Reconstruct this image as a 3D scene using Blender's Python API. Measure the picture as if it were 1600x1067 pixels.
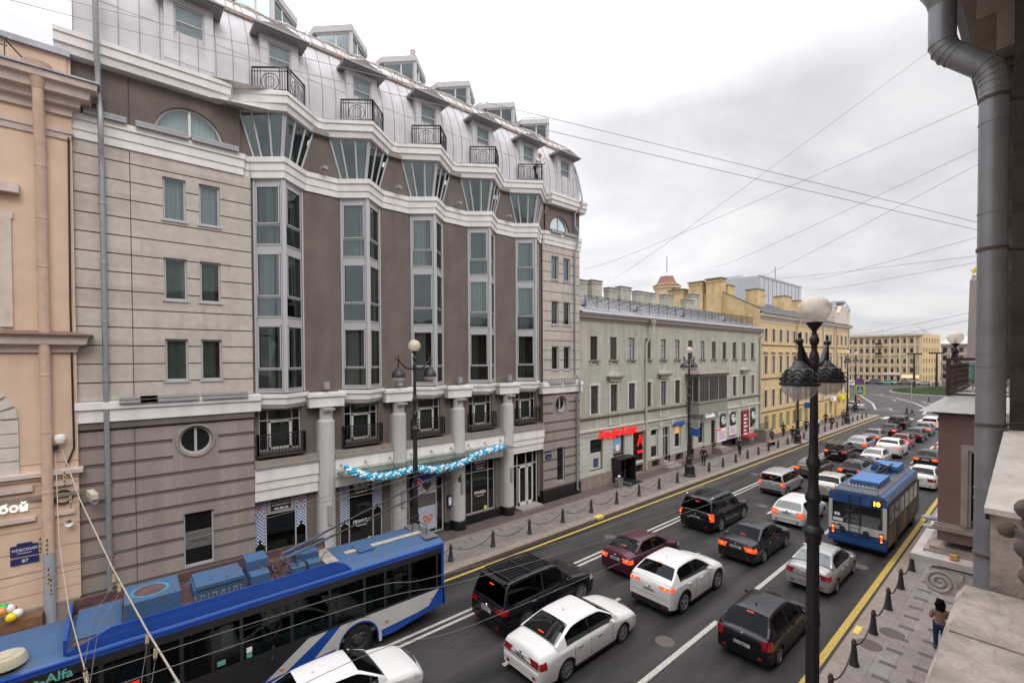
import bpy, bmesh, math, random
from mathutils import Vector, Matrix
from math import sin, cos, pi, sqrt, radians, atan2, hypot
random.seed(7)
for _o in list(bpy.data.objects): bpy.data.objects.remove(_o)
S = bpy.context.scene
# ---------------------------------------------------------------- camera
cam_d = bpy.data.cameras.new("camera"); cam = bpy.data.objects.new("camera", cam_d)
S.collection.objects.link(cam); S.camera = cam
cam_d.sensor_width = 36.0; cam_d.lens = 16.0; cam_d.shift_y = 0.0239
cam_d.clip_start = 0.05; cam_d.clip_end = 3000
cam.matrix_world = Matrix(((0.6506396, -0.0093813, 0.7593287, 0.0),
                           (0.7593709, 0.0144698, -0.6504971, 0.0),
                           (-0.0048848, 0.9998513, 0.0165385, 10.0), (0, 0, 0, 1)))
# ---------------------------------------------------------------- sky (overcast), sun, exposure
W = bpy.data.worlds.new("World"); S.world = W; W.use_nodes = True
wn = W.node_tree.nodes; wl = W.node_tree.links; wn.clear()
def N(nodes, t, **k):
    n = nodes.new(t)
    for a, v in k.items():
        if a.startswith('i_'): n.inputs[int(a[2:])].default_value = v
        else: setattr(n, a, v)
    return n
SUN_EL, SUN_AZ = radians(42), radians(100)
wo = N(wn, 'ShaderNodeOutputWorld')
sky = N(wn, 'ShaderNodeTexSky', sky_type='NISHITA', sun_disc=False, sun_elevation=SUN_EL, sun_rotation=SUN_AZ)
bsky = N(wn, 'ShaderNodeBackground'); bsky.inputs[1].default_value = 0.05
wl.new(sky.outputs[0], bsky.inputs[0])
tc = N(wn, 'ShaderNodeTexCoord')
sep = N(wn, 'ShaderNodeSeparateXYZ'); wl.new(tc.outputs['Generated'], sep.inputs[0])
# cloud deck: project direction on a flat layer so clouds shrink to the horizon
zz = N(wn, 'ShaderNodeMath', operation='ADD'); wl.new(sep.outputs[2], zz.inputs[0]); zz.inputs[1].default_value = 0.22
dx = N(wn, 'ShaderNodeMath', operation='DIVIDE'); wl.new(sep.outputs[0], dx.inputs[0]); wl.new(zz.outputs[0], dx.inputs[1])
dy = N(wn, 'ShaderNodeMath', operation='DIVIDE'); wl.new(sep.outputs[1], dy.inputs[0]); wl.new(zz.outputs[0], dy.inputs[1])
cb = N(wn, 'ShaderNodeCombineXYZ'); wl.new(dx.outputs[0], cb.inputs[0]); wl.new(dy.outputs[0], cb.inputs[1])
nz = N(wn, 'ShaderNodeTexNoise'); nz.inputs['Scale'].default_value = 1.25; nz.inputs['Detail'].default_value = 8; nz.inputs['Roughness'].default_value = 0.56
nz.inputs['Distortion'].default_value = 0.3
wl.new(cb.outputs[0], nz.inputs['Vector'])
cr = N(wn, 'ShaderNodeValToRGB'); wl.new(nz.outputs['Fac'], cr.inputs[0])
cr.color_ramp.elements[0].position = 0.36; cr.color_ramp.elements[0].color = (0.71, 0.705, 0.74, 1)
cr.color_ramp.elements[1].position = 0.62; cr.color_ramp.elements[1].color = (0.97, 0.965, 0.975, 1)
# brighter towards the zenith and towards the veiled sun on the left of the street
el = N(wn, 'ShaderNodeMapRange'); wl.new(sep.outputs[2], el.inputs[0])
el.inputs[1].default_value = 0.45; el.inputs[2].default_value = 0.95; el.inputs[3].default_value = 0.56; el.inputs[4].default_value = 2.3
dt = N(wn, 'ShaderNodeVectorMath', operation='DOT_PRODUCT'); wl.new(tc.outputs['Generated'], dt.inputs[0])
dt.inputs[1].default_value = (-0.93, 0.2, 0.3)
gl = N(wn, 'ShaderNodeMapRange'); wl.new(dt.outputs['Value'], gl.inputs[0])
gl.inputs[1].default_value = 0.55; gl.inputs[2].default_value = 0.97; gl.inputs[3].default_value = 1.0; gl.inputs[4].default_value = 1.5
mm = N(wn, 'ShaderNodeMath', operation='MULTIPLY'); wl.new(el.outputs[0], mm.inputs[0]); wl.new(gl.outputs[0], mm.inputs[1])
bcl = N(wn, 'ShaderNodeBackground'); wl.new(cr.outputs[0], bcl.inputs[0]); wl.new(mm.outputs[0], bcl.inputs[1])
ad = N(wn, 'ShaderNodeMixShader'); ad.inputs[0].default_value = 0.96
wl.new(bsky.outputs[0], ad.inputs[1]); wl.new(bcl.outputs[0], ad.inputs[2]); wl.new(ad.outputs[0], wo.inputs[0])
sun_d = bpy.data.lights.new("sun", 'SUN'); sun_d.energy = 0.7; sun_d.angle = radians(25); sun_d.color = (1, 0.96, 0.9)
sun = bpy.data.objects.new("sun", sun_d); S.collection.objects.link(sun)
sun.rotation_euler = Vector((-sin(SUN_AZ) * cos(SUN_EL), -cos(SUN_AZ) * cos(SUN_EL), -sin(SUN_EL))).to_track_quat('-Z', 'Y').to_euler()
S.view_settings.view_transform = 'Standard'; S.view_settings.look = 'None'
S.view_settings.exposure = 0.75; S.view_settings.gamma = 1
# ---------------------------------------------------------------- materials
MATS = {}
def mat(name, col=(.5, .5, .5), rough=.7, metal=0, noise=0, nscale=4, bump=0, bscale=60, spec=.5, coat=0, emit=None, estr=0,
        streak=0, grid=None, stretch=(1, 1, 1), col2=None):
    if name in MATS: return MATS[name]
    m = bpy.data.materials.new(name); m.use_nodes = True; nt = m.node_tree; nd = nt.nodes; lk = nt.links
    b = nd['Principled BSDF']; b.inputs['Roughness'].default_value = rough; b.inputs['Metallic'].default_value = metal
    b.inputs['Specular IOR Level'].default_value = spec; b.inputs['Coat Weight'].default_value = coat
    b.inputs['Coat Roughness'].default_value = .04
    c = (*col, 1); b.inputs['Base Color'].default_value = c
    if noise or bump or grid or streak:
        t = nd.new('ShaderNodeTexCoord'); mp = nd.new('ShaderNodeMapping'); lk.new(t.outputs['Object'], mp.inputs[0]); mp.inputs['Scale'].default_value = stretch
    last = None
    if noise:
        n = nd.new('ShaderNodeTexNoise'); n.inputs['Scale'].default_value = nscale; n.inputs['Detail'].default_value = 7; n.inputs['Roughness'].default_value = .65
        lk.new(mp.outputs[0], n.inputs[0])
        r = nd.new('ShaderNodeMapRange'); lk.new(n.outputs[0], r.inputs[0]); r.inputs[1].default_value = .3; r.inputs[2].default_value = .7
        mx = nd.new('ShaderNodeMix'); mx.data_type = 'RGBA'; lk.new(r.outputs[0], mx.inputs[0])
        k = col2 or tuple(max(0, x * (1 - noise)) for x in col)
        mx.inputs[6].default_value = (*[min(1, x * (1 + noise * .35)) for x in col], 1); mx.inputs[7].default_value = (*k, 1)
        last = mx.outputs[2]
    if streak:
        n2 = nd.new('ShaderNodeTexNoise'); n2.inputs['Scale'].default_value = 1.0; n2.inputs['Detail'].default_value = 5
        mp2 = nd.new('ShaderNodeMapping'); lk.new(t.outputs['Object'], mp2.inputs[0]); mp2.inputs['Scale'].default_value = (2.2, 2.2, .22); lk.new(mp2.outputs[0], n2.inputs[0])
        r2 = nd.new('ShaderNodeMapRange'); lk.new(n2.outputs[0], r2.inputs[0]); r2.inputs[1].default_value = .45; r2.inputs[2].default_value = .75
        r2.inputs[4].default_value = streak
        mx2 = nd.new('ShaderNodeMix'); mx2.data_type = 'RGBA'; lk.new(r2.outputs[0], mx2.inputs[0])
        if last: lk.new(last, mx2.inputs[6])
        else: mx2.inputs[6].default_value = c
        mx2.inputs[7].default_value = (col[0] * .38, col[1] * .35, col[2] * .32, 1); last = mx2.outputs[2]
    if grid:   # brick-like joints (w, h, mortar, colour factor, axis)
        br = nd.new('ShaderNodeTexBrick'); gw, gh, gm, gf, ax = grid
        mp3 = nd.new('ShaderNodeMapping'); lk.new(t.outputs['Object'], mp3.inputs[0])
        if ax == 'YZ':
            mp3.inputs['Rotation'].default_value = (0, 0, 0)
            sx = nd.new('ShaderNodeSeparateXYZ'); lk.new(t.outputs['Object'], sx.inputs[0]); cx = nd.new('ShaderNodeCombineXYZ')
            lk.new(sx.outputs[1], cx.inputs[0]); lk.new(sx.outputs[2], cx.inputs[1]); lk.new(cx.outputs[0], br.inputs[0])
        elif ax == 'YX':
            sx = nd.new('ShaderNodeSeparateXYZ'); lk.new(t.outputs['Object'], sx.inputs[0]); cx = nd.new('ShaderNodeCombineXYZ')
            lk.new(sx.outputs[1], cx.inputs[0]); lk.new(sx.outputs[0], cx.inputs[1]); lk.new(cx.outputs[0], br.inputs[0])
        else: lk.new(mp3.outputs[0], br.inputs[0])
        br.inputs['Scale'].default_value = 1; br.inputs['Brick Width'].default_value = gw; br.inputs['Row Height'].default_value = gh
        br.inputs['Mortar Size'].default_value = gm; br.inputs['Mortar Smooth'].default_value = .1
        br.inputs['Color1'].default_value = (1, 1, 1, 1); br.inputs['Color2'].default_value = (.86, .85, .84, 1); br.inputs['Mortar'].default_value = (gf, gf, gf, 1)
        mu = nd.new('ShaderNodeMix'); mu.data_type = 'RGBA'; mu.blend_type = 'MULTIPLY'; mu.inputs[0].default_value = 1
        if last: lk.new(last, mu.inputs[6])
        else: mu.inputs[6].default_value = c
        lk.new(br.outputs[0], mu.inputs[7]); last = mu.outputs[2]
    if last: lk.new(last, b.inputs['Base Color'])
    if bump:
        n3 = nd.new('ShaderNodeTexNoise'); n3.inputs['Scale'].default_value = bscale; n3.inputs['Detail'].default_value = 4; lk.new(t.outputs['Object'], n3.inputs[0])
        bp = nd.new('ShaderNodeBump'); bp.inputs['Strength'].default_value = bump; bp.inputs['Distance'].default_value = .02
        lk.new(n3.outputs[0], bp.inputs['Height']); lk.new(bp.outputs[0], b.inputs['Normal'])
    if emit: b.inputs['Emission Color'].default_value = (*emit, 1); b.inputs['Emission Strength'].default_value = estr
    MATS[name] = m; return m
def glassmat(name, tint=(.5, .6, .6), fac=.25, rough=.02, refl=(1, 1, 1), fm=.9):
    if name in MATS: return MATS[name]
    m = bpy.data.materials.new(name); m.use_nodes = True; nt = m.node_tree; nd = nt.nodes; lk = nt.links; nd.clear()
    o = nd.new('ShaderNodeOutputMaterial'); tr = nd.new('ShaderNodeBsdfTransparent'); tr.inputs[0].default_value = (*tint, 1)
    g = nd.new('ShaderNodeBsdfGlossy'); g.inputs['Roughness'].default_value = rough; g.inputs[0].default_value = (*refl, 1)
    fr = nd.new('ShaderNodeFresnel'); fr.inputs[0].default_value = 1.5
    ma = nd.new('ShaderNodeMath'); ma.operation = 'MULTIPLY_ADD'; lk.new(fr.outputs[0], ma.inputs[0]); ma.inputs[1].default_value = fm; ma.inputs[2].default_value = fac; ma.use_clamp = True
    tx = nd.new('ShaderNodeTexCoord'); n3 = nd.new('ShaderNodeTexNoise'); n3.inputs['Scale'].default_value = .9; n3.inputs['Detail'].default_value = 1; lk.new(tx.outputs['Object'], n3.inputs[0])
    bp = nd.new('ShaderNodeBump'); bp.inputs['Strength'].default_value = .25; bp.inputs['Distance'].default_value = .05; lk.new(n3.outputs[0], bp.inputs['Height']); lk.new(bp.outputs[0], g.inputs['Normal'])
    mx = nd.new('ShaderNodeMixShader'); lk.new(ma.outputs[0], mx.inputs[0]); lk.new(tr.outputs[0], mx.inputs[1]); lk.new(g.outputs[0], mx.inputs[2]); lk.new(mx.outputs[0], o.inputs[0])
    MATS[name] = m; return m
# ---------------------------------------------------------------- helpers
def link(o): S.collection.objects.link(o); return o
def props(o, label=None, cat=None, group=None, kind=None):
    if label: o['label'] = label
    if cat: o['category'] = cat
    if group: o['group'] = group
    if kind: o['kind'] = kind
    return o
def thing(name, label, cat, loc=(0, 0, 0), rz=0, group=None):
    o = bpy.data.objects.new(name, None); link(o); o.empty_display_size = .2
    o.location = loc; o.rotation_euler = (0, 0, rz); o.matrix_basis  # noqa
    return props(o, label, cat, group)
def copy_tree(o, parent=None):
    c = o.copy(); link(c); c.parent = parent
    for ch in list(o.children): copy_tree(ch, c)
    return c
class MB:
    def __init__(s): s.v = []; s.f = []; s.m = []; s.ms = []; s.cur = 0
    def use(s, m):
        if m not in s.ms: s.ms.append(m)
        s.cur = s.ms.index(m); return s
    def face(s, pts):
        i = len(s.v); s.v += [tuple(p) for p in pts]; s.f.append(tuple(range(i, i + len(pts)))); s.m.append(s.cur)
    def raw(s, vs, fs):
        i = len(s.v); s.v += [tuple(p) for p in vs]
        for f in fs: s.f.append(tuple(i + k for k in f)); s.m.append(s.cur)
    def box(s, x0, x1, y0, y1, z0, z1):
        vs = [(x, y, z) for x in (x0, x1) for y in (y0, y1) for z in (z0, z1)]
        s.raw(vs, [(0, 1, 3, 2), (4, 6, 7, 5), (0, 4, 5, 1), (2, 3, 7, 6), (0, 2, 6, 4), (1, 5, 7, 3)])
    def obox(s, c, U, V, T, a, b, d):   # oriented box, half sizes
        c = Vector(c); U = Vector(U).normalized() * a; V = Vector(V).normalized() * b; T = Vector(T).normalized() * d
        vs = [c + U * i + V * j + T * k for i in (-1, 1) for j in (-1, 1) for k in (-1, 1)]
        s.raw(vs, [(0, 1, 3, 2), (4, 6, 7, 5), (0, 4, 5, 1), (2, 3, 7, 6), (0, 2, 6, 4), (1, 5, 7, 3)])
    def bar(s, p, q, w, h=None):
        p = Vector(p); q = Vector(q); d = q - p; h = h or w
        up = Vector((0, 0, 1)) if abs(d.normalized().z) < .95 else Vector((1, 0, 0))
        sd = d.cross(up)
        s.obox((p + q) / 2, d, sd, sd.cross(d), d.length / 2, w / 2, h / 2)
    def tube(s, pts, r, n=8, cap=True):
        pts = [Vector(p) for p in pts]; rs = r if isinstance(r, (list, tuple)) else [r] * len(pts)
        rings = []; pu = None
        for i, p in enumerate(pts):
            t = (pts[min(i + 1, len(pts) - 1)] - pts[max(i - 1, 0)])
            if t.length < 1e-9: t = Vector((0, 0, 1))
            t.normalize()
            if pu is None: pu = t.orthogonal().normalized()
            u = (pu - t * pu.dot(t)); u = u.normalized() if u.length > 1e-6 else t.orthogonal().normalized(); pu = u; w = t.cross(u)
            rings.append([p + (u * cos(2 * pi * k / n) + w * sin(2 * pi * k / n)) * rs[i] for k in range(n)])
        vs = [q for rg in rings for q in rg]; fs = []
        for i in range(len(pts) - 1):
            for k in range(n): fs.append((i * n + k, i * n + (k + 1) % n, (i + 1) * n + (k + 1) % n, (i + 1) * n + k))
        if cap: fs += [tuple(range(n))[::-1], tuple((len(pts) - 1) * n + k for k in range(n))]
        s.raw(vs, fs)
    def lathe(s, prof, c=(0, 0, 0), n=16, axis='z', a0=0, a1=2 * pi):
        full = abs(a1 - a0 - 2 * pi) < 1e-6; m = n if full else n + 1; vs = []
        for (r, z) in prof:
            for k in range(m):
                a = a0 + (a1 - a0) * k / n
                p = (r * cos(a), r * sin(a), z) if axis == 'z' else ((z, r * cos(a), r * sin(a)) if axis == 'x' else (r * cos(a), z, r * sin(a)))
                vs.append((c[0] + p[0], c[1] + p[1], c[2] + p[2]))
        fs = []
        for i in range(len(prof) - 1):
            for k in range(n):
                k2 = (k + 1) % m; f = (i * m + k, i * m + k2, (i + 1) * m + k2, (i + 1) * m + k)
                fs.append(f)
        s.raw(vs, fs)
    def prism(s, poly, o, U, V, d0, d1, sides=True):  # polygon in (U,V) plane extruded along UxV from d0 to d1
        o = Vector(o); U = Vector(U); V = Vector(V); Nn = U.cross(V); n = len(poly)
        a = [o + U * p[0] + V * p[1] + Nn * d0 for p in poly]; b = [o + U * p[0] + V * p[1] + Nn * d1 for p in poly]
        fs = [tuple(range(n))[::-1], tuple(range(n, 2 * n))]
        if sides: fs += [(k, (k + 1) % n, n + (k + 1) % n, n + k) for k in range(n)]
        s.raw(a + b, fs)
    def sphere(s, c, r, nu=12, nv=8, sc=(1, 1, 1)):
        pr = [(r * sin(pi * i / nv), -r * cos(pi * i / nv)) for i in range(nv + 1)]
        i0 = len(s.v); s.lathe(pr, (0, 0, 0), nu)
        for i in range(i0, len(s.v)):
            x, y, z = s.v[i]; s.v[i] = (c[0] + x * sc[0], c[1] + y * sc[1], c[2] + z * sc[2])
    def sweep(s, path, prof, closed=False):   # path [(x,y)], prof [(outward offset, z)], normal = right of travel
        n = len(path); P = [Vector(p) for p in path]; nr = []
        for i in range(n):
            if i == 0: d1 = d2 = (P[1] - P[0]).normalized()
            elif i == n - 1: d1 = d2 = (P[-1] - P[-2]).normalized()
            else: d1 = (P[i] - P[i - 1]).normalized(); d2 = (P[i + 1] - P[i]).normalized()
            n1 = Vector((d1.y, -d1.x)); n2 = Vector((d2.y, -d2.x)); m = (n1 + n2).normalized(); k = 1 / max(.45, m.dot(n1)); nr.append(m * k)
        vs = []; m = len(prof)
        for i in range(n):
            for (o, z) in prof: q = P[i] + nr[i] * o; vs.append((q.x, q.y, z))
        fs = []
        for i in range(n - 1):
            for j in range(m - 1): fs.append((i * m + j, (i + 1) * m + j, (i + 1) * m + j + 1, i * m + j + 1))
        fs += [tuple(range(m)), tuple((n - 1) * m + j for j in range(m))[::-1]]
        s.raw(vs, fs)
    def build(s, name, parent=None, label=None, cat=None, group=None, kind=None, smooth=False, ang=40, merge=False, loc=None):
        me = bpy.data.meshes.new(name); ofs = Vector((0, 0, 0))
        if parent is not None and loc is None:
            pw = parent
            while pw is not None: ofs = ofs + Vector(pw.location); pw = pw.parent
        if loc is not None: ofs = Vector(loc)
        me.from_pydata([tuple(Vector(p) - ofs) for p in s.v] if ofs.length > 0 else s.v, [], s.f)
        for m in s.ms: me.materials.append(m)
        if s.ms: me.polygons.foreach_set('material_index', s.m)
        if merge:
            bm = bmesh.new(); bm.from_mesh(me); bmesh.ops.remove_doubles(bm, verts=bm.verts, dist=.0004); bmesh.ops.recalc_face_normals(bm, faces=bm.faces); bm.to_mesh(me); bm.free()
        if smooth:
            me.shade_smooth(); me.set_sharp_from_angle(angle=radians(ang))
        me.update(); o = bpy.data.objects.new(name, me); link(o)
        if parent is not None: o.parent = parent
        if loc is not None: o.location = loc
        return props(o, label, cat, group, kind)
def text_mesh(s, size, m, o, U, V, depth=.02, bold=0, align='CENTER'):
    """writing as a mesh placed with its centre at o in the plane U,V"""
    cu = bpy.data.curves.new('writing', 'FONT'); cu.body = s; cu.size = size; cu.extrude = depth / 2; cu.offset = bold; cu.align_x = align; cu.align_y = 'CENTER'; cu.resolution_u = 2
    ob = bpy.data.objects.new('writing', cu); link(ob)
    dg = bpy.context.evaluated_depsgraph_get(); dg.update(); me = bpy.data.meshes.new_from_object(ob.evaluated_get(dg))
    bpy.data.objects.remove(ob); bpy.data.curves.remove(cu)
    U = Vector(U).normalized(); V = Vector(V).normalized(); Nn = U.cross(V); o = Vector(o)
    mb = MB().use(m)
    mb.raw([o + U * v.co.x + V * v.co.y + Nn * v.co.z for v in me.vertices], [tuple(p.vertices) for p in me.polygons]); bpy.data.meshes.remove(me)
    return mb
ZU = Vector((0, 0, 1))
def wall(mb, o, U, u0, u1, v0, v1, holes=(), depth=.15, grooves=(), gd=.03, ucuts=(), reveal=None, gmat=None):
    """facade sheet in plane through o spanned by U (horizontal) and Z, normal = U x Z; rectangular openings with reveals, grooves as recessed rows"""
    U = Vector(U).normalized(); Nn = U.cross(ZU); o = Vector(o)
    P = lambda u, v, d=0: o + U * u + ZU * v + Nn * d
    us = sorted({u0, u1, *[h[0] for h in holes], *[h[1] for h in holes], *ucuts}); us = [u for u in us if u0 - 1e-6 <= u <= u1 + 1e-6]
    vs = sorted({v0, v1, *[h[2] for h in holes], *[h[3] for h in holes], *[g[0] for g in grooves], *[g[1] for g in grooves]}); vs = [v for v in vs if v0 - 1e-6 <= v <= v1 + 1e-6]
    main = mb.cur
    for j in range(len(vs) - 1):
        a, b = vs[j], vs[j + 1]
        if b - a < 1e-5: continue
        vm = (a + b) / 2; g = any(q[0] < vm < q[1] for q in grooves)
        run = None
        for i in range(len(us)):
            inside = False
            if i < len(us) - 1:
                um = (us[i] + us[i + 1]) / 2; inside = not any(h[0] < um < h[1] and h[2] < vm < h[3] for h in holes)
            if inside and run is None: run = us[i]
            if not inside and run is not None:
                l, r = run, us[i]; d = -gd if g else 0
                if g and gmat: mb.use(gmat)
                mb.face([P(l, a, d), P(r, a, d), P(r, b, d), P(l, b, d)])
                if g:
                    mb.face([P(l, a, 0), P(r, a, 0), P(r, a, d), P(l, a, d)]); mb.face([P(l, b, d), P(r, b, d), P(r, b, 0), P(l, b, 0)])
                run = None; mb.cur = main
    if reveal: mb.use(reveal)
    for (a, b, c, d) in holes:
        if depth:
            for q in ([P(a, c), P(a, c, -depth), P(b, c, -depth), P(b, c)], [P(b, c), P(b, c, -depth), P(b, d, -depth), P(b, d)],
                      [P(b, d), P(b, d, -depth), P(a, d, -depth), P(a, d)], [P(a, d), P(a, d, -depth), P(a, c, -depth), P(a, c)]): mb.face(q)
    mb.cur = main
def shaped_opening(mb, o, U, rect, curve, depth):
    """fills between a rectangular hole and a closed star-shaped curve [(u,v)] and adds its reveal"""
    U = Vector(U).normalized(); Nn = U.cross(ZU); o = Vector(o); a, b, c, d = rect
    P = lambda u, v, w=0: o + U * u + ZU * v + Nn * w
    cu = sum(p[0] for p in curve) / len(curve); cv = sum(p[1] for p in curve) / len(curve); out = []
    for (u, v) in curve:
        du, dv = u - cu, v - cv; t = min([(x / y) for x, y in (((b - cu) if du > 0 else (a - cu), du), ((d - cv) if dv > 0 else (c - cv), dv)) if abs(y) > 1e-9])
        out.append((cu + du * t, cv + dv * t))
    n = len(curve)
    for i in range(n):
        j = (i + 1) % n; q = [P(*curve[i]), P(*out[i])]
        (x1, y1), (x2, y2) = out[i], out[j]
        if abs(x1 - x2) > 1e-6 and abs(y1 - y2) > 1e-6:
            q.append(P(b if x1 > cu and (abs(x1 - b) < 1e-6 or abs(x2 - b) < 1e-6) else (a if (abs(x1 - a) < 1e-6 or abs(x2 - a) < 1e-6) else x1), d if (abs(y1 - d) < 1e-6 or abs(y2 - d) < 1e-6) else c))
        q += [P(*out[j]), P(*curve[j])]; mb.face(q)
        mb.face([P(*curve[i]), P(*curve[j]), P(*curve[j], -depth), P(*curve[i], -depth)])
def window(parent, o, U, a, b, c, d, depth, fm, gm, fw=.06, cols=(), rows=(), curtain=None, name='window', sill=None, ft=.05, back=None, cfrac=(0, 1), rowcol=None):
    """frame (part) with one pane and optional curtain (sub-parts); a..b, c..d is the opening in the wall's plane"""
    U = Vector(U).normalized(); Nn = U.cross(ZU); o = Vector(o)
    P = lambda u, v, w=0: o + U * u + ZU * v + Nn * w
    mb = MB().use(fm)
    def bx(u0, u1, v0, v1, w0, w1): mb.obox(P((u0 + u1) / 2, (v0 + v1) / 2, (w0 + w1) / 2), U, ZU, Nn, abs(u1 - u0) / 2, abs(v1 - v0) / 2, abs(w1 - w0) / 2)
    D = -depth; bx(a, a + fw, c, d, D, D + ft); bx(b - fw, b, c, d, D, D + ft); bx(a + fw, b - fw, c, c + fw, D, D + ft); bx(a + fw, b - fw, d - fw, d, D, D + ft)
    for q in cols: bx(q - fw * .4, q + fw * .4, c + fw, d - fw, D + .004, D + ft - .004)
    for q in rows: bx(a + fw, b - fw, q - fw * .4, q + fw * .4, D + .008, D + ft - .008)
    if sill: bx(a - .06, b + .06, c - .07, c - .002, D, sill)
    w = mb.build(name, parent)
    g = MB().use(gm); g.face([P(a + fw * .5, c + fw * .5, D + ft * .4), P(b - fw * .5, c + fw * .5, D + ft * .4), P(b - fw * .5, d - fw * .5, D + ft * .4), P(a + fw * .5, d - fw * .5, D + ft * .4)]); g.build('pane', w)
    if curtain:
        k = MB(); n = max(8, int((b - a) / .045)); x0 = a + (b - a) * cfrac[0]; x1 = a + (b - a) * cfrac[1]; ph = random.random() * 6
        for i in range(n):
            k.use(curtain[0] if len(curtain) == 1 or (i / n) < .72 else curtain[1])
            ua = x0 + (x1 - x0) * i / n; ub = x0 + (x1 - x0) * (i + 1) / n; wa = D - .16 + .045 * sin(i * 1.9 + ph) + .02 * sin(i * .7); wb = D - .16 + .045 * sin((i + 1) * 1.9 + ph) + .02 * sin((i + 1) * .7)
            k.face([P(ua, c, wa), P(ub, c, wb), P(ub, d, wb), P(ua, d, wa)])
        k.build('curtain', w, smooth=True, ang=80, merge=True)
    if back:
        k = MB().use(back); k.face([P(a - .1, c - .1, D - .45), P(b + .1, c - .1, D - .45), P(b + .1, d + .1, D - .45), P(a - .1, d + .1, D - .45)]); k.build('dark_room', w)
    return w
# ================================================================ common materials
asphalt = mat('asphalt', (.041, .038, .037), .78, noise=.35, nscale=1.2, bump=.5, bscale=90, stretch=(1, .25, 1), spec=.35)
def _asphalt_wear(m):   # tyre-polished tracks, patches and cracks worn into the surface
    nt = m.node_tree; nd = nt.nodes; lk = nt.links; b = nd['Principled BSDF']; src = b.inputs['Base Color'].links[0].from_socket
    t = nd.new('ShaderNodeTexCoord'); mp = nd.new('ShaderNodeMapping'); lk.new(t.outputs['Object'], mp.inputs[0]); mp.inputs['Scale'].default_value = (1.1, .035, 1)
    n = nd.new('ShaderNodeTexNoise'); n.inputs['Scale'].default_value = 1; n.inputs['Detail'].default_value = 5; lk.new(mp.outputs[0], n.inputs[0])
    r = nd.new('ShaderNodeMapRange'); r.inputs[1].default_value = .35; r.inputs[2].default_value = .65; r.inputs[3].default_value = .55; r.inputs[4].default_value = 1.7; lk.new(n.outputs[0], r.inputs[0])
    v = nd.new('ShaderNodeTexVoronoi'); v.feature = 'DISTANCE_TO_EDGE'; v.inputs['Scale'].default_value = .22; mp2 = nd.new('ShaderNodeMapping'); lk.new(t.outputs['Object'], mp2.inputs[0]); n4 = nd.new('ShaderNodeTexNoise'); n4.inputs['Scale'].default_value = 1.5; n4.inputs['Detail'].default_value = 6; lk.new(t.outputs['Object'], n4.inputs[0])
    va = nd.new('ShaderNodeVectorMath'); va.operation = 'ADD'; lk.new(mp2.outputs[0], va.inputs[0]); lk.new(n4.outputs['Color'], va.inputs[1]); lk.new(va.outputs[0], v.inputs['Vector'])
    c = nd.new('ShaderNodeMapRange'); c.inputs[1].default_value = 0; c.inputs[2].default_value = .006; c.inputs[3].default_value = .45; c.inputs[4].default_value = 1; lk.new(v.outputs['Distance'], c.inputs[0])
    mu = nd.new('ShaderNodeMath'); mu.operation = 'MULTIPLY'; lk.new(r.outputs[0], mu.inputs[0]); lk.new(c.outputs[0], mu.inputs[1])
    mx = nd.new('ShaderNodeMix'); mx.data_type = 'RGBA'; mx.blend_type = 'MULTIPLY'; mx.inputs[0].default_value = 1; lk.new(src, mx.inputs[6]); lk.new(mu.outputs[0], mx.inputs[7]); lk.new(mx.outputs[2], b.inputs['Base Color'])
    rr = nd.new('ShaderNodeMapRange'); rr.inputs[1].default_value = .35; rr.inputs[2].default_value = .65; rr.inputs[3].default_value = .55; rr.inputs[4].default_value = .85; lk.new(n.outputs[0], rr.inputs[0]); lk.new(rr.outputs[0], b.inputs['Roughness'])
_asphalt_wear(asphalt)
paintf = mat('road_white_worn', (.36, .35, .33), .75, noise=.5, nscale=3, col2=(.16, .155, .15))
paintw = mat('road_white', (.60, .57, .51), .7, noise=.5, nscale=14, col2=(.22, .21, .19))
painty = mat('road_yellow', (.62, .42, .07), .7, noise=.5, nscale=12, col2=(.28, .20, .06))
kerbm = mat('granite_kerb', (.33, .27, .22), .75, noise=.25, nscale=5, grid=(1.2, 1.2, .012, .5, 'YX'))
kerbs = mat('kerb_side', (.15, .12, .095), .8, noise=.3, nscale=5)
slab = mat('paving_slab', (.235, .205, .185), .8, noise=.25, nscale=2.5, grid=(1.0, .5, .012, .6, 'YX'))
slabr = mat('paving_slab_near', (.30, .265, .25), .8, noise=.25, nscale=2.5, grid=(1.6, .5, .01, .6, 'YX'))
slabd = mat('paving_dark', (.12, .105, .10), .85, noise=.2)
brickp = mat('clinker_strip', (.135, .105, .095), .85, noise=.3, nscale=3, grid=(.25, .12, .012, .6, 'YX'))
white_r = mat('white_render', (.74, .71, .69), .75, noise=.1, nscale=2, streak=.22)
white_r2 = mat('white_render_old', (.60, .56, .52), .8, noise=.18, nscale=2, streak=.3)
taupe = mat('taupe_render', (.165, .135, .118), .9, noise=.24, nscale=.7, bump=.8, bscale=30, streak=.25)
taupe2 = mat('taupe_ledge', (.27, .24, .21), .85, noise=.2)
beige_st = mat('beige_stone', (.52, .475, .42), .85, noise=.16, nscale=3.5, bump=.25, streak=.2, grid=(1.9, .67, .003, .8, 'YZ'))
granite = mat('grey_granite', (.33, .285, .26), .6, noise=.22, nscale=14, streak=.3, grid=(.62, 20, .004, .72, 'YZ'))
groove = mat('stone_joint', (.07, .058, .052), .9)
groove2 = mat('granite_groove', (.15, .125, .115), .85, noise=.1)
zinc = mat('zinc_sheet', (.53, .52, .54), .62, metal=.0, noise=.16, nscale=1.1, bump=.05, bscale=3, streak=.15, spec=.35)
zincd = mat('zinc_seam', (.30, .29, .30), .5, metal=.4)
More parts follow.
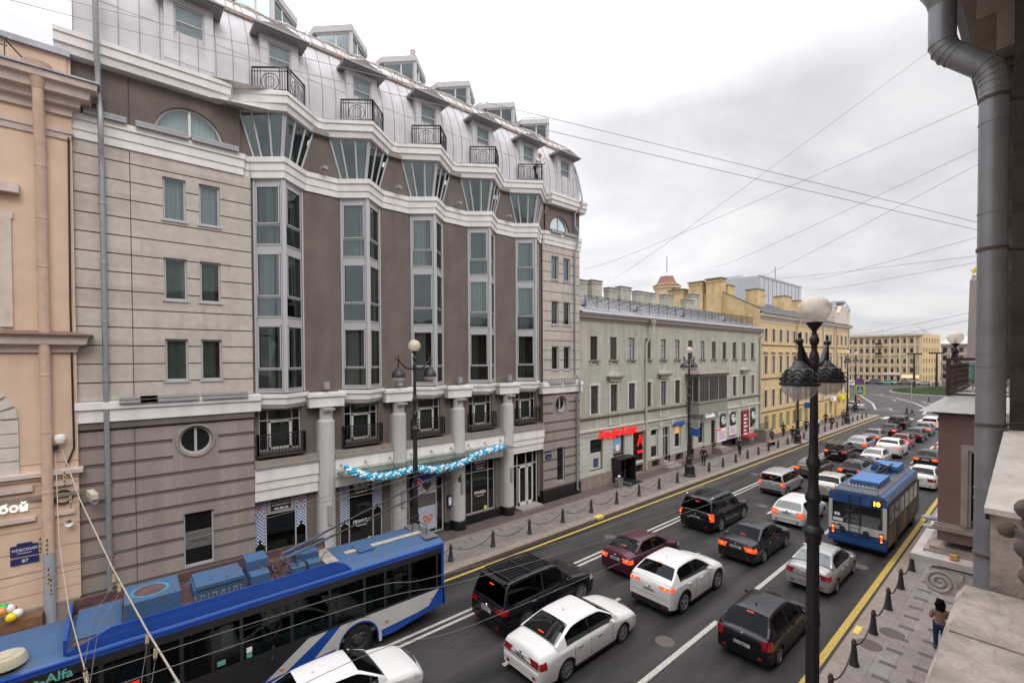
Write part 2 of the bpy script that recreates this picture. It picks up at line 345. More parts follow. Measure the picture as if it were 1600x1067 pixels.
zincr = mat('zinc_rusty', (.42, .37, .34), .65, metal=.2, noise=.5, nscale=3, col2=(.26, .15, .09))
dormm = mat('dormer_metal', (.50, .49, .50), .5, metal=.2, noise=.1)
dormd = mat('dormer_cornice', (.24, .23, .23), .6, noise=.2)
frameg = mat('window_frame_grey', (.42, .41, .42), .45)
framew = mat('window_frame_white', (.62, .6, .58), .5)
frameb = mat('window_frame_brown', (.075, .035, .028), .5)
iron = mat('black_iron', (.022, .021, .023), .45, noise=.2)
irong = mat('weathered_iron', (.035, .033, .036), .55, noise=.3, nscale=12)
black_g = mat('black_granite', (.012, .012, .013), .18, noise=.3, nscale=40)
steel = mat('galvanised_pipe', (.36, .37, .39), .45, metal=.5, noise=.15, nscale=5)
g_teal = glassmat('teal_glass', (.68, .76, .76), .12, refl=(.72, .84, .86))
g_clear = glassmat('clear_glass', (.56, .62, .60), .05, refl=(.7, .78, .76))
g_dark = mat('dark_window_glass', (.014, .015, .016), .05, spec=.35, noise=.3, nscale=.8)
g_grey = mat('far_window_glass', (.065, .065, .068), .15, spec=.6, noise=.5, nscale=.5); g_greys = [g_grey, mat('far_window_dark', (.028, .028, .03), .1, spec=.6), mat('far_window_curtain', (.20, .20, .20), .5, noise=.4, nscale=3, stretch=(1, 3, .3)), g_grey, mat('far_window_pale', (.36, .37, .38), .3, noise=.3, nscale=1)]
cur_w = mat('curtain_white', (.62, .63, .62), .9); cur_r = mat('curtain_red', (.22, .035, .045), .9); cur_g = mat('curtain_green', (.30, .36, .32), .9)
room = mat('room_dark', (.035, .033, .032), .9)
skyblue = mat('blue_paint', (.02, .12, .42), .4)
RED = mat('sign_red', (.75, .01, .012), .4, emit=(1, .02, .02), estr=.35)
# ================================================================ ground
def sheet(name, x0, x1, y0, y1, z, m, kind='structure', z0=None):
    mb = MB().use(m)
    if z0 is None: mb.face([(x0, y0, z), (x1, y0, z), (x1, y1, z), (x0, y1, z)])
    else: mb.box(x0, x1, y0, y1, z0, z)
    return mb.build(name, None, kind=kind)
sheet('ground', -900, 900, -300, 1500, -.02, mat('ground_stone', (.16, .145, .135), .9, noise=.2))
mb = MB().use(asphalt); mb.face([(-17.8, -60, 0), (-4.3, -60, 0), (-4.3, 96, 0), (-17.8, 96, 0)])
mb.face([(-17.8, 96, 0), (-4.3, 96, 0), (6, 112, 0), (6, 300, 0), (-120, 300, 0), (-120, 112, 0), (-24, 101, 0)]); mb.build('road', kind='structure')
# kerbs and pavements (real 0.15 m step)
def pave(name, x0, x1, y0, y1, m): return sheet(name, x0, x1, y0, y1, .15, m, z0=-.1)
pave('pavement', -20.9, -18.25, -60, 97, slab); pave('pavement_strip', -26, -20.903, -60, 97, brickp)
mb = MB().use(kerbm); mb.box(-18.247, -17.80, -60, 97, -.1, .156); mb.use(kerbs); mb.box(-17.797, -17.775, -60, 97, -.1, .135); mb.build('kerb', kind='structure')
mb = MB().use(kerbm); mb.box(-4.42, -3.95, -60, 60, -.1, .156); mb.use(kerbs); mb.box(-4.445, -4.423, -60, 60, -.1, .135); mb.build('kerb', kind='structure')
pave('pavement', -3.947, 3, -60, 60, slabr)
mb = MB().use(slabd)
for i in range(-8, 84):
    y = .6 + i * 1.05
    for x in ((-19.25, -20.25) if i % 2 else (-19.75,)): mb.box(x - .17, x + .17, y, y + .16, .1, .1535)
for i in range(0, 52):
    y = 8.4 + i * 1.0
    for x, o in ((-3.15, 0), (-2.4, .5), (-1.65, 0)): mb.box(x - .22, x + .22, y + o, y + o + .2, .1, .1535)
mb.build('paving_insets', kind='stuff')
# markings
mb = MB().use(painty); mb.face([(-17.52, -60, .005), (-17.36, -60, .005), (-17.36, 96, .005), (-17.52, 96, .005)]); mb.build('road_marking', kind='structure')
mb = MB().use(painty); mb.face([(-4.80, -60, .005), (-4.59, -60, .005), (-4.59, 62, .005), (-4.80, 62, .005)]); mb.build('road_marking', kind='structure')
mb = MB().use(paintw)
def line(x0, x1, y0, y1): mb.face([(x0, y0, .006), (x1, y0, .006), (x1, y1, .006), (x0, y1, .006)])
line(-14.86, -14.72, -60, 92); line(-14.55, -14.41, -60, 92)
for y0, y1 in ((-5, 9.5), (17.9, 25.5), (30, 38), (45, 50), (56, 60)): line(-8.05, -7.87, y0, y1)
line(-8.05, -7.87, 9.9, 17.4) if False else line(-8.05, -7.87, 11, 17.0)
for y in (5.0, 9.3, 13.6, 20.3, 27.6, 31.2, 34.6, 42, 49, 56, 63, 70): line(-11.46, -11.3, y, y + 2.0)
for y in range(56, 90, 5): line(-7.95, -7.77, y, y + 2.6)
for i in range(9):   # zebra
    line(-17.0 + i * 1.45, -16.3 + i * 1.45, 92.8, 96.8)
mb.build('road_marking', kind='structure')
mb = MB().use(paintf)
def curve_line(pts, w=.35):
    for (a, b) in zip(pts, pts[1:]):
        d = Vector((b[0] - a[0], b[1] - a[1])); n = Vector((d.y, -d.x)).normalized() * w / 2
        mb.face([(a[0] - n.x, a[1] - n.y, .007), (a[0] + n.x, a[1] + n.y, .007), (b[0] + n.x, b[1] + n.y, .007), (b[0] - n.x, b[1] - n.y, .007)])
curve_line([(-20.5, 108), (-23.7, 122), (-28, 136), (-31, 146)], .38)
curve_line([(-13.3, 104), (-14.2, 116), (-17.5, 128), (-23, 142), (-30, 152)], .42)
curve_line([(-11.8, 113), (-13.5, 124), (-17.5, 135)], .34)
for i in range(6): curve_line([(-14.6 - i * .45, 116 + i * 3), (-12.6 - i * .6, 116 + i * 3)], .3)
curve_line([(-13.3, 104), (-9.5, 112), (-3.0, 118)], .34)
curve_line([(-20.5, 108.5), (-16.5, 107)], .3)
for (x, y) in ((-18.3, 109), (-21.5, 132), (-27, 150)): curve_line([(x, y), (x - 1.2, y + 4)], .3); curve_line([(x - 1.9, y + 3), (x - .4, y + 3.4)], .5)
mb.build('road_marking', kind='structure')
for (x, y) in ((-3.42, 20.7), (-3.78, 19.3)):
    mb = MB().use(mat('manhole_iron', (.13, .105, .095), .75, noise=.3, nscale=20)); mb.lathe([(0, .162), (.34, .162), (.36, .156)], (x, y, 0), 24); mb.build('manhole_cover', None, 'round iron manhole cover in the near pavement, ' + ('the one farther from the kerb' if x > -3.5 else 'the one touching the kerb stones'), 'manhole cover', 'manhole covers in the near pavement')
mb = MB().use(mat('yellow_bright', (.75, .55, .1), .6)); mb.box(-4.36, -4.18, 19.7, 20.35, .1, .165); mb.build('kerb_mark', None, 'pale yellow paint patch on the near kerb beside the chain posts', 'kerb mark')
mb = MB().use(MATS['yellow_bright']); mb.box(-18.1, -17.765, 22.1, 22.75, .02, .165); mb.build('kerb_mark', None, 'yellow painted block on the far kerb across from the dark maroon sedan', 'kerb mark')
for i, (xa, ya_, wx, ly) in enumerate(((-16.6, 12.4, 1.1, 2.6), (-12.9, 21.9, 1.4, 1.8), (-9.2, 34.5, 1.2, 2.4), (-6.9, 19.0, .9, 1.9), (-13.6, 31.0, .8, 3.0), (-16.2, 27.5, 1.0, 1.6))):
    mb = MB().use(mat('asphalt_patch', (.030, .029, .029), .8, noise=.3, nscale=6, bump=.5, bscale=90)); mb.face([(xa, ya_, .003), (xa + wx, ya_, .003), (xa + wx, ya_ + ly, .003), (xa, ya_ + ly, .003)]); mb.build('road_patch', kind='structure')
for i, (xa, ya_) in enumerate(((-15.7, 20.6), (-12.2, 32.6), (-8.6, 14.4), (-16.0, 41.0), (-5.6, 26.6))):
    mb = MB().use(MATS['manhole_iron']); mb.lathe([(0, .010), (.30, .010), (.33, .006)], (xa, ya_, 0), 20); mb.build('manhole_cover', None, 'small round manhole cover set in the asphalt between the cars', 'manhole cover', 'manhole covers in the road')
# grass roundabout
mb = MB().use(mat('kerb_grey', (.3, .28, .26), .8))
cx, cy = -14, 168
mb.lathe([(14.6, 0), (14.6, .22), (14.2, .25), (0, .25)], (cx, cy, 0), 48); mb.build('roundabout', kind='structure')
gm = mat('lawn_grass', (.085, .12, .04), .9, noise=.45, nscale=1.5)
mb = MB().use(gm)
for i in range(9000):
    a = random.random() * 2 * pi; r = 14 * sqrt(random.random()); x = cx + r * cos(a); y = cy + r * sin(a); h = .35 + .55 * random.random() ** 2 + (.5 if (x + 18) ** 2 / 20 + (y - 174) ** 2 / 20 < 1 else 0); t = random.random() * pi; w = .22
    mb.face([(x - w * cos(t), y - w * sin(t), .2), (x + w * cos(t), y + w * sin(t), .2), (x + .1 * sin(t * 7), y + .1, h + .25)])
mb.build('grass', kind='stuff')
# ================================================================ HOTEL
HC = [5.37, 9.10, 12.83, 16.56, 20.29]
YU = (0, 1, 0)     # travel +Y  -> U x Z = +X (towards the street)
hotel = thing('hotel_building', 'tall grey hotel with curved zinc mansard roof, taupe walls and five pointed bay windows', 'building', (-22, 12, 0))
def rect_holes(lst): return [tuple(h) for h in lst]
# wing walls
gl_l = [(.95 + .65 * i, 1.09 + .65 * i) for i in range(11)]
gu_l = [(9.2 + .67 * i - .02, 9.2 + .67 * i + .02) for i in range(-1, 13)]
def circ(u, v, ru, rv, n=28, a0=0, a1=2 * pi): return [(u + ru * cos(a0 + (a1 - a0) * i / n), v + rv * sin(a0 + (a1 - a0) * i / n)) for i in range(n + (0 if a1 - a0 > 6.2 else 1))]
def arch(u, v, r, h): return [(u - r, v)] + [(u - r * cos(pi * i / 16), v + h * sin(pi * i / 16)) for i in range(1, 16)] + [(u + r, v)]
mb = MB().use(granite)
lh = [(1.75, 2.76, 1.78, 3.92), (1.45, 2.95, 6.15, 7.45)]; rh = [(22.95, 23.75, 1.35, 3.75), (22.55, 24.15, 6.0, 7.6)]
wall(mb, (-22, 0, 0), YU, -1.2, 4.25, .95, 7.8, lh, .22, gl_l, .045, reveal=granite, gmat=groove2)
wall(mb, (-22, 0, 0), YU, 21.6, 25.35, .95, 7.6, rh, .22, gl_l, .045, reveal=granite, gmat=groove2)
shaped_opening(mb, (-22, 0, 0), YU, lh[1], circ(2.2, 6.8, .55, .55), .22)
shaped_opening(mb, (-22, 0, 0), YU, rh[1], circ(23.35, 6.8, .52, .52), .22)
mb.use(beige_st)
W4 = [(1.27, 2.0), (2.42, 3.13)]; R4 = [(22.45, 23.15), (23.65, 24.35)]
uh = [(a, b, z, z + 1.62) for a, b in W4 for z in (9.2, 12.33, 15.42)]; urh = [(a, b, z, z + 1.62) for a, b in R4 for z in (9.2, 12.33, 15.42)]
wall(mb, (-22, 0, 0), YU, -1.2, 4.25, 8.5, 17.75, uh, .2, gu_l, .03, reveal=beige_st, gmat=groove)
wall(mb, (-22, 0, 0), YU, 21.6, 25.35, 8.3, 17.75, urh, .2, gu_l, .03, reveal=beige_st, gmat=groove)
mb.use(taupe)
ah = [(1.0, 3.35, 18.8, 20.1)]; arh = [(22.3, 24.4, 18.8, 20.1)]
wall(mb, (-22.05, 0, 0), YU, -1.2, 3.9, 18.6, 20.5, ah, .25, reveal=taupe); shaped_opening(mb, (-22.05, 0, 0), YU, ah[0], arch(2.17, 18.8, 1.12, 1.1), .25)
wall(mb, (-22.05, 0, 0), YU, 21.9, 25.35, 18.6, 20.5, arh, .25, reveal=taupe); shaped_opening(mb, (-22.05, 0, 0), YU, arh[0], arch(23.35, 18.8, .98, 1.05), .25)
# end walls and body
mb.use(beige_st); mb.face([(-22, 25.35, .95), (-36, 25.35, .95), (-36, 25.35, 20.5), (-22, 25.35, 20.5)]); mb.face([(-22.0, -1.2, .1), (-36, -1.2, .1), (-36, -1.2, 20.5), (-22.0, -1.2, 20.5)])
mb.use(taupe)
# side returns of the wings onto the recessed centre
for y in (4.25, 21.6): mb.face([(-22, y, .1), (-22.4, y, .1), (-22.4, y, 18.6), (-22, y, 18.6)])
# centre, upper: piers between bays
edges = [4.25] + sum([[c - .98, c + .98] for c in HC], []) + [21.6]
for i in range(0, len(edges), 2): wall(mb, (-22.15, 0, 0), YU, edges[i], edges[i + 1], 8.5, 18.0)
# centre attic zone between slanted bays (z 18.6..20.5), trapezoids
tw = []
for i in range(6):
    l = 3.9 if i == 0 else HC[i - 1]; r = 21.9 if i == 5 else HC[i]
    lb = l + (0 if i == 0 else .95); lt = l + (0 if i == 0 else 1.5); rb = r - (0 if i == 5 else .95); rt = r - (0 if i == 5 else 1.5)
    mb.face([(-22.15, lb, 18.6), (-22.15, rb, 18.6), (-22.15, rt, 20.6), (-22.15, lt, 20.6)])
# centre, lower wall
hl = [(c - .87, c + .87, 5.95, 7.8) for c in HC] + [(c - 1.12, c + 1.12, (.15 if i in (2, 4) else .62), 3.88) for i, c in enumerate(HC)]
wall(mb, (-22.3, 0, 0), YU, 4.25, 21.6, .1, 8.2, hl, .2, reveal=taupe)
mb.use(room); mb.box(-36, -23.4, -1.1, 25.2, .2, 20.4)
mb.build('wall', hotel)
for x_ in (.32,):
    j_ = MB().use(groove); j_.box(-22.0, -21.995, x_ - .012, x_ + .012, 1.0, 7.7); j_.box(-22.0, -21.995, x_ - .012, x_ + .012, 8.6, 17.7); j_.box(-22.05, -22.042, x_ - .02, x_ + .02, 18.66, 20.4); j_.build('expansion_joint', hotel)
# black granite plinth
for (a, b, x) in ((-1.25, 4.3, -21.94), (21.55, 25.4, -21.94)): mb = MB().use(black_g); mb.box(-22.3, x, a, b, -.1, .98); mb.build('plinth', hotel)
for i, c in enumerate(HC):
    for (a, b) in (((c - 1.85, c - 1.12), (c + 1.12, c + 1.5)) if i in (2, 4) else ((c - 1.8, c + 1.5),)): mb = MB().use(black_g); mb.box(-22.4, -22.1, a, b, -.1, .61); mb.build('plinth', hotel)
# columns
for i in range(4):
    y = HC[i] + 1.9; col = MB().use(mat('column_paint', (.50, .485, .47), .8, noise=.1, streak=.15))
    col.lathe([(.385, .7), (.385, 7.1), (.30, 7.2), (.30, 7.75)], (-22.02, y, 0), 32); col.box(-22.3, -22.02, y - .38, y + .38, .6, 7.1)
    co = col.build('column', hotel, smooth=True, ang=30)
    pl = MB().use(black_g); pl.lathe([(.44, -.1), (.44, .66), (.41, .7)], (-22.02, y, 0), 28); pl.box(-22.3, -22.02, y - .44, y + .44, -.1, .68); pl.build('column_base', co, smooth=True, ang=30)
    cp = MB().use(white_r); cp.box(-22.2, -21.78, y - .80, y + .80, 7.78, 8.26); cp.box(-22.2, -21.7, y - .86, y + .86, 8.26, 8.40); cp.box(-22.2, -21.8, y - .8, y + .8, 8.40, 8.47); cp.build('capital_block', co)
    lm = MB().use(mat('lamp_grey', (.3, .3, .31), .5)); lm.obox((-21.6, y, 7.68), (0, 1, 0), (0, 0, 1), (1, 0, 0), .26, .05, .1); lm.build('uplighter', co)
    wl2 = MB().use(MATS['lamp_grey']); wl2.box(-21.68, -21.54, y - .1, y + .1, 2.3, 3.2); wl2.build('wall_light', co)
# bands (swept mouldings)
pb = [(-22.0, -1.25), (-22.0, 3.95), (-22.15, 4.05)]
for c in HC: pb += [(-22.15, c - 1.12), (-21.22, c), (-22.15, c + 1.12)]
pb += [(-22.15, 21.7), (-22.0, 21.8), (-22.0, 25.45)]
mb = MB().use(white_r); mb.sweep(pb, [(-.3, 17.72), (.06, 17.74), (.06, 18.02), (.10, 18.04), (.10, 18.36), (.16, 18.38), (.16, 18.6), (-.3, 18.66)]); mb.build('cornice_band', hotel)
mb = MB().use(white_r); mb.sweep([(-22.0, -1.3), (-22.0, 4.5)], [(-.2, 7.78), (.16, 7.8), (.16, 8.22), (.24, 8.26), (.24, 8.5), (-.2, 8.55)]); mb.build('belt_course', hotel); mb = MB().use(white_r)
mb.sweep([(-22.0, 21.4), (-22.0, 25.5)], [(-.2, 7.58), (.16, 7.6), (.16, 8.02), (.24, 8.06), (.24, 8.3), (-.2, 8.35)]); mb.build('belt_course', hotel)
for c in HC: mb = MB().use(white_r); mb.sweep([(-22.25, c - 1.12), (-21.38, c), (-22.25, c + 1.12)], [(-.5, 7.86), (-.1, 7.86), (.02, 8.02), (.06, 8.06), (.06, 8.3), (.13, 8.34), (.13, 8.5), (-.5, 8.54)]); mb.build('belt_course', hotel)
mb = MB().use(taupe); mb.box(-22.3, -21.9, -1.22, 4.26, 7.55, 7.79); mb.build('frieze', hotel)
# fascia + ledge over the shops
mb = MB().use(taupe2)
for i, c in enumerate(HC):
    a = 4.26 if i == 0 else HC[i - 1] + 2.27; b = c + 1.5 if i < 4 else 21.59
    mb.box(-22.35, -21.8, a, b, 5.28, 5.4); mb.box(-22.35, -21.9, a, b, 5.4, 5.62)
    mb.use(white_r); mb.box(-22.35, -21.86, a, b, 4.72, 5.277); mb.box(-22.35, -21.92, a, b, 4.34, 4.717); mb.box(-22.35, -21.98, a, b, 3.87, 4.337); mb.use(taupe2)
mb.build('fascia', hotel)
# eaves cornice with balcony points
eave = [(-21.55, -1.6), (-21.55, 3.55), (-21.9, 3.65)]
for i, c in enumerate(HC): eave += [(-21.95, c - 1.8), (-20.66, c + .05), (-21.95, c + 1.68)]
eave += [(-21.55, 22.1), (-21.55, 25.75)]
mb = MB().use(white_r); mb.sweep(eave, [(-.7, 20.42), (-.16, 20.46), (-.12, 20.7), (-.05, 20.74), (-.05, 21.02), (0, 21.05), (0, 21.2), (-.7, 21.26)])
for i, c in enumerate(HC): mb.face([(-22.6, c - 1.9, 21.255), (-22.0, c - 1.8, 21.255), (-20.72, c + .05, 21.255), (-22.0, c + 1.68, 21.255), (-22.6, c + 1.8, 21.255)])
mb.face([(-22.7, -1.3, 21.25), (-21.6, -1.3, 21.25), (-21.6, 25.6, 21.25), (-22.7, 25.6, 21.25)]) if False else None
mb.use(taupe2); mb.box(-22.9, -21.95, -1.5, 25.65, 20.44, 20.62); mb.build('eaves_cornice', hotel)
# mansard roof
prof = [(-22.0, 21.2), (-21.98, 22.3), (-22.08, 22.9), (-22.26, 23.49), (-22.48, 24.0), (-22.73, 24.48), (-23.05, 25.0)]
prof2 = [(-23.15, 25.15), (-23.6, 25.75), (-24.6, 26.6), (-26.2, 27.4), (-28.5, 28.0), (-31, 28.3)]
mb = MB().use(zinc)
ya, yb = -1.15, 25.35
def skin(pr):
    ys = [ya + (yb - ya) * i / 44 for i in range(45)]; vs = [(x, y, z) for y in ys for (x, z) in pr]; m = len(pr)
    mb.raw(vs, [(i * m + j, (i + 1) * m + j, (i + 1) * m + j + 1, i * m + j + 1) for i in range(44) for j in range(m - 1)])
skin(prof); skin(prof2)
for y, s_ in ((ya, 1), (yb, -1)): mb.face([(x, y, z) for x, z in prof + prof2] + [(-31, y, 21.2)])
mb.build('mansard_skin', hotel, smooth=True, ang=30)
mb = MB().use(zincd); k = 0
for i in range(45):
    y = ya + .02 + (yb - ya - .04) * i / 44; mb.tube([(x + .012, y, z) for x, z in prof], .016, 5)
    if i % 1 == 0: mb.tube([(x + .01, y, z + .012) for x, z in prof2], .018, 5)
for i in range(44):
    y0 = ya + (yb - ya) * i / 44; y1 = y0 + (yb - ya) / 44; z = 22.85 + (.0 if i % 2 else -.02); mb.tube([(-22.065, y0, z), (-22.065, y1, z)], .008, 4)
mb.build('standing_seams', hotel)
mb = MB().use(zincr); mb.sweep([(-23.1, ya - .1), (-23.1, yb + .1)], [(-.1, 24.98), (.18, 25.0), (.2, 25.12), (.02, 25.16), (-.1, 25.2)])
mb.tube([(-23.1, ya, 25.5), (-23.1, yb, 25.5)], .018, 5); mb.tube([(-23.2, ya, 25.62), (-23.2, yb, 25.62)], .018, 5)
for i in range(28): y = ya + .3 + i * .96; mb.tube([(-22.98, y, 25.18), (-23.15, y, 25.62), (-23.5, y, 25.66)], .016, 5)
mb.build('snow_guard', hotel)
# lower dormers
def dormer(yc, door, w=.5):
    z0 = 21.26 if door else 21.9
    d = MB().use(dormm); x0 = -21.98 if not door else -22.0
    hw = w + .3; zt = 24.05
    # front with opening
    wall(d, (x0, 0, 0), YU, yc - hw, yc + hw, (21.26 if door else 21.6), zt, [(yc - w, yc + w, z0 + (.05 if door else .1), 23.82)], .12, reveal=dormm)
    for s_ in (-1, 1): d.face([(x0, yc + s_ * hw, 21.26), (-23.6, yc + s_ * hw, 21.26), (-23.6, yc + s_ * hw, zt), (x0, yc + s_ * hw, zt)])
    do = d.build('dormer', hotel)
    r = MB().use(dormd); hr = hw + .3
    pts = [(-hr, 0), (hr, 0), (hr, .12), (0, .42), (-hr, .12)]
    r.prism(pts, (x0, yc, zt), (0, 1, 0), (0, 0, 1), -2.0, .42)
    r.use(zincd); r.tube([(x0 + .46, yc - hr - .05, zt + .1), (x0 + .46, yc + hr + .05, zt + .1)], .05, 8)
    r.use(zinc); r.face([(x0 + .425, yc - hr, zt + .135), (x0 + .425, yc, zt + .435), (x0 - 2.0, yc, zt + .435), (x0 - 2.0, yc - hr, zt + .135)]); r.face([(x0 + .425, yc, zt + .435), (x0 + .425, yc + hr, zt + .135), (x0 - 2.0, yc + hr, zt + .135), (x0 - 2.0, yc, zt + .435)])
    r.build('dormer_roof', do)
    window(do, (x0, 0, 0), YU, yc - w, yc + w, z0 + (.05 if door else .1), 23.82, .1, frameg, g_teal, .07, rows=(23.2,), curtain=(cur_w,), back=room)
dormer(2.2, False, .5); dormer(23.85, False, .47)
for c in HC: dormer(c + .1, True, .47)
# balcony railings on the points of the cornice
def railing(pts, z0, z1, name, bars=.11, arc=True, base=None, parent=hotel, m=iron, r=.012, lean=0):
    mb = MB().use(m); P = [Vector((*p, 0)) for p in pts]
    for a, b in zip(P, P[1:]):
        for z, w in ((z1, .065), (z1 - .16, .032), (z0 + .08, .035)): mb.bar(a + ZU * z, b + ZU * z, w, w * .8)
        L = (b - a).length; n = max(2, int(L / bars)); mid = (a + b) / 2
        for i in range(n + 1):
            p = a.lerp(b, i / n); 
            if arc and L > .9 and abs((p - mid).length) < .34: continue
            w = .05 if i in (0, n) else .024
            mb.bar(p + ZU * z0, p + ZU * z1, w)
        if arc and L > .9:
            u = (b - a).normalized(); zc = z0 + .42; R = .36
            mb.tube([mid + u * R * cos(t * pi / 12) + ZU * (zc + R * sin(t * pi / 12)) for t in range(25)], .016, 5)
            mb.tube([mid + u * .22 * cos(t * pi / 12) + ZU * (zc + .22 * sin(t * pi / 12)) for t in range(25)], .009, 5)
            for q in (-.14, -.05, .05, .14): mb.bar(mid + u * q + ZU * z0, mid + u * q + ZU * (zc + sqrt(R * R - q * q)), .016)
    return mb.build(name, parent)
for c in HC: railing([(-21.75, c - 1.05), (-20.82, c + .1), (-21.75, c + 1.05)], 21.26, 22.28, 'balcony_railing')
# prow bay windows
def prow(c):
    A, T, B = Vector((-22.15, c - .98, 0)), Vector((-21.28, c, 0)), Vector((-22.15, c + .98, 0))
    bay = MB().use(frameg)
    for z, h in ((8.56, .14), (11.52, .3), (14.62, .3), (17.5, .3)):
        for P_, Q_ in ((A, T), (T, B)): d = (Q_ - P_).normalized(); n_ = d.cross(ZU); bay.obox((P_ + Q_) / 2 + ZU * (z + h / 2) - n_ * .06, d, ZU, n_, (Q_ - P_).length / 2, h / 2, .055)
    bay.bar(T + ZU * 8.56 - Vector((.06, 0, 0)), T + ZU * 17.8 - Vector((.06, 0, 0)), .17, .17)
    for Q in (A, B): bay.bar(Q + ZU * 8.56 + Vector((.03, 0, 0)), Q + ZU * 17.8 + Vector((.03, 0, 0)), .07, .07)
    bo = bay.build('bay_window', hotel)
    for (P_, Q_) in ((A, T), (T, B)):
        L = (Q_ - P_).length; d = (Q_ - P_).normalized()
        for f, (z0, z1) in enumerate(((8.7, 11.52), (11.82, 14.62), (14.92, 17.5))):
            cu = (random.choice([cur_w, cur_g]), random.choice([cur_w, cur_r, cur_w, cur_g])) if random.random() < .88 else None
            w = window(bo, P_, d, .06, L - .1, z0, z1, .02, frameg, g_teal if f else g_clear, .055, rows=(z0 + .86,), curtain=cu, back=room, ft=.04, name='window', cfrac=random.choice([(0, 1), (0, 1), (0, .45), (.35, 1), (0, .8)]))
            fr = MB().use(frameg); o = P_; a, b = .13, L - .17
            nn = d.cross(ZU)
            for (u0, u1, v0, v1) in ((a, a + .05, z0 + .9, z1 - .06), (b - .05, b, z0 + .9, z1 - .06), (a, b, z0 + .9, z0 + .95), (a, b, z1 - .11, z1 - .06)):
                fr.obox(o + d * (u0 + u1) / 2 + ZU * (v0 + v1) / 2 + nn * .035, d, ZU, nn, (u1 - u0) / 2, (v1 - v0) / 2, .014)
            fr.build('sash_frame', w)
for c in HC: prow(c)
# slanted top-storey glazing below the balconies
def slanted(c):
    A0, T0, B0 = Vector((-22.12, c - .95, 18.64)), Vector((-21.45, c, 18.64)), Vector((-22.12, c + .95, 18.64))
    A1, T1, B1 = Vector((-22.12, c - 1.5, 20.5)), Vector((-21.05, c + .03, 20.5)), Vector((-22.12, c + 1.5, 20.5))
    fr = MB().use(frameg); pan = []
    for (p0, q0, p1, q1) in ((A0, T0, A1, T1), (T0, B0, T1, B1)):
        ks = (0, .27, .64, .97) if p0 is A0 else (.03, .36, .73, 1)
        for k in ks: fr.bar(p0.lerp(q0, k), p1.lerp(q1, k), .075, .07)
        fr.bar(p0, q0, .07); fr.bar(p1 - ZU * .05, q1 - ZU * .05, .09)
        for a, b in zip(ks, ks[1:]): pan.append([p0.lerp(q0, a), p0.lerp(q0, b), p1.lerp(q1, b), p1.lerp(q1, a)])
    fo = fr.build('slanted_bay_window', hotel)
    for q in pan: g = MB().use(g_teal); g.face(q); g.build('pane', fo)
    bk = MB().use(room); o = Vector((-.5, 0, 0)); bk.face([A0 + o, T0 + o, T1 + o, A1 + o]); bk.face([T0 + o, B0 + o, B1 + o, T1 + o]); bk.use(cur_g)
    o = Vector((-.2, 0, 0)); bk.face([A0.lerp(T0, .05) + o, A0.lerp(T0, .27) + o, A1.lerp(T1, .27) + o, A1.lerp(T1, .05) + o]); bk.face([A0.lerp(T0, .66) + o, A0.lerp(T0, .95) + o, A1.lerp(T1, .95) + o, A1.lerp(T1, .66) + o])
    bk.build('curtain', fo)
for c in HC: slanted(c)
# wing windows
for a, b, z0, z1 in uh + urh:
    cu = (cur_g, random.choice([cur_w, cur_r])) if z0 < 15 else (cur_w,)
    window(hotel, (-22, 0, 0), YU, a, b, z0, z1, .16, frameg, g_teal if z0 > 14 else g_clear, .07, curtain=cu, back=room, sill=.05)
def curved_window(curve, o, z0, fm=frameg, vbar=None, hb=None):
    cu = sum(p[0] for p in curve) / len(curve); cv = (max(p[1] for p in curve) + min(p[1] for p in curve)) / 2
    f = MB().use(fm); pts = [Vector((o[0] - .18, p[0], p[1])) for p in curve] ; pts.append(pts[0])
    f.tube(pts, .06, 6, cap=False)
    if vbar: f.bar((o[0] - .17, cu, min(p[1] for p in curve)), (o[0] - .17, cu, max(p[1] for p in curve)), .09)
    fo = f.build('window', hotel); g = MB().use(g_teal if z0 > 10 else g_dark); g.face([(o[0] - .19, p[0], p[1]) for p in curve]); g.build('pane', fo)
    if z0 > 10:
        k = MB().use(cur_w); n = 40; y0 = min(p[0] for p in curve); y1 = max(p[0] for p in curve)
        for i in range(n): k.face([(o[0] - .36 + .02 * sin(i * 1.8), y0 + (y1 - y0) * i / n, z0 - .1), (o[0] - .36 + .02 * sin((i + 1) * 1.8), y0 + (y1 - y0) * (i + 1) / n, z0 - .1), (o[0] - .36 + .02 * sin((i + 1) * 1.8), y0 + (y1 - y0) * (i + 1) / n, z0 + 1.3), (o[0] - .36 + .02 * sin(i * 1.8), y0 + (y1 - y0) * i / n, z0 + 1.3)])
        k.build('curtain', fo)
curved_window(arch(2.17, 18.8, 1.1, 1.08), (-22.05,), 18.8, framew, True); curved_window(arch(23.35, 18.8, .96, 1.03), (-22.05,), 18.8, framew, True)
curved_window(circ(2.2, 6.8, .53, .53), (-22,), 6.8, frameg, True); curved_window(circ(23.35, 6.8, .5, .5), (-22,), 6.8, frameg, True)
for (u, r) in ((2.2, .62), (23.35, .6)):
    m = MB().use(granite); m.tube([(-21.99, u + r * cos(t * pi / 16), 6.8 + r * sin(t * pi / 16)) for t in range(33)], .055, 6); m.build('window_surround', hotel)
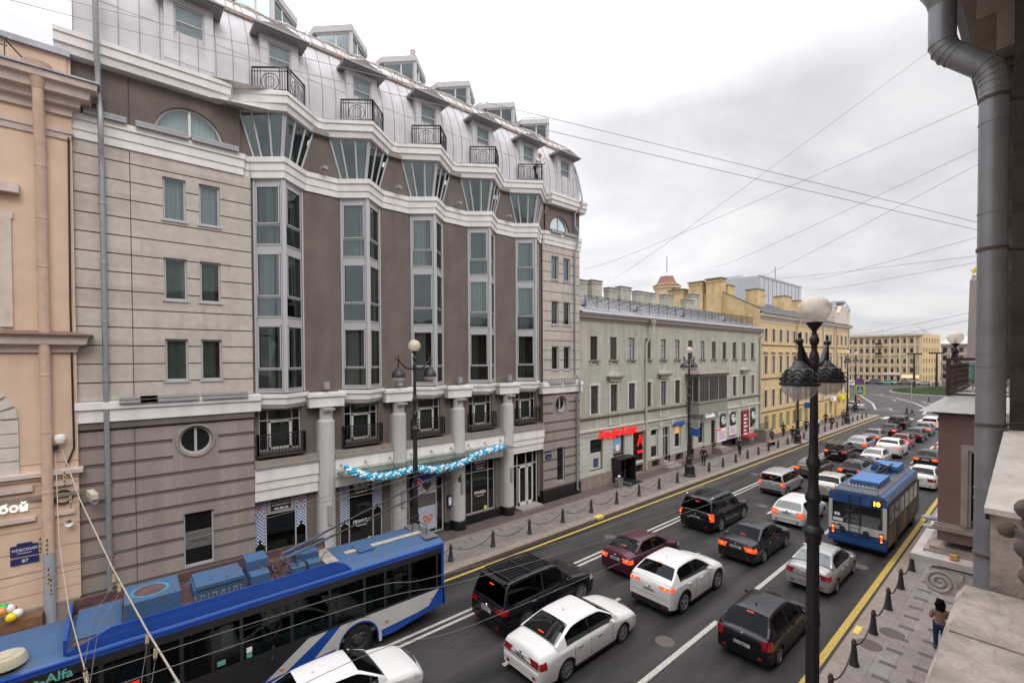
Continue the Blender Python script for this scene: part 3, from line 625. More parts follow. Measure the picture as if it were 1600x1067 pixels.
# second-floor french windows with railings
for c in HC:
    w = window(hotel, (-22.3, 0, 0), YU, c - .87, c + .87, 5.95, 7.8, .16, frameg, g_clear, .06, cols=(c - .5, c + .5), rows=(7.3,), back=room, curtain=(cur_g,), cfrac=(.25, .75))
    f = MB().use(framew)
    for (u0, u1, v0, v1) in ((c - .47, c - .38, 6.0, 7.27), (c + .38, c + .47, 6.0, 7.27), (c - .47, c + .47, 7.2, 7.27), (c - .47, c + .47, 6.0, 6.1)): f.box(-22.42, -22.36, u0, u1, v0, v1)
    f.build('sash_frame', w)
    railing([(-22.28, c - .95), (-21.98, c - .95), (-21.98, c + .95), (-22.28, c + .95)], 5.82, 6.72, 'window_railing', arc=False, bars=.13)
    s_ = MB().use(mat('dark_sill', (.05, .04, .038), .6)); s_.box(-22.3, -21.92, c - 1.0, c + 1.0, 5.76, 5.82); s_.build('window_sill', hotel)
# shop windows
banner = mat('grey_banner', (.115, .11, .11), .7); ging_w = mat('gingham_white', (.6, .62, .68), .8); ging_b = mat('gingham_blue', (.07, .13, .38), .8); orange = mat('pretzel_orange', (.62, .2, .05), .7)
yel = mat('sticker_yellow', (.75, .68, .03), .5); dkblue = mat('sign_navy', (.012, .025, .13), .5); white_e = mat('sign_white', (.8, .8, .8), .5); blackp = mat('sign_black', (.012, .012, .012), .5)
def gingham(mb, x, y0, y1, z0, z1, notch=True):
    n = max(3, round((y1 - y0) / .075)); m_ = round((z1 - z0) / .075); dy_ = (y1 - y0) / n; dz_ = (z1 - z0) / m_
    for i in range(n):
        for j in range(m_):
            zc = z0 + (j + .5) * dz_; yc = (i + .5) / n
            if notch and zc < z0 + .3 * (1 - abs(yc - .5) * 2): continue
            if (i + j) % 2 == 0 or (i % 2 == 0 and j % 2 == 0): mb.use(ging_b if (i + j) % 2 == 0 else ging_w)
            else: mb.use(ging_w)
            mb.face([(x, y0 + i * dy_, z0 + j * dz_), (x, y0 + (i + 1) * dy_, z0 + j * dz_), (x, y0 + (i + 1) * dy_, z0 + (j + 1) * dz_), (x, y0 + i * dy_, z0 + (j + 1) * dz_)])
def pretzel(mb, x, y, z, s):
    mb.use(orange)
    pts = []
    for (u_, v_) in ((-.62, -.72), (-.2, -.35), (.25, .1), (.45, .5), (.75, .72), (1.02, .45), (1.0, 0), (.72, -.5), (.3, -.85), (0, -.92), (-.3, -.85), (-.72, -.5), (-1.0, 0), (-1.02, .45), (-.75, .72), (-.45, .5), (-.25, .1), (.2, -.35), (.62, -.72)): pts.append((x, y + s * u_, z + s * v_))
    mb.tube(pts, s * .15, 6)
for i in (0, 1, 3):
    c = HC[i]; a, b = c - 1.12, c + 1.12
    w = window(hotel, (-22.3, 0, 0), YU, a, b, .62, 3.88, .16, frameg, g_clear, .07, cols=(c - .62, c + .62), rows=(3.12,), back=mat('shop_dark', (.03, .026, .024), .8))
    m = MB().use(banner); m.box(-22.55, -22.54, c - .58, c + .58, 2.15, 2.95); m.build('banner', w)
    lg = text_mesh('PhoLanPho' if False else 'ПЕКАРНЯ', .14, blackp, (-22.53, c, 2.45), (0, 1, 0), (0, 0, 1), .004); lg.tube([(-22.53, c + .09 * cos(t * pi / 8), 2.72 + .09 * sin(t * pi / 8)) for t in range(17)], .012, 4); lg.build('banner_writing', w)
    m = MB().use(blackp if i else MATS['lamp_grey']); m.box(-22.41, -22.405, c - .57, c + .57, 3.17, 3.8)
    if i == 0: m.use(blackp); m.box(-22.404, -22.40, c - .42, c + .42, 3.22, 3.55)
    m.build('sign_panel', w)
    text_mesh('406-73-13', .2, white_e if i else blackp, (-22.395, c, 3.66), (0, 1, 0), (0, 0, 1), .004, .004).build('phone_number', w)
    text_mesh('406-88-18', .14, white_e, (-22.395, c, 3.3), (0, 1, 0), (0, 0, 1), .004, .003).build('phone_number', w)
    text_mesh('доставка пирогов', .085, white_e, (-22.395, c, 3.47), (0, 1, 0), (0, 0, 1), .004, .002).build('sign_writing', w)
    if i < 2:
        for (y0, y1) in ((a + .06, c - .66), (c + .66, b - .06)):
            m = MB(); gingham(m, -22.42, y0, y1, 3.17, 3.8, False); pretzel(m, -22.4, (y0 + y1) / 2, 3.47, .11); m.build('checked_banner', w); m = MB(); gingham(m, -22.42, y0, y1, 1.7 if y0 < c else 2.2, 3.08); m.build('checked_banner', w)
    if i:
        text_mesh('ПРАВДА', .21, white_e, (-22.39, c, 1.82), (0, 1, 0), (0, 0, 1), .004, .006).build('window_writing', w); text_mesh('счастья есть', .09, white_e, (-22.39, c, 1.62), (0, 1, 0), (0, 0, 1), .004, .003).build('window_writing', w)
        m = MB().use(yel); m.lathe([(0, 0), (.13, 0)], (-22.39, c + .4, .82), 20, axis='x'); m.build('round_sticker', w)
    m = MB().use(mat('table_wood', (.16, .07, .03), .5)); m.box(-23.3, -22.8, c - .8, c + .8, 1.0, 1.06); m.build('table_top', w)
# entrance 1 (bay 3) and glass door (bay 5)
c = HC[2]
w = window(hotel, (-22.3, 0, 0), YU, c - 1.12, c + 1.12, .15, 3.88, .18, frameg, g_clear, .09, cols=(c - .55, c + .65), back=MATS['shop_dark'])
m = MB().use(ging_w); m.box(-22.44, -22.43, c - .5, c + .62, .4, 1.75); m.box(-22.44, -22.43, c - .5, c + .62, 2.45, 3.3)
m.use(ging_b)
for j in range(18): m.box(-22.428, -22.426, c - .5, c + .62, .43 + j * .073, .45 + j * .073)
m.use(banner); m.box(-22.44, -22.43, c - .5, c + .62, 1.78, 2.42)
m.use(mat('heart_brown', (.13, .08, .06), .7)); m.prism([(0, -.3), (.28, .02), (.25, .2), (.12, .24), (0, .12), (-.12, .24), (-.25, .2), (-.28, .02)], (-22.425, c + .06, 2.88), (0, 1, 0), (0, 0, 1), 0, .01)
pretzel(m, -22.41, c + .1, 1.08, .26); m.build('door_poster', w)
m = MB().use(frameg); m.tube([(-22.3, c + .56, 1.1), (-22.22, c + .56, 1.15), (-22.22, c + .56, 1.9), (-22.3, c + .56, 1.95)], .02, 6); m.build('door_handle', w)
m = MB().use(dkblue); m.box(-22.2, -21.75, c - .75, c + 1.15, 3.45, 3.8); so = m.build('sign_box', hotel)
m = MB().use(dkblue); m.lathe([(0, .0), (.3, 0), (.3, -.1)], (-21.7, c - .95, 3.35), 24, axis='x'); m.use(white_e); m.lathe([(.24, .01), (.28, .01)], (-21.7, c - .95, 3.35), 24, axis='x'); m.use(RED); m.lathe([(0, .012), (.15, .012)], (-21.7, c - .95, 3.35), 20, axis='x'); m.build('round_sign', hotel)
m = MB().use(dkblue); m.box(-22.25, -22.1, c + 1.25, c + 1.48, 1.5, 2.15); m.use(white_e); m.box(-22.1, -22.095, c + 1.28, c + 1.45, 1.6, 2.05); m.build('menu_box', hotel)
m = MB().use(mat('cream_sign', (.6, .6, .5), .6)); m.box(-22.3, -22.27, c - 1.7, c - 1.3, 1.9, 2.5); m.use(yel); m.box(-22.265, -22.262, c - 1.66, c - 1.45, 1.95, 2.3); m.build('notice', hotel)
c = HC[4]
w = window(hotel, (-22.3, 0, 0), YU, c - 1.12, c + 1.12, .15, 3.88, .18, frameg, g_clear, .09, cols=(c - .68, c + .1, c + .72), rows=(2.95,), back=MATS['shop_dark'])
m = MB().use(framew)
for (u0, u1, v0, v1) in ((c - .6, c - .5, .3, 2.9), (c + .0, c + .08, .3, 2.9), (c - .6, c + .66, 2.78, 2.9), (c - .6, c + .66, .3, .5), (c + .14, c + .22, .3, 2.9), (c + .58, c + .66, .3, 2.9)): m.box(-22.42, -22.35, u0, u1, v0, v1)
m.build('door_frame', w); m = MB().use(steel); m.tube([(-22.3, c + .03, 1.2), (-22.24, c + .03, 1.2), (-22.24, c + .03, 1.6), (-22.3, c + .03, 1.6)], .018, 6); m.build('door_handle', w)
m = MB().use(mat('step_stone', (.3, .27, .25), .8)); m.box(-22.5, -21.6, c - 1.0, c + .9, .1, .3); m.build('door_step', hotel)
# wing ground windows
for (a, b, z0, z1) in (lh[0], rh[0]):
    w = window(hotel, (-22, 0, 0), YU, a, b, z0, z1, .18, frameg, g_dark, .06, back=room)
    if a < 5: m = MB().use(banner); m.box(-22.155, -22.145, a + .05, b - .05, 2.45, 3.15); m.build('banner', w); text_mesh('ПЕКАРНЯ', .12, blackp, (-22.14, (a + b) / 2, 2.72), (0, 1, 0), (0, 0, 1), .003).build('banner_writing', w)
# glass canopy with fixings
can = MB().use(glassmat('canopy_glass', (.72, .80, .75), .34, .25, (.66, .74, .69), .5)); can.box(-21.9, -20.75, 7.7, 18.1, 4.60, 4.62)
co = can.build('glass_canopy', hotel)
m = MB().use(steel)
for y in (7.9, 9.1, 10.4, 11.6, 12.83, 14.1, 15.3, 16.5, 17.7): m.tube([(-21.86, y, 4.95), (-21.0, y, 4.6)], .018, 6); m.lathe([(.05, 0), (.05, .08), (0, .08)], (-21.86, y, 4.95), 10, axis='x')
m.build('canopy_rods', co)
# cameras, spotlights, house number, drainpipes
for (x, y, z) in [(-21.75, HC[i] + 1.87, 18.85) for i in range(4)]:
    m = MB().use(MATS['lamp_grey']); m.obox((x, y, z), (1, .3, 0), (-.3, 1, 0), (0, 0, 1), .14, .12, .07); m.bar((x, y, z - .07), (x, y, 18.65), .04); m.build('floodlight', hotel)
for i in range(4):
    y = HC[i] + 1.87; m = MB().use(MATS['lamp_grey']); m.box(-21.85, -21.65, y - .14, y + .1, 8.62, 8.95); m.build('floodlight', hotel)
m = MB().use(MATS['lamp_grey'])
for (a, b, z, x) in ((-.9, .25, 18.75, -21.75), (.5, 2.1, 18.75, -21.75), (2.2, 3.8, 18.75, -21.75), (22.2, 23.3, 18.72, -21.75), (23.5, 24.9, 18.72, -21.75), (-.1, 1.0, 8.6, -21.7), (.5, 2.3, 8.6, -21.7), (2.4, 4.0, 8.6, -21.7), (22.0, 23.2, 8.4, -21.7), (23.4, 24.6, 8.4, -21.7)):
    m = MB().use(MATS['lamp_grey']); m.box(x - .2, x - .02, a, b, z - .02, z + .07); m.box(x - .06, x + .05, a, b, z - .16, z - .06); m.build('strip_light', hotel)
m = MB().use(mat('plaque_navy', (.02, .03, .12), .4)); m.box(-21.995, -21.95, 21.8, 22.35, 3.35, 3.62); m.box(-21.995, -21.95, 21.8, 22.35, 3.12, 3.32); po = m.build('street_plaque', hotel)
text_mesh('НЕВСКИЙ ПР.', .08, white_e, (-21.945, 22.07, 3.49), (0, 1, 0), (0, 0, 1), .004).build('plaque_writing', po); text_mesh('91', .13, white_e, (-21.945, 22.07, 3.22), (0, 1, 0), (0, 0, 1), .004).build('plaque_writing', po)
m = MB().use(steel)
def pipe(mb, pts, r=.07, joints=()):
    mb.tube(pts, r, 12)
    for p in joints: mb.tube([(p[0], p[1], p[2] - .05), (p[0], p[1], p[2] + .05)], r * 1.22, 12)
pipe(m, [(-21.85, -.45, .3), (-21.85, -.45, 16.9), (-21.75, -.45, 17.4), (-21.5, -.45, 17.8), (-21.5, -.45, 18.6), (-21.6, -.5, 19.3), (-21.6, -.5, 20.2), (-21.35, -.52, 20.6), (-21.35, -.52, 25.0)], .085, [(-21.85, -.45, z) for z in (3, 5.6, 9.3, 11.4, 13.5, 15.6)])
m.build('drainpipe', hotel, smooth=True)
m = MB().use(steel); pipe(m, [(-21.7, 24.85, .5), (-21.85, 24.9, .6), (-21.85, 24.9, 7.2), (-21.6, 24.9, 7.6), (-21.6, 24.9, 8.4), (-21.85, 24.7, 8.9), (-21.85, 24.7, 17.5), (-21.7, 24.8, 18.0), (-21.7, 24.95, 19.0), (-21.85, 24.7, 19.4), (-21.85, 24.7, 20.3), (-21.45, 25.0, 20.8), (-21.45, 25.0, 21.5), (-21.9, 25.1, 23), (-22.3, 25.1, 24), (-22.9, 25.1, 25)], .07, [(-21.85, 24.7, z) for z in (10, 12, 14, 16)]); m.build('drainpipe', hotel, smooth=True)
# upper prow skylights
for i, c in enumerate(HC + [23.6, 1.6]):
    y = c + .22; zt = 27.08
    def rz(x):
        for (x0, z0), (x1, z1) in zip(prof2, prof2[1:]):
            if x1 <= x <= x0: return z0 + (z1 - z0) * (x0 - x) / (x0 - x1)
        return 25.1
    sk = MB().use(dormm)
    sk.sweep([(-26.0, y - 1.5), (-25.0, y - 1.42), (-23.6, y), (-25.0, y + 1.42), (-26.0, y + 1.5)], [(-.35, zt), (.05, zt), (.05, zt + .32), (-.35, zt + .36)]); sk.face([(-27.0, y - 1.4, zt + .34), (-25.0, y - 1.4, zt + .34), (-23.6, y, zt + .34), (-25.0, y + 1.4, zt + .34), (-27.0, y + 1.4, zt + .34)])
    sk.bar((-23.72, y, rz(-23.72)), (-23.72, y, zt), .18)
    so = sk.build('skylight', hotel)
    for s_ in (-1, 1):
        P = lambda k: (-23.72 - 1.36 * k, y + s_ * 1.36 * k)
        g = MB().use(g_teal); pts = [(*P(k), rz(P(k)[0]) + .05) for k in (.05, .3, .6, .95)]; g.face(pts + [(*P(.95), zt), (*P(.05), zt)]); g.build('pane', so)
        f = MB().use(framew); f.tube([(x + .02, yy, z) for x, yy, z in pts], .045, 5); f.bar((*P(.05), zt - .04), (*P(.95), zt - .04), .08)
        f.bar((*P(.42), rz(P(.42)[0])), (*P(.42), zt), .07); f.build('frame', so)
        b = MB().use(room); b.face([(x - .25, yy, z - .1) for x, yy, z in pts] + [(P(.95)[0] - .25, P(.95)[1], zt + .1), (P(.05)[0] - .25, P(.05)[1], zt + .1)]); b.build('dark_room', so)
    f = MB().use(iron); f.tube([(-25.0, y - 1.3, zt + .5), (-23.75, y, zt + .5), (-25.0, y + 1.3, zt + .5)], .012, 5)
    for k in (0, .5, 1): f.bar((-25.0 + 1.25 * k, y - 1.3 * (1 - k), zt + .34), (-25.0 + 1.25 * k, y - 1.3 * (1 - k), zt + .5), .02)
    f.build('safety_rail', so)
m = MB().use(irong)
for z, x in ((28.6, -27.4), (28.25, -27.4)): m.tube([(x, -1, z), (x, 25, z)], .018, 5)
for i in range(18): m.bar((-27.4, -1 + i * 1.53, 27.7), (-27.4, -1 + i * 1.53, 28.6), .03)
m.build('roof_railing', hotel)
m = MB().use(dormm); m.box(-31, -28.3, 9.8, 18.5, 27.9, 28.9); m.box(-27.8, -26.8, 20.0, 21.5, 27.5, 28.6); m.use(white_r2); m.lathe([(.16, 27.2), (.16, 28.9), (.2, 28.95), (0, 29.3)], (-25.5, 13.9, 0), 12); m.build('roof_box', hotel)
# balloon garland
bal_b = mat('balloon_blue', (.0, .36, .62), .25, coat=.3); bal_w = mat('balloon_white', (.62, .72, .74), .25, coat=.3)
gar = thing('balloon_garland', 'sagging garland of turquoise and white balloons under the glass canopy', 'balloon garland', (-20.75, 12.5, 4.4))
kp = [(7.75, 4.95), (8.2, 4.7), (8.9, 4.4), (9.7, 4.3), (10.6, 4.36), (11.3, 4.42), (12.2, 4.2), (13.2, 4.15), (14.1, 4.25), (14.9, 4.5), (15.9, 4.68), (17.1, 4.78)]
def ipol(kp, y):
    for (a, za), (b, zb) in zip(kp, kp[1:]):
        if a <= y <= b: t = (y - a) / (b - a); t2 = t; return za + (zb - za) * t2
    return kp[-1][1]
rows_b = MB(); nb = 0; k = 0; y = 7.75
while y < 17.1:
    for q in range(6):
        a = q * 2 * pi / 6 + (k % 2) * .5; z = ipol(kp, y); r_ = .088 + .012 * sin(k * 1.7 + q); p_ = (-20.75 + .125 * cos(a), y + .02 * sin(q * 2.1), z + .125 * sin(a)); mt_ = bal_b if (q + k // 2) % 3 != 0 and (q * 7 + k * 3) % 5 != 0 else bal_w
        if cos(a) + .6 * sin(a) > .55 and nb < 96: m = MB().use(mt_); m.sphere(p_, r_, 10, 7); m.build('balloon', gar, smooth=True, ang=180); nb += 1
        else: rows_b.use(mt_); rows_b.sphere(p_, r_, 8, 6)
    y += .125; k += 1
m = rows_b
m.build('balloon_row', gar, kind='stuff', smooth=True, ang=180)
# ================================================================ PEACH BUILDING (left edge)
peach = mat('peach_render', (.66, .48, .36), .9, noise=.12, nscale=1.2, streak=.16, bump=.2, bscale=30)
mould = mat('peach_moulding', (.60, .50, .44), .85, noise=.2, nscale=3, streak=.25)
roofg = mat('roof_grey_tin', (.30, .31, .34), .5, metal=.3, noise=.3, nscale=1.5)
pb_ = thing('apartment_building', 'peach rendered old building at the left edge with rusticated ground floor', 'building', (-21.8, -6, 0))
m = MB().use(peach)
gr = [(2.2 + .72 * i, 2.24 + .72 * i) for i in range(7)]
hp = [(-6.0, -3.45, 2.2, 4.6), (-4.6, -2.98, 6.2, 8.9), (-4.4, -2.95, 11.3, 14.6)]
wall(m, (-21.8, 0, 0), YU, -16, -1.2, 1.8, 20.3, hp, .25, gr, .03, reveal=mould)
shaped_opening(m, (-21.8, 0, 0), YU, hp[1], [(-4.45, 6.2), (-3.05, 6.2)] + [(-3.75 + .7 * cos(pi * i / 12), 8.1 + .72 * sin(pi * i / 12)) for i in range(13)], .25)
m.face([(-21.8, -1.205, .1), (-34, -1.205, .1), (-34, -1.205, 20.3), (-21.8, -1.205, 20.3)])
m.use(room); m.box(-34, -22.2, -15.9, -1.4, .2, 20.0)
m.build('wall', pb_)
m = MB().use(mat('plinth_granite', (.26, .22, .19), .8, noise=.3)); m.box(-22, -21.65, -16, -1.22, -.1, 1.8); m.build('plinth', pb_)
P_ = [(-21.8, -16), (-21.8, -1.28), (-22.3, -1.28)]
def mould_run(name, pr, mt, path=P_, parent=pb_): q = MB().use(mt); q.sweep(path, pr); return q.build(name, parent)
mould_run('cornice', [(-.2, 18.3), (.1, 18.32), (.12, 18.55), (.3, 18.6), (.33, 18.8), (.55, 18.85), (.6, 19.1), (.75, 19.15), (.78, 19.35), (-.2, 19.4)], mould)
mould_run('cornice_flashing', [(-.3, 19.41), (.84, 19.36), (.84, 19.42), (-.3, 19.5)], roofg)
mould_run('frieze_band', [(-.2, 17.5), (.05, 17.52), (.08, 17.7), (.12, 17.72), (.12, 17.85), (-.2, 17.9)], mould)
mould_run('belt_course', [(-.2, 10.25), (.1, 10.28), (.15, 10.5), (.35, 10.55), (.4, 10.8), (.48, 10.82), (-.2, 10.95)], mould)
mould_run('belt_flashing', [(-.2, 10.96), (.52, 10.84), (.52, 10.89), (-.2, 11.05)], mat('rusty_red_tin', (.21, .13, .11), .7, noise=.3))
mould_run('ground_cornice', [(-.2, 6.0), (.08, 6.02), (.1, 6.12), (.2, 6.15), (.2, 6.28), (-.2, 6.35)], mould)
mould_run('ground_ledge', [(-.2, 5.35), (.12, 5.38), (.12, 5.5), (-.2, 5.55)], MATS['plinth_granite'])
m = MB().use(peach); m.box(-22.2, -21.75, -2.9, -1.3, 19.4, 20.3); m.box(-22.2, -21.9, -16, -2.9, 19.4, 20.0); m.use(roofg); m.box(-22.3, -21.62, -2.95, -1.2, 20.3, 20.5); m.box(-22.3, -21.8, -16, -2.95, 20.0, 20.12); m.build('parapet', pb_)
m = MB().use(iron)
for z in (19.9, 20.15): m.tube([(-21.3, -14, z), (-21.3, -2.6, z)], .02, 5)
for i in range(8): m.bar((-21.3, -14 + i * 1.62, 19.4), (-21.3, -14 + i * 1.62, 20.15), .03); m.bar((-21.3, -14 + i * 1.62, 20.1), (-21.9, -13.3 + i * 1.62, 19.5), .03)
m.build('roof_fence', pb_)
wh_st = mat('pale_voussoir', (.56, .52, .48), .85, noise=.15)
m = MB().use(wh_st)   # voussoir arch and surround
for i in range(9):
    a0 = pi * i / 9 + .03; a1 = pi * (i + 1) / 9 - .03
    m.prism([(-3.75 + r * cos(a), 8.1 + r * sin(a)) for r, a in ((.74, a0), (1.15, a0), (1.15, a1), (.74, a1))], (-21.8, 0, 0), (0, 1, 0), (0, 0, 1), 0, .07)
for i in range(4):
    for s_ in (-1, 1): m.box(-21.8, -21.74, -3.75 + (s_ * .72 if s_ > 0 else -1.15), -3.75 + (1.15 if s_ > 0 else -.72), 6.3 + i * .45, 6.3 + i * .45 + .42)
m.build('arch_surround', pb_)
m = MB().use(mould); m.box(-21.8, -21.72, -4.7, -2.62, 14.6, 14.8); m.box(-21.8, -21.72, -2.95, -2.66, 11.1, 14.6); m.box(-21.8, -21.5, -4.8, -2.45, 13.9 + 1.5, 14.1 + 1.6); m.build('window_surround', pb_)
m = MB().use(mould); m.box(-21.8, -21.35, -4.9, -2.3, 14.9, 15.15); m.box(-21.8, -21.45, -4.8, -2.4, 14.75, 14.9)
window(pb_, (-21.8, 0, 0), YU, -4.4, -2.95, 11.3, 14.6, .2, frameb, g_dark, .09, cols=(-3.7,), rows=(13.4,)); window(pb_, (-21.8, 0, 0), YU, -6.0, -3.45, 2.2, 4.6, .2, frameb, g_dark, .09)
window(pb_, (-21.8, 0, 0), YU, -4.45, -3.05, 6.2, 8.9, .25, frameb, g_dark, .08)
m = MB().use(mat('peach_pipe', (.60, .42, .32), .7, noise=.15)); m.lathe([(.36, 0), (.30, -.25), (.16, -.75), (.14, -.8)], (-21.3, -1.95, 19.6), 16); m.tube([(-21.3, -1.95, 18.8), (-21.35, -1.95, 17.9), (-21.6, -1.95, 17.3), (-21.6, -1.95, 3.6)], .14, 14)
for z in (16.4, 14.7, 13.1, 9.5, 7.6, 5.6): m.tube([(-21.6, -1.95, z), (-21.6, -1.95, z + .05)], .155, 14)
m.use(mat('pipe_bluegrey', (.33, .35, .40), .6, noise=.15)); m.tube([(-21.6, -1.95, 3.6), (-21.6, -1.95, .3)], .15, 14); m.build('drainpipe', pb_, smooth=True)
m = MB().use(MATS['plaque_navy']); m.box(-21.79, -21.75, -2.85, -2.2, 3.6, 3.95); m.box(-21.79, -21.75, -2.7, -2.35, 3.94, 4.02); m.box(-21.79, -21.75, -2.85, -2.2, 3.33, 3.53); po = m.build('street_plaque', pb_)
text_mesh('НЕВСКИЙ', .12, white_e, (-21.745, -2.52, 3.8), (0, 1, 0), (0, 0, 1), .004).build('plaque_writing', po); text_mesh('ПРОСПЕКТ', .06, white_e, (-21.745, -2.52, 3.69), (0, 1, 0), (0, 0, 1), .004).build('plaque_writing', po); text_mesh('87', .15, white_e, (-21.745, -2.52, 3.43), (0, 1, 0), (0, 0, 1), .004).build('plaque_writing', po)
t_ = text_mesh('обой', .38, mat('letter_white', (.85, .85, .85), .5, emit=(1, 1, 1), estr=.35), (-21.68, -2.85, 5.22), (0, 1, 0), (0, 0, 1), .06, .006); t_.build('shop_writing', pb_)
m = MB().use(mould); m.box(-21.8, -21.66, -8, -2.3, 5.7, 5.88); m.box(-21.8, -21.66, -8, -2.25, 4.72, 4.85); m.box(-21.8, -21.68, -1.85, -1.35, 5.75, 5.9); m.box(-21.8, -21.68, -1.85, -1.32, 4.75, 4.85); m.build('cable_tray', pb_)
m = MB().use(iron); m.tube([(-21.72, -1.6 + .22 * cos(t * pi / 10), 5.35 + .22 * sin(t * pi / 10)) for t in range(21)], .035, 6); m.tube([(-21.74, -1.28, 17.6), (-21.72, -1.32, 12), (-21.74, -1.3, 7), (-21.7, -1.5, 6.4)], .03, 5); m.build('cable', pb_)
m = MB().use(white_e); m.sphere((-21.55, -1.62, 7.3), .12); m.lathe([(.13, 7.32), (.15, 7.4), (.13, 7.5), (0, 7.52)], (-21.55, -1.62, 0), 14); m.use(iron); m.box(-21.8, -21.6, -1.85, -1.68, 7.0, 7.15); m.build('dome_camera', None, 'white dome security camera on the peach wall next to the grey hotel', 'camera', smooth=True)
m = MB().use(white_e); m.lathe([(.12, 0), (.05, -.2), (.04, -.3)], (-21.45, -1.45, 4.5), 12, axis='x'); m.use(iron); m.bar((-21.8, -1.45, 4.5), (-21.7, -1.45, 4.5), .04); m.build('loudspeaker', None, 'small white horn loudspeaker on the peach wall below the coiled cable', 'loudspeaker')
m = MB().use(mat('camera_beige', (.5, .46, .38), .5)); m.obox((-21.45, -.85, 5.35), (.9, .35, -.25), (-.35, .9, 0), (0, 0, 1), .22, .09, .09); m.use(MATS['lamp_grey']); m.tube([(-21.7, -.9, 5.15), (-21.35, -.78, 5.1)], .1, 12); m.use(iron); m.bar((-22, -.9, 5.2), (-21.6, -.9, 5.25), .05); m.build('security_camera', None, 'beige box security camera on the striped granite wall beside the drainpipe', 'camera')
# stall: basement entrance with railing, dark figure bundle, balloons
m = MB()
for (dx, dy_, c_) in ((0, 0, (.02, .45, .1)), (.22, .18, (.8, .6, .02)), (.1, .3, (.75, .75, .75)), (-.1, .15, (.7, .05, .03)), (.1, -.05, (.75, .3, .05)), (0, .12, (.7, .7, .72))):
    m.use(mat('bunch_%d' % int(c_[0] * 100 + c_[1] * 1000), c_, .3, coat=.3)); m.sphere((-21.3 + dx, -2.95 + dy_, 2.2 - abs(dx) * .8 - dy_ * .5), .14, 10, 7)
m.build('balloon_bunch', None, 'bunch of green, yellow, red and white balloons at the peach building doorway', 'balloons', smooth=True, ang=180)
m = MB().use(mat('wood_box', (.2, .1, .05), .8, noise=.3)); m.box(-21.6, -21.2, -3.2, -2.1, .15, 1.7)
for i in range(6): m.box(-21.2, -21.17, -3.1, -2.2, .3 + i * .22, .42 + i * .22)
m.build('kiosk_board', None, 'brown slatted board leaning at the foot of the peach building', 'board')
# ================================================================ GREEN BUILDING
green = mat('green_render', (.43, .425, .36), .9, noise=.2, nscale=.6, streak=.4, bump=.2, bscale=25)
green2 = mat('green_render_light', (.48, .49, .43), .9, noise=.1, nscale=.9, streak=.15)
gtrim = mat('green_trim', (.50, .47, .40), .85, noise=.12, streak=.15); gled = mat('brown_ledge', (.20, .165, .145), .8, noise=.25)
pinkp = mat('pink_granite', (.30, .235, .21), .85, noise=.3, nscale=5, streak=.3)
tin = mat('tin_roof', (.46, .47, .50), .45, metal=.2, noise=.35, nscale=.8, stretch=(1, 1, 1), col2=(.28, .27, .27))
gb = thing('green_building', 'three storey pale green old building with grey tin roof and glazed oriel', 'building', (-22.2, 42, 0))
GY = [26.8 + 2.415 * i for i in range(13)]
m = MB().use(green)
h3 = [(y, y + .86, 9.85, 11.65) for y in GY]; h2 = [(y, y + .9, 5.75, 7.9) for i, y in enumerate(GY) if i not in (6, 7)]
shops = [(26.75, 28.3, 1.35, 3.8), (29.6, 31.1, 2.1, 3.75), (32.3, 34.0, 1.2, 3.75), (34.95, 36.1, 1.2, 3.7), (36.9, 38.0, .55, 3.75), (38.9, 40.0, 1.6, 3.7), (41.3, 42.3, .5, 3.6), (43.3, 44.5, 1.4, 3.5), (46.0, 46.9, .9, 3.5), (48.2, 49.3, 1.9, 3.7), (50.6, 51.7, 1.9, 3.7), (53.2, 54.6, .6, 3.8), (55.6, 56.8, 1.7, 3.8)]
wall(m, (-22.2, 0, 0), YU, 25.4, 58.5, 4.55, 12.9, h3 + h2, .18, reveal=gtrim)
m.use(green2); base_h = [(29.5, 31.4, .15, 1.95), (32.45, 33.6, .35, .98), (34.95, 36.2, .4, 1.0), (38.9, 40.2, .4, 1.05)]
wall(m, (-22.2, 0, 0), YU, 25.4, 58.5, 1.1, 4.3, shops + [(29.5, 31.4, 1.1, 1.95)], .22, [(1.5 + .42 * i, 1.53 + .42 * i) for i in range(7)], .025, reveal=gtrim)
m.use(pinkp); wall(m, (-22.12, 0, 0), YU, 25.4, 58.5, .1, 1.1, [(29.5, 31.4, .12, 1.1), (32.45, 33.6, .35, .98), (34.95, 36.2, .4, 1.0), (36.9, 38.0, .12, 1.1), (38.9, 40.2, .4, 1.05), (41.3, 42.3, .12, 1.1), (46.0, 46.9, .12, 1.1), (48.2, 52.2, .12, 1.1)], .3)
m.face([(-22.12, 25.4, 1.1), (-22.12, 58.5, 1.1), (-22.2, 58.5, 1.1), (-22.2, 25.4, 1.1)])
m.use(room); m.box(-34, -22.8, 25.5, 58.4, .2, 12.8); m.build('wall', gb)
GP = [(-22.2, 25.4), (-22.2, 58.6)]
mould_run('eaves_cornice', [(-.1, 12.75), (.06, 12.8), (.1, 12.95), (.3, 13.02), (.34, 13.2), (.45, 13.24), (.45, 13.32), (-.1, 13.36)], mat('cornice_taupe', (.42, .37, .33), .85, noise=.15, streak=.2), GP, gb)
mould_run('belt_course', [(-.1, 5.3), (.05, 5.32), (.08, 5.42), (.16, 5.46), (.16, 5.54), (-.1, 5.58)], gled, GP, gb)
mould_run('shop_cornice', [(-.1, 4.25), (.06, 4.28), (.1, 4.42), (.18, 4.46), (.18, 4.55), (-.1, 4.6)], gtrim, GP, gb)
mould_run('dentil_band', [(-.1, 4.0 + .2), (.04, 4.1), (.04, 4.24), (-.1, 4.26)], white_r2, GP, gb)
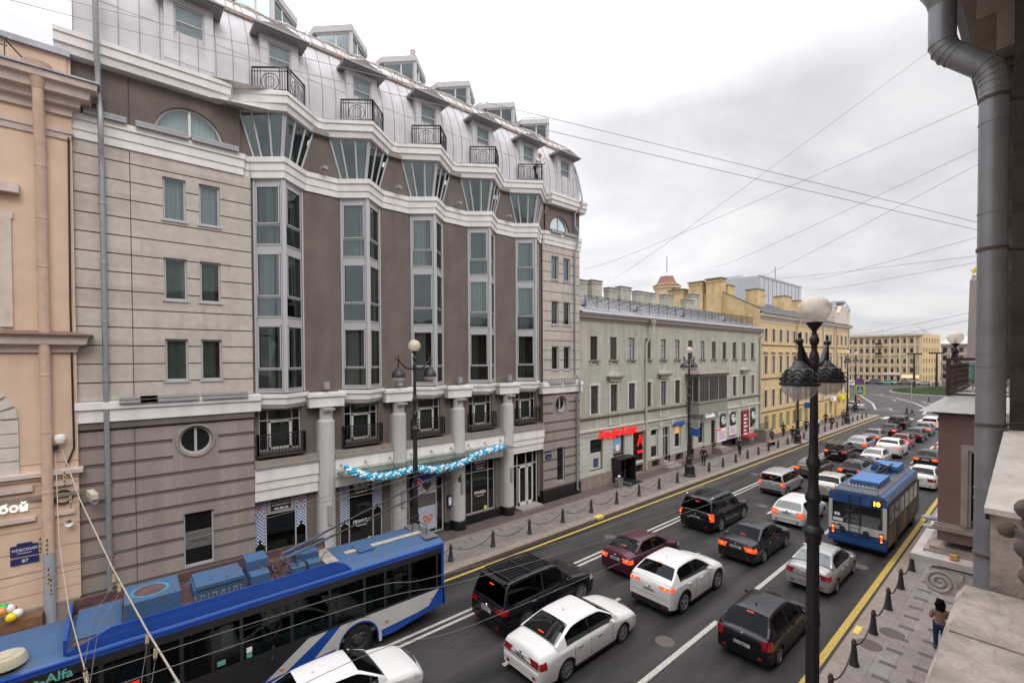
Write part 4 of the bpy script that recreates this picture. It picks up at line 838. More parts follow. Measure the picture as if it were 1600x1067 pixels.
for h in h3:
    w = window(gb, (-22.2, 0, 0), YU, *h, .14, frameb, random.choice(g_greys), .06, cols=((h[0] + h[1]) / 2,), rows=(h[3] - .6,), back=None)
    s_ = MB().use(gled); s_.box(-22.2, -22.06, h[0] - .18, h[1] + .18, h[2] - .12, h[2] - .02); s_.use(gtrim); s_.box(-22.2, -22.1, h[0] - .12, h[0] + .02, h[2] - .3, h[2] - .12); s_.box(-22.2, -22.1, h[1] - .02, h[1] + .12, h[2] - .3, h[2] - .12); s_.build('sill', w)
for j, h in enumerate(h2):
    w = window(gb, (-22.2, 0, 0), YU, *h, .14, frameb, random.choice(g_greys), .06, cols=((h[0] + h[1]) / 2,), rows=(h[3] - .7,))
    s_ = MB().use(white_r2); s_.box(-22.2, -22.15, h[0] - .2, h[0], h[2] - .1, h[3] + .16); s_.box(-22.2, -22.15, h[1], h[1] + .2, h[2] - .1, h[3] + .16); s_.box(-22.2, -22.15, h[0], h[1], h[3], h[3] + .16); s_.build('surround', w)
for i in (1, 4, 7, 11):
    y = GY[i] + .45; z = 8.35 if i != 7 else 8.4
    s_ = MB().use(gled); s_.box(-22.2, -21.8, y - .95, y + .95, z + .1, z + .22); s_.use(gtrim); s_.box(-22.2, -21.9, y - .8, y + .8, z, z + .1); s_.box(-22.2, -22.0, y - .6, y + .6, z - .2, z)
    s_.prism([(-.75, 0)] + [(-.75 * cos(pi * k / 10), .32 * sin(pi * k / 10)) for k in range(1, 10)] + [(.75, 0)], (-22.2, y, z + .22), (0, 1, 0), (0, 0, 1), 0, .26)
    s_.build('pediment', gb)
for i in (1, 4, 11):
    y = GY[i] + .45; s_ = MB().use(white_r2); s_.box(-22.2, -22.1, y - .7, y - .5, 4.7, 5.3); s_.box(-22.2, -22.1, y + .5, y + .7, 4.7, 5.3); s_.box(-22.2, -22.12, y - .5, y + .5, 4.7, 4.82)
    for k in range(6): s_.box(-22.18, -22.12, y - .44 + k * .16, y - .36 + k * .16, 4.82, 5.25)
    s_.build('balustrade_panel', gb)
for (a, b, z0, z1) in shops:
    door = z0 < 1
    w = window(gb, (-22.2, 0, 0), YU, a, b, z0, z1, .2, (framew if a < 38.5 else frameb) if door else frameb if a < 31.5 else framew, g_dark, .07, cols=((a + b) / 2,) if door else (), rows=(z1 - .85,) if (door or a < 28) else (), name='door' if door else 'shop_window')
for y in (28.75, 33.95, 36.5, 38.55, 47.6, 50.0, 52.3, 55.1): s_ = MB().use(white_r2); s_.prism([(-.3, 0), (.3, 0), (.36, .5), (-.36, .5)], (-22.2, y, 3.82), (0, 1, 0), (0, 0, 1), 0, .08); s_.build('keystone', gb)
s_ = MB().use(g_dark); 
for (a, b, z0, z1) in ((32.45, 33.6, .35, .98), (34.95, 36.2, .4, 1.0), (38.9, 40.2, .4, 1.05)): q = MB().use(g_dark); q.face([(-22.35, a, z0), (-22.35, b, z0), (-22.35, b, z1), (-22.35, a, z1)]); q.build('cellar_window', gb)
# basement entrance
s_ = MB().use(blackp); s_.box(-22.3, -21.4, 29.35, 29.5, .1, 2.05); s_.box(-22.3, -21.4, 31.4, 31.5, .1, 2.05); s_.box(-22.3, -21.35, 29.3, 31.55, 2.0, 2.1); s_.box(-22.6, -22.5, 29.4, 31.5, -.5, 2.1); s_.box(-22.3, -20.6, 29.5, 31.4, .155, .165); s_.use(mat('porch_kerb', (.10, .095, .09), .8)); s_.box(-21.4, -20.4, 29.3, 29.5, .1, .42); s_.build('basement_entrance', gb)
# oriel
o_ = MB().use(mat('oriel_green', (.27, .28, .23), .8, noise=.2)); o_.box(-22.2, -20.95, 41.0, 46.9, 4.6, 5.7); o_.box(-22.25, -20.85, 40.9, 47.0, 5.7, 5.82); o_.box(-22.25, -20.85, 40.9, 47.0, 8.2, 8.4)
for y in (41.05, 42.95, 44.9, 46.8): o_.box(-21.1, -20.98, y, y + .12, 5.8, 8.25)
for k in (-22.15, -21.65): o_.box(k, k + .1, 41.02, 41.12, 5.8, 8.25)
oo = o_.build('oriel', gb)
r_ = MB().use(mat('oriel_tin', (.24, .19, .17), .7, noise=.3)); r_.sweep([(-22.2, 40.7), (-20.7, 40.7), (-20.7, 47.2), (-22.2, 47.2)][::-1] if False else [(-22.2, 40.75), (-20.7, 40.75), (-20.7, 47.15), (-22.2, 47.15)], [(.0, 8.4), (.08, 8.45), (-.7, 8.95)]); r_.face([(-22.2, 41.2, 8.85), (-21.3, 41.3, 8.9), (-21.3, 46.6, 8.9), (-22.2, 46.7, 8.85)]); r_.build('oriel_roof', oo)
def muntins(parent, o, U, a, b, z0, z1, nc, nr, fm=frameb):
    U = Vector(U); o = Vector(o); q = MB().use(fm)
    for i in range(nc + 1): p = o + U * (a + (b - a) * i / nc); q.bar(p + ZU * z0, p + ZU * z1, .06)
    for j in range(nr + 1): z = z0 + (z1 - z0) * j / nr; q.bar(o + U * a + ZU * z, o + U * b + ZU * z, .06)
    w = q.build('glazing', parent); g = MB().use(g_grey); g.face([o + U * a + ZU * z0, o + U * b + ZU * z0, o + U * b + ZU * z1, o + U * a + ZU * z1]); g.build('pane', w)
for k, y in enumerate((41.17, 43.07, 45.0)): muntins(oo, (-21.04, 0, 0), (0, 1, 0), y, y + 1.78, 5.85, 8.2, 4, 3)
muntins(oo, (0, 41.07, 0), (1, 0, 0), -22.1, -21.1, 5.85, 8.2, 3, 3)
# roof with seams, guard, chimneys
rf = MB().use(tin); A = (-21.7, 13.35); B = (-28.2, 16.0)
ys = [25.38, 30, 36, 42, 48, 54, 58.6]
for y0, y1 in zip(ys, ys[1:]): rf.face([(A[0], y0, A[1]), (A[0], y1, A[1]), (B[0], y1, B[1]), (B[0], y0, B[1])])
rf.face([(B[0], 25.38, B[1]), (B[0], 58.6, B[1]), (-36, 58.6, 13), (-36, 25.38, 13)]); rf.use(green); rf.face([(A[0], 58.6, A[1]), (B[0], 58.6, B[1]), (-36, 58.6, 13)])
rfo = rf.build('roof', gb); rs = MB().use(mat('tin_seam', (.22, .22, .23), .5))
for i in range(56): y = 25.5 + i * .595; rs.bar((A[0], y, A[1] + .02), (B[0], y, B[1] + .02), .04)
rs.use(mat('tin_pale', (.55, .56, .6), .45)); rs.sweep([(-21.75, 25.4), (-21.75, 58.6)], [(.0, 13.34), (.08, 13.36), (.06, 13.46), (-.2, 13.5)]); rs.build('roof_seams', rfo)
rg = MB().use(irong)
for k in range(7): z = 14.05 + k * .13; rg.tube([(-22.9, 27, z), (-22.9, 58, z)], .014, 4)
for i in range(22): y = 27 + i * 1.47; rg.bar((-22.9, y, 13.8), (-22.9, y, 14.85), .03); rg.bar((-22.9, y, 14.8), (-24.2, y - .3, 14.5), .03)
for i in range(240): y = 27 + i * .129; rg.bar((-22.9, y, 14.02), (-22.9, y, 14.85), .011)
rg.build('snow_fence', rfo)
for y in (27.5, 34.5, 42.5, 51.5): v = MB().use(roofg); v.prism([(-.3, 0), (.3, 0), (0, .5)], (-23.6, y, 14.15), (0, 1, 0), (0, 0, 1), -.6, .3); v.build('roof_vent', rfo)
chg = mat('chimney_green', (.40, .39, .33), .9, noise=.3, nscale=1.2, streak=.4)
for (a, b, z, x) in ((30.9, 32.3, 17.2, -27), (32.5, 34.2, 17.3, -26.8), (35.2, 36.8, 16.9, -27), (37.1, 39.1, 17.2, -27), (39.8, 43.6, 17.0, -27), (44.9, 47.2, 17.1, -27), (48.7, 50.9, 16.8, -26.6), (51.0, 53.0, 17.7, -27)):
    q = MB().use(chg); z -= .25; q.box(x - .5, x + .1, a, b - .3, 14.5, z); q.box(x - .56, x + .16, a - .06, b - .24, z - .25, z - .1); q.use(roofg); q.box(x - .6, x + .2, a - .1, b - .2, z, z + .08); q.build('chimney', rfo)
q = MB().use(mat('pipe_sage', (.45, .46, .38), .7, noise=.15)); q.lathe([(.25, 0), (.2, -.3), (.1, -.5)], (-21.6, 34.35, 13.2), 12); q.tube([(-21.6, 34.35, 12.7), (-21.6, 34.3, 12.2), (-22.05, 34.0, 11.2), (-22.05, 34.0, .4)], .1, 10); q.tube([(-22.05, 34.3, 3.9), (-22.05, 34.3, .4)], .001, 4); q.build('drainpipe', gb, smooth=True)
q = MB().use(MATS['pipe_sage']); q.tube([(-21.7, 58.2, 13.2), (-21.7, 58.2, 12.8), (-22.05, 58.1, 12.2), (-22.05, 58.1, .4)], .1, 10); q.build('drainpipe', gb, smooth=True)
# shop signs and posters on the green building
text_mesh('Альфа·Банк', .88, RED, (-22.05, 30.15, 4.05), (0, 1, 0), (0, 0, 1), .1, .012).build('bank_sign', gb)
sg = text_mesh('А', 1.25, RED, (-22.1, 33.15, 3.0), (0, 1, 0), (0, 0, 1), .06, .015); sg.use(RED); sg.box(-22.13, -22.07, 32.75, 33.55, 2.0, 2.2); sg.build('bank_logo', gb)
q = MB().use(mat('poster_sky', (.2, .42, .68), .6)); q.box(-22.38, -22.36, 29.85, 30.85, 2.7, 3.6); q.use(mat('poster_mountain', (.25, .2, .22), .6)); q.box(-22.37, -22.35, 29.85, 30.85, 2.3, 2.7); q.use(white_e); q.box(-22.365, -22.345, 30.1, 30.6, 2.5, 3.0); q.build('window_poster', gb)
q = MB().use(mat('poster_cream', (.5, .47, .40), .6)); q.box(-22.38, -22.36, 26.85, 28.2, 1.45, 2.75); q.use(mat('poster_blue', (.04, .07, .16), .6)); q.box(-22.365, -22.345, 27.3, 27.9, 1.6, 2.3); q.build('window_poster', gb)
q = MB().use(MATS['poster_cream']); q.box(-22.38, -22.36, 35.05, 36.0, 2.1, 3.2); q.use(blackp); q.box(-22.365, -22.355, 35.05, 36.0, 1.9, 2.2); q.build('window_poster', gb)
q = MB().use(mat('sign_blue', (.02, .10, .35), .5)); q.box(-22.2, -21.95, 38.5, 40.3, 3.72, 4.02); q.build('blue_sign', gb); q = MB().use(mat('sign_orange', (.6, .25, .05), .5, emit=(1, .5, .15), estr=.3)); q.box(-22.37, -22.35, 39.0, 39.9, 2.9, 3.55); q.build('lit_poster', gb)
q = MB().use(MATS['sign_blue']); q.box(-21.9, -20.9, 40.9, 41.05, 2.7, 3.3); q.box(-21.95, -20.85, 40.85, 41.1, 2.6, 2.7); q.use(MATS['lamp_grey']); q.box(-21.9, -20.9, 40.85, 41.1, 3.4, 4.1); q.build('projecting_sign', gb)
text_mesh('Econometrix' if False else 'Econika', .62, MATS['letter_white'], (-21.98, 45.4, 4.12), (0, 1, 0), (0, 0, 1), .06, .015).build('shop_writing', gb)
pst = mat('poster_black', (.02, .02, .022), .5); pmg = mat('poster_magenta', (.5, .12, .35), .5)
for (a, b, z0, z1, t) in ((47.9, 49.2, 2.6, 4.0, 'c'), (50.3, 51.6, 2.6, 4.0, 'c'), (55.6, 56.9, 2.3, 4.1, 'c')):
    q = MB().use(pst); q.box(-22.18, -22.12, a, b, z0, z1); q.use(white_e); y = (a + b) / 2; z = (z0 + z1) / 2; q.tube([(-22.11, y + .38 * cos(k * pi / 8), z + .38 * sin(k * pi / 8)) for k in range(17)], .07, 5); q.lathe([(0, 0), (.2, 0)], (-22.1, y, z), 10, axis='x'); q.build('round_logo_poster', gb)
q = MB().use(white_e); q.box(-22.18, -22.1, 47.2, 49.2, 1.1, 2.5); q.box(-22.18, -22.1, 50.0, 51.7, 1.4, 2.5); q.use(RED); q.box(-22.095, -22.09, 47.2, 48.0, 2.3, 2.5); q.use(pmg); q.box(-22.095, -22.09, 50.0, 51.7, 1.4, 1.55)
for i in range(7): q.box(-22.096, -22.09, 47.5, 49.0, 1.35 + i * .13, 1.4 + i * .13); q.box(-22.096, -22.09, 50.2, 51.5, 1.7 + i * .11, 1.74 + i * .11)
q.build('price_board', gb)
q = MB().use(mat('sign_crimson', (.22, .015, .02), .5)); q.box(-22.1, -22.02, 53.1, 54.8, .9, 4.0); q.use(white_e)
for i in range(6): q.box(-22.015, -22.01, 53.4, 54.4 - (i % 2) * .3, 1.2 + i * .42, 1.4 + i * .42)
q.build('menu_board', gb); q = MB().use(mat('awning_red', (.4, .04, .05), .7)); q.box(-22.0, -21.3, 52.9, 55.4, .95, 1.25); q.build('awning', gb); q = MB().use(MATS['plinth_granite']); q.box(-22.1, -20.8, 56.6, 58.4, .1, 1.5); q.build('porch', gb); q = MB().use(MATS['plinth_granite']); q.box(-22.1, -21.0, 46.0, 48.3, .1, .55); q.box(-22.1, -21.2, 46.0, 47.9, .55, .75); q.build('porch', gb)
q = MB().use(MATS['step_stone']); q.box(-22.2, -21.3, 36.4, 38.6, .1, .32); q.box(-22.2, -21.6, 36.6, 38.3, .32, .5); q.build('door_step', gb)
q = MB().use(pst)
for i in range(12): q.bar((-21.2, 55.6 + i * .24, 1.4), (-21.2, 55.6 + i * .24, 2.3), .03)
q.bar((-21.2, 55.6, 2.3), (-21.2, 58.4, 2.3), .05); q.build('porch_railing', gb)
# ================================================================ YELLOW BUILDING
yel_r = mat('yellow_render', (.63, .455, .24), .9, noise=.14, nscale=.7, streak=.2); yel_g = mat('yellow_ground', (.62, .43, .17), .9, noise=.12, nscale=.7)
ytr = mat('cream_trim', (.56, .50, .42), .85, noise=.1); yel_c = mat('chimney_yellow', (.60, .44, .23), .9, noise=.3, nscale=1, streak=.4); moss = mat('mossy_tin', (.16, .19, .12), .8, noise=.3)
yb_ = thing('yellow_building', 'four storey yellow building with long facade, chimneys and mossy firewall', 'building', (-22.4, 78, 0))
YY = [60.2 + 2.46 * i for i in range(9)] + [84.2, 86.6] + [90.2, 92.6, 95.0]
rows = [(3.75, 5.9), (7.95, 10.15), (11.95, 13.55)]
holes = [(y, y + (.85 if y < 90 else 1.0), a, b) for y in YY for a, b in rows] + [(y, y + 1.3, .7, 2.7) for y in YY[:11]]
m = MB().use(yel_r); wall(m, (-22.4, 0, 0), YU, 58.6, 97.5, 3.1, 15.0, [h for h in holes if h[2] > 3.1], .15, reveal=ytr)
m.use(yel_g); wall(m, (-22.38, 0, 0), YU, 58.6, 97.5, .1, 3.1, [h for h in holes if h[2] < 3], .15)
m.use(yel_r); m.face([(-22.4, 97.5, .1), (-36, 97.5, .1), (-36, 97.5, 15), (-22.4, 97.5, 15)])
m.use(room); m.box(-34, -22.9, 58.8, 97.3, .2, 14.8); m.build('wall', yb_)
# firewall above the green roof
m = MB().use(yel_c); m.prism([(-22.3, 12.6), (-22.3, 15.9), (-26.6, 18.3), (-34, 18.3), (-34, 12.6)], (0, 58.55, 0), (1, 0, 0), (0, 0, 1), 0, .35)
m.use(moss); m.bar((-22.2, 58.4, 15.95), (-26.6, 58.4, 18.35), .5, .12); m.build('firewall', yb_)
for (x0, x1, z) in ((-31.0, -29.1, 19.9), (-28.6, -26.7, 20.05), (-34, -31.8, 19.2)):
    q = MB().use(yel_c); q.box(x0, x1, 57.8, 59.2, 14.6, z); q.box(x0 - .08, x1 + .08, 57.7, 59.3, z - .35, z - .2); q.use(moss); q.box(x0 - .15, x1 + .15, 57.6, 59.4, z, z + .13); q.build('chimney', yb_)
YP = [(-22.4, 58.6), (-22.4, 97.6), (-23.5, 97.6)]
mould_run('eaves_cornice', [(-.1, 14.6), (.08, 14.65), (.12, 14.9), (.4, 15.0), (.5, 15.3), (.6, 15.35), (-.1, 15.45)], ytr, YP, yb_)
mould_run('belt_course', [(-.1, 11.4), (.06, 11.42), (.12, 11.55), (-.1, 11.6)], gled, YP, yb_); mould_run('belt_course', [(-.1, 7.2), (.06, 7.22), (.12, 7.4), (-.1, 7.45)], gled, YP, yb_); mould_run('belt_course', [(-.1, 3.05), (.06, 3.1), (.12, 3.25), (-.1, 3.3)], gled, YP, yb_)
m = MB().use(white_r2); m.box(-22.5, -22.34, 58.7, 96, 14.35, 14.5); m.build('frieze_band', yb_)
for h in holes:
    if h[2] < 3: window(yb_, (-22.38, 0, 0), YU, *h, .14, ytr, mat('shop_green_glass', (.16, .22, .16), .3), .07, name='shop_window'); continue
    w = window(yb_, (-22.4, 0, 0), YU, *h, .12, frameb, random.choice(g_greys[:4]), .05, cols=((h[0] + h[1]) / 2,))
    s_ = MB().use(ytr); s_.box(-22.4, -22.33, h[0] - .2, h[0], h[2], h[3] + .18); s_.box(-22.4, -22.33, h[1], h[1] + .2, h[2], h[3] + .18); s_.box(-22.4, -22.33, h[0], h[1], h[3], h[3] + .18); s_.build('surround', w)
    if h[2] > 7 and h[2] < 9: s_ = MB().use(ytr); s_.box(-22.4, -22.1, h[0] - .3, h[1] + .3, h[3] + .45, h[3] + .58); s_.build('window_hood', yb_)
for (y0, y1) in ((82.9, 83.3), (88.6, 89.0), (97.0, 97.4)): q = MB().use(ytr); q.box(-22.4, -22.2, y0, y1, 3.2, 14.6); q.build('pilaster', yb_)
rf = MB().use(tin); rf.face([(-21.9, 58.6, 15.45), (-21.9, 97.6, 15.45), (-28, 95, 18.2), (-28, 58.6, 18.2)]); rf.face([(-28, 58.6, 18.2), (-28, 95, 18.2), (-36, 97.6, 15), (-36, 58.6, 15)]); rf.face([(-21.9, 97.6, 15.45), (-36, 97.6, 15), (-28, 95, 18.2)]); rfo = rf.build('roof', yb_)
rs = MB().use(MATS['tin_seam'])
for i in range(46): y = 59 + i * .8; rs.bar((-21.9, y, 15.48), (-28, y, 18.23), .05)
rs.build('roof_seams', rfo)
for (x, a, b, z) in ((-26, 66, 68.5, 19.3), (-27, 70, 71.5, 18.9), (-26, 76, 79, 19.2), (-26, 82, 84, 19.0), (-29, 61, 63, 20.2), (-29, 64, 66, 20.0)):
    q = MB().use(yel_c); q.box(x - 1, x + .5, a, b, 16, z); q.use(moss); q.box(x - 1.1, x + .6, a - .1, b + .1, z, z + .12); q.build('chimney', rfo)
# attic turret over the far pavilion
q = MB().use(ytr); q.box(-24.6, -22.2, 88.8, 97.4, 15.45, 16.6); q.prism([(-2.4, 0), (2.4, 0), (2.4, .8), (0, 2.6), (-2.4, .8)], (-22.2, 93.2, 16.6), (0, 1, 0), (0, 0, 1), -2.2, 0)
q.use(roofg); q.box(-24.8, -22.0, 92.3, 94.1, 19.0, 19.4)
for y in (89.2, 96.8): q.use(ytr); q.box(-22.9, -22.2, y - .5, y + .5, 16.6, 18.0); q.use(roofg); q.lathe([(.55, 18.0), (.3, 18.6), (.0, 19.4)], (-22.5, y, 0), 8)
q.build('attic', yb_)
q = MB().use(MATS['chimney_yellow']); q.tube([(-21.9, 71.5, 15.3), (-22.0, 71.4, 14.6), (-22.25, 71.2, 13.9), (-22.25, 71.2, .3)], .12, 8); q.tube([(-22.2, 89.5, 15), (-22.2, 89.5, .3)], .12, 8); q.build('drainpipe', yb_)
q = MB().use(MATS['sign_blue']); q.box(-22.3, -21.2, 74.5, 74.65, 2.7, 3.5); q.use(white_e); q.lathe([(0, -.3), (.5, -.3), (.5, 0), (0, 0)], (-21.4, 75, 3.0), 14, axis='y'); q.build('projecting_sign', yb_)
q = MB().use(yel); q.box(-22.3, -21.7, 91, 92.6, 2.9, 3.5); q.box(-22.3, -21.7, 94, 95.2, 2.9, 3.5); q.use(white_e); q.box(-22.3, -21.8, 86.5, 88, 2.9, 3.6); q.build('shop_sign', yb_)
# ================================================================ FAR BUILDINGS
def simple_block(name, label, o, U, L, H, D, m_wall, nwin, rows, roofh, rm, loc=None, wsz=(1.3, 1.9), trim=ytr, first=.6, extra=None, skip=()):
    U = Vector(U).normalized(); Nn = U.cross(ZU); o = Vector(o); b = thing(name, label, 'building', tuple(o))
    holes = [(L * (i + .5) / nwin - wsz[0] / 2, L * (i + .5) / nwin + wsz[0] / 2, z, z + wsz[1]) for i in range(nwin) for z in rows if (i not in skip)]
    m = MB().use(m_wall); wall(m, o, U, 0, L, 0, H, holes, .3); P = lambda u, v, d: o + U * u + ZU * v + Nn * d
    m.face([P(0, 0, 0), P(0, 0, -D), P(0, H, -D), P(0, H, 0)]); m.face([P(L, 0, 0), P(L, 0, -D), P(L, H, -D), P(L, H, 0)]); m.use(room); m.face([P(.1, .1, -.6), P(L - .1, .1, -.6), P(L - .1, H - .1, -.6), P(.1, H - .1, -.6)]); m.build('wall', b)
    r = MB().use(rm); r.face([P(-.6, H + .1, .8), P(L + .6, H + .1, .8), P(L - 3, H + roofh, -D * .4), P(3, H + roofh, -D * .4)]); r.face([P(-.6, H + .1, .8), P(3, H + roofh, -D * .4), P(-.6, H, -D)]); r.face([P(L + .6, H + .1, .8), P(L - 3, H + roofh, -D * .4), P(L + .6, H, -D)]); r.build('roof', b)
    c = MB().use(trim); c.obox(P(L / 2, H - .2, .35), U, ZU, Nn, L / 2 + .4, .3, .4)
    for z in rows[1:]: c.obox(P(L / 2, z - .9, .1), U, ZU, Nn, L / 2, .15, .15)
    c.build('cornice', b)
    for h in holes:
        w = MB().use(trim); 
        for (u0, u1, v0, v1) in ((h[0] - .2, h[0], h[2], h[3] + .2), (h[1], h[1] + .2, h[2], h[3] + .2)): w.obox(P((u0 + u1) / 2, (v0 + v1) / 2, .06), U, ZU, Nn, (u1 - u0) / 2, (v1 - v0) / 2, .06)
        wo = w.build('window', b); g = MB().use(random.choice(g_greys[:4])); g.face([P(h[0], h[2], -.25), P(h[1], h[2], -.25), P(h[1], h[3], -.25), P(h[0], h[3], -.25)]); g.build('pane', wo)
    return b, P
hy = mat('far_yellow', (.64, .475, .26), .9, noise=.1, nscale=.3); hyp = mat('far_pilaster', (.64, .54, .40), .9)
# facade runs from (-51.5,222) to (-29,222); looking towards the street square (normal -Y)
fb, P = simple_block('square_building', 'long yellow five storey building across the square', (-51.5, 222, 0), (1, 0, 0), 22.6, 18.2, 24, hy, 12, (1.0, 4.0, 7.4, 11.4, 15.0), 4.0, mat('pale_tin', (.30, .295, .295), .5, noise=.3, nscale=.6), trim=hyp, wsz=(.95, 1.7), skip=(11,))
# its side towards the avenue
U2 = Vector((3.0, 18, 0)).normalized(); 
m = MB().use(hy); oo_ = Vector((-28.9, 222, 0)); hs = [(1.5 + i * 2.7, 2.5 + i * 2.7, z, z + 1.7) for i in range(6) for z in (1, 4, 7.4, 11.4, 15)]
wall(m, oo_, U2, 0, 18.3, 0, 18.2, hs, .3, reveal=hyp); m.build('side_wall', fb)
for h in hs:
    g = MB().use(g_grey); Nn = U2.cross(ZU); g.face([oo_ + U2 * h[0] + ZU * h[2] - Nn * .25, oo_ + U2 * h[1] + ZU * h[2] - Nn * .25, oo_ + U2 * h[1] + ZU * h[3] - Nn * .25, oo_ + U2 * h[0] + ZU * h[3] - Nn * .25]); g.build('pane', fb)
for x in (-50.9, -47.9, -45.8, -43.7, -38.0, -35.0, -33.0, -30.8, -29.3):
    q = MB().use(hyp); q.box(x - .3, x + .3, 221.7, 222, 3.2, 17.8); q.build('pilaster', fb)
for z in (10.4, 14.2): q = MB().use(ytr); q.box(-42.2, -40.2, 220.8, 222, z, z + .25); q.use(iron); q.box(-42.2, -40.2, 220.8, 220.86, z + .25, z + 1.1); q.build('balcony', fb)
q = MB().use(white_e); q.box(-40, -35, 221.6, 221.9, 3.2, 3.8); q.use(mat('shop_glow', (.7, .5, .3), .5, emit=(1, .75, .45), estr=.4)); q.box(-34.5, -29.5, 221.6, 221.9, 2.0, 3.1); q.build('shop_fronts', fb)
for i in range(6): q = MB().use(MATS['wall_grey_brown'] if 'wall_grey_brown' in MATS else mat('wall_grey_brown', (.3, .26, .22), .9)); q.box(-47 + i * 3.1, -46.4 + i * 3.1, 229, 230, 19.3, 20.6 + (i % 2) * .2); q.build('chimney', fb)
q = MB().use(mat('roof_lattice', (.3, .3, .31), .6)); q.tube([(-51, 222, 19.4), (-30, 222, 19.4)], .05, 4)
for i in range(22): q.bar((-51 + i, 222, 18.6), (-51 + i, 222, 19.4), .06)
q.build('roof_rail', fb)
simple_block('red_building', 'narrow salmon red building left of the square building', (-59, 226, 0), (1, 0, 0), 7.2, 17.5, 15, mat('salmon_render', (.48, .2, .13), .9), 3, (1, 4.5, 8, 11.5, 15), 4, mat('red_tin', (.38, .17, .12), .7))
simple_block('pink_building', 'pale pink building right of the square building', (-27, 252, 0), (1, 0, 0), 26, 15, 15, mat('palepink_render', (.50, .40, .36), .9), 11, (1, 4.6, 8.2, 11.6), 3, mat('pale_roof', (.55, .48, .44), .7))
simple_block('cream_building', 'cream building behind the obelisk at the right', (-6, 238, 0), (1, 0, 0), 60, 15, 15, mat('cream_render', (.5, .44, .36), .9), 18, (1, 4.6, 8.2, 11.6), 3, tin)
# grey slab block behind
q = MB().use(mat('far_slab', (.50, .52, .55), .7, noise=.1, nscale=.2)); q.box(-74, -60, 157, 196, 0, 36.5); q.box(-75, -66, 158, 164, 36, 37.5); gs = q.build('office_tower', None, 'long grey slab tower with ribbed wall rising behind the yellow roofs', 'building')
q = MB().use(mat('far_rib', (.43, .44, .47), .7))
for i in range(11): q.box(-60, -59.8, 157 + i * 3.6, 157.3 + i * 3.6, 15, 36.5)
q.box(-60, -59.8, 157, 196, 36.2, 36.7); q.build('wall_ribs', gs); q = MB().use(irong); q.bar((-62, 176, 36), (-62, 176, 42), .15); q.build('antenna', gs)
# red-roofed cupola behind the green roof
cu_ = MB().use(mat('cupola_yellow', (.55, .43, .28), .9)); cu_.lathe([(2.2, 14), (2.2, 22.4), (2.5, 22.6), (2.5, 22.9), (2.0, 23.0), (2.0, 23.1)], (-45, 76, 0), 8); co_ = cu_.build('cupola', None, 'small yellow octagonal tower with red bell roof rising behind the chimneys', 'tower')
q = MB().use(mat('cupola_red', (.24, .12, .085), .8, noise=.2)); q.lathe([(2.6, 23.0), (1.8, 23.6), (1.35, 24.4), (1.2, 24.8), (0, 24.9)], (-45, 76, 0), 8); q.use(iron); q.bar((-45, 76, 25.5), (-45, 76, 28.5), .08); q.build('roof', co_)
q = MB().use(room); q.box(-44.2, -42.6, 74.6, 75.6, 21.2, 22.2); q.build('window', co_)
simple_block('courtyard_building', 'yellow block seen behind the green roof chimneys', (-44, 60, 0), (0, 1, 0), 26, 18.5, 8, yel_r, 6, (10, 14), 1.5, tin)
# obelisk with star
q = MB().use(mat('obelisk_granite', (.30, .25, .23), .8, noise=.15)); ox, oy = -13.9, 200
q.lathe([(3.6, 0), (3.6, 3), (2.6, 3.2), (2.6, 8.6), (1.9, 9), (1.35, 33.3), (0.7, 34.6), (0, 34.8)], (ox, oy, 0), 5); ob_ = q.build('obelisk', None, 'tall grey granite obelisk topped with a gold star on the square', 'monument')
q = MB().use(mat('gold_leaf', (.75, .5, .08), .3, metal=.8)); q.prism([((1.3 if k % 2 == 0 else .55) * sin(k * pi / 5), (1.3 if k % 2 == 0 else .55) * cos(k * pi / 5)) for k in range(10)], (ox, oy, 36.2), (1, 0, 0), (0, 0, 1), -.2, .2); q.lathe([(.7, 34.6), (.8, 34.8), (.2, 35)], (ox, oy, 0), 8); q.build('star', ob_)
q = MB().use(mat('plinth_green', (.1, .2, .17), .7)); q.box(ox - 3.0, ox + 3.0, oy - 3.8, oy - 3.2, 3, 8); q.build('relief', ob_)
# ================================================================ OWN BUILDING (right), partly overhead
mauve = mat('mauve_render', (.255, .165, .150), .9, noise=.14, nscale=1.5, streak=.2, bump=.3, bscale=30); mtr = mat('mauve_trim', (.42, .35, .31), .85, noise=.2, nscale=3, streak=.3)
sand = mat('worn_sandstone', (.52, .455, .40), .9, noise=.35, nscale=5, bump=1.0, bscale=14, col2=(.27, .23, .205)); sandw = mat('worn_pale_stone', (.74, .69, .62), .85, noise=.2, nscale=4, bump=.5, bscale=18, col2=(.46, .42, .38), stretch=(1, .35, 1))
darkst = mat('dark_stone', (.055, .045, .04), .9, noise=.5, nscale=6, bump=1, bscale=20, col2=(.16, .13, .11)); beigew = mat('beige_soffit', (.30, .24, .20), .9, noise=.15)  # very dark brown stone with paler mottling, and plain beige for the soffit
ow = thing('stone_building', 'mauve and sandstone building on the right with bay, ledges and eaves', 'building', (0, 6, 0))
m = MB().use(beigew); m.box(1.9, 8, -60, 2.0, 0, 15.5); m.box(.35, 8, 2.0, 6.9, 0, 15.5); m.use(mauve); m.box(-.22, 8, 8.2, 60, 0, 15.5); m.use(MATS['dark_wall'] if 'dark_wall' in MATS else mat('dark_wall', (.10, .08, .07), .9, noise=.5, nscale=3, bump=.6, bscale=12)); m.box(-.222, 8, 6.95, 8.2, 0, 15.5); m.build('wall', ow)  # short wall stretch by the drainpipe is coloured darker than the mauve
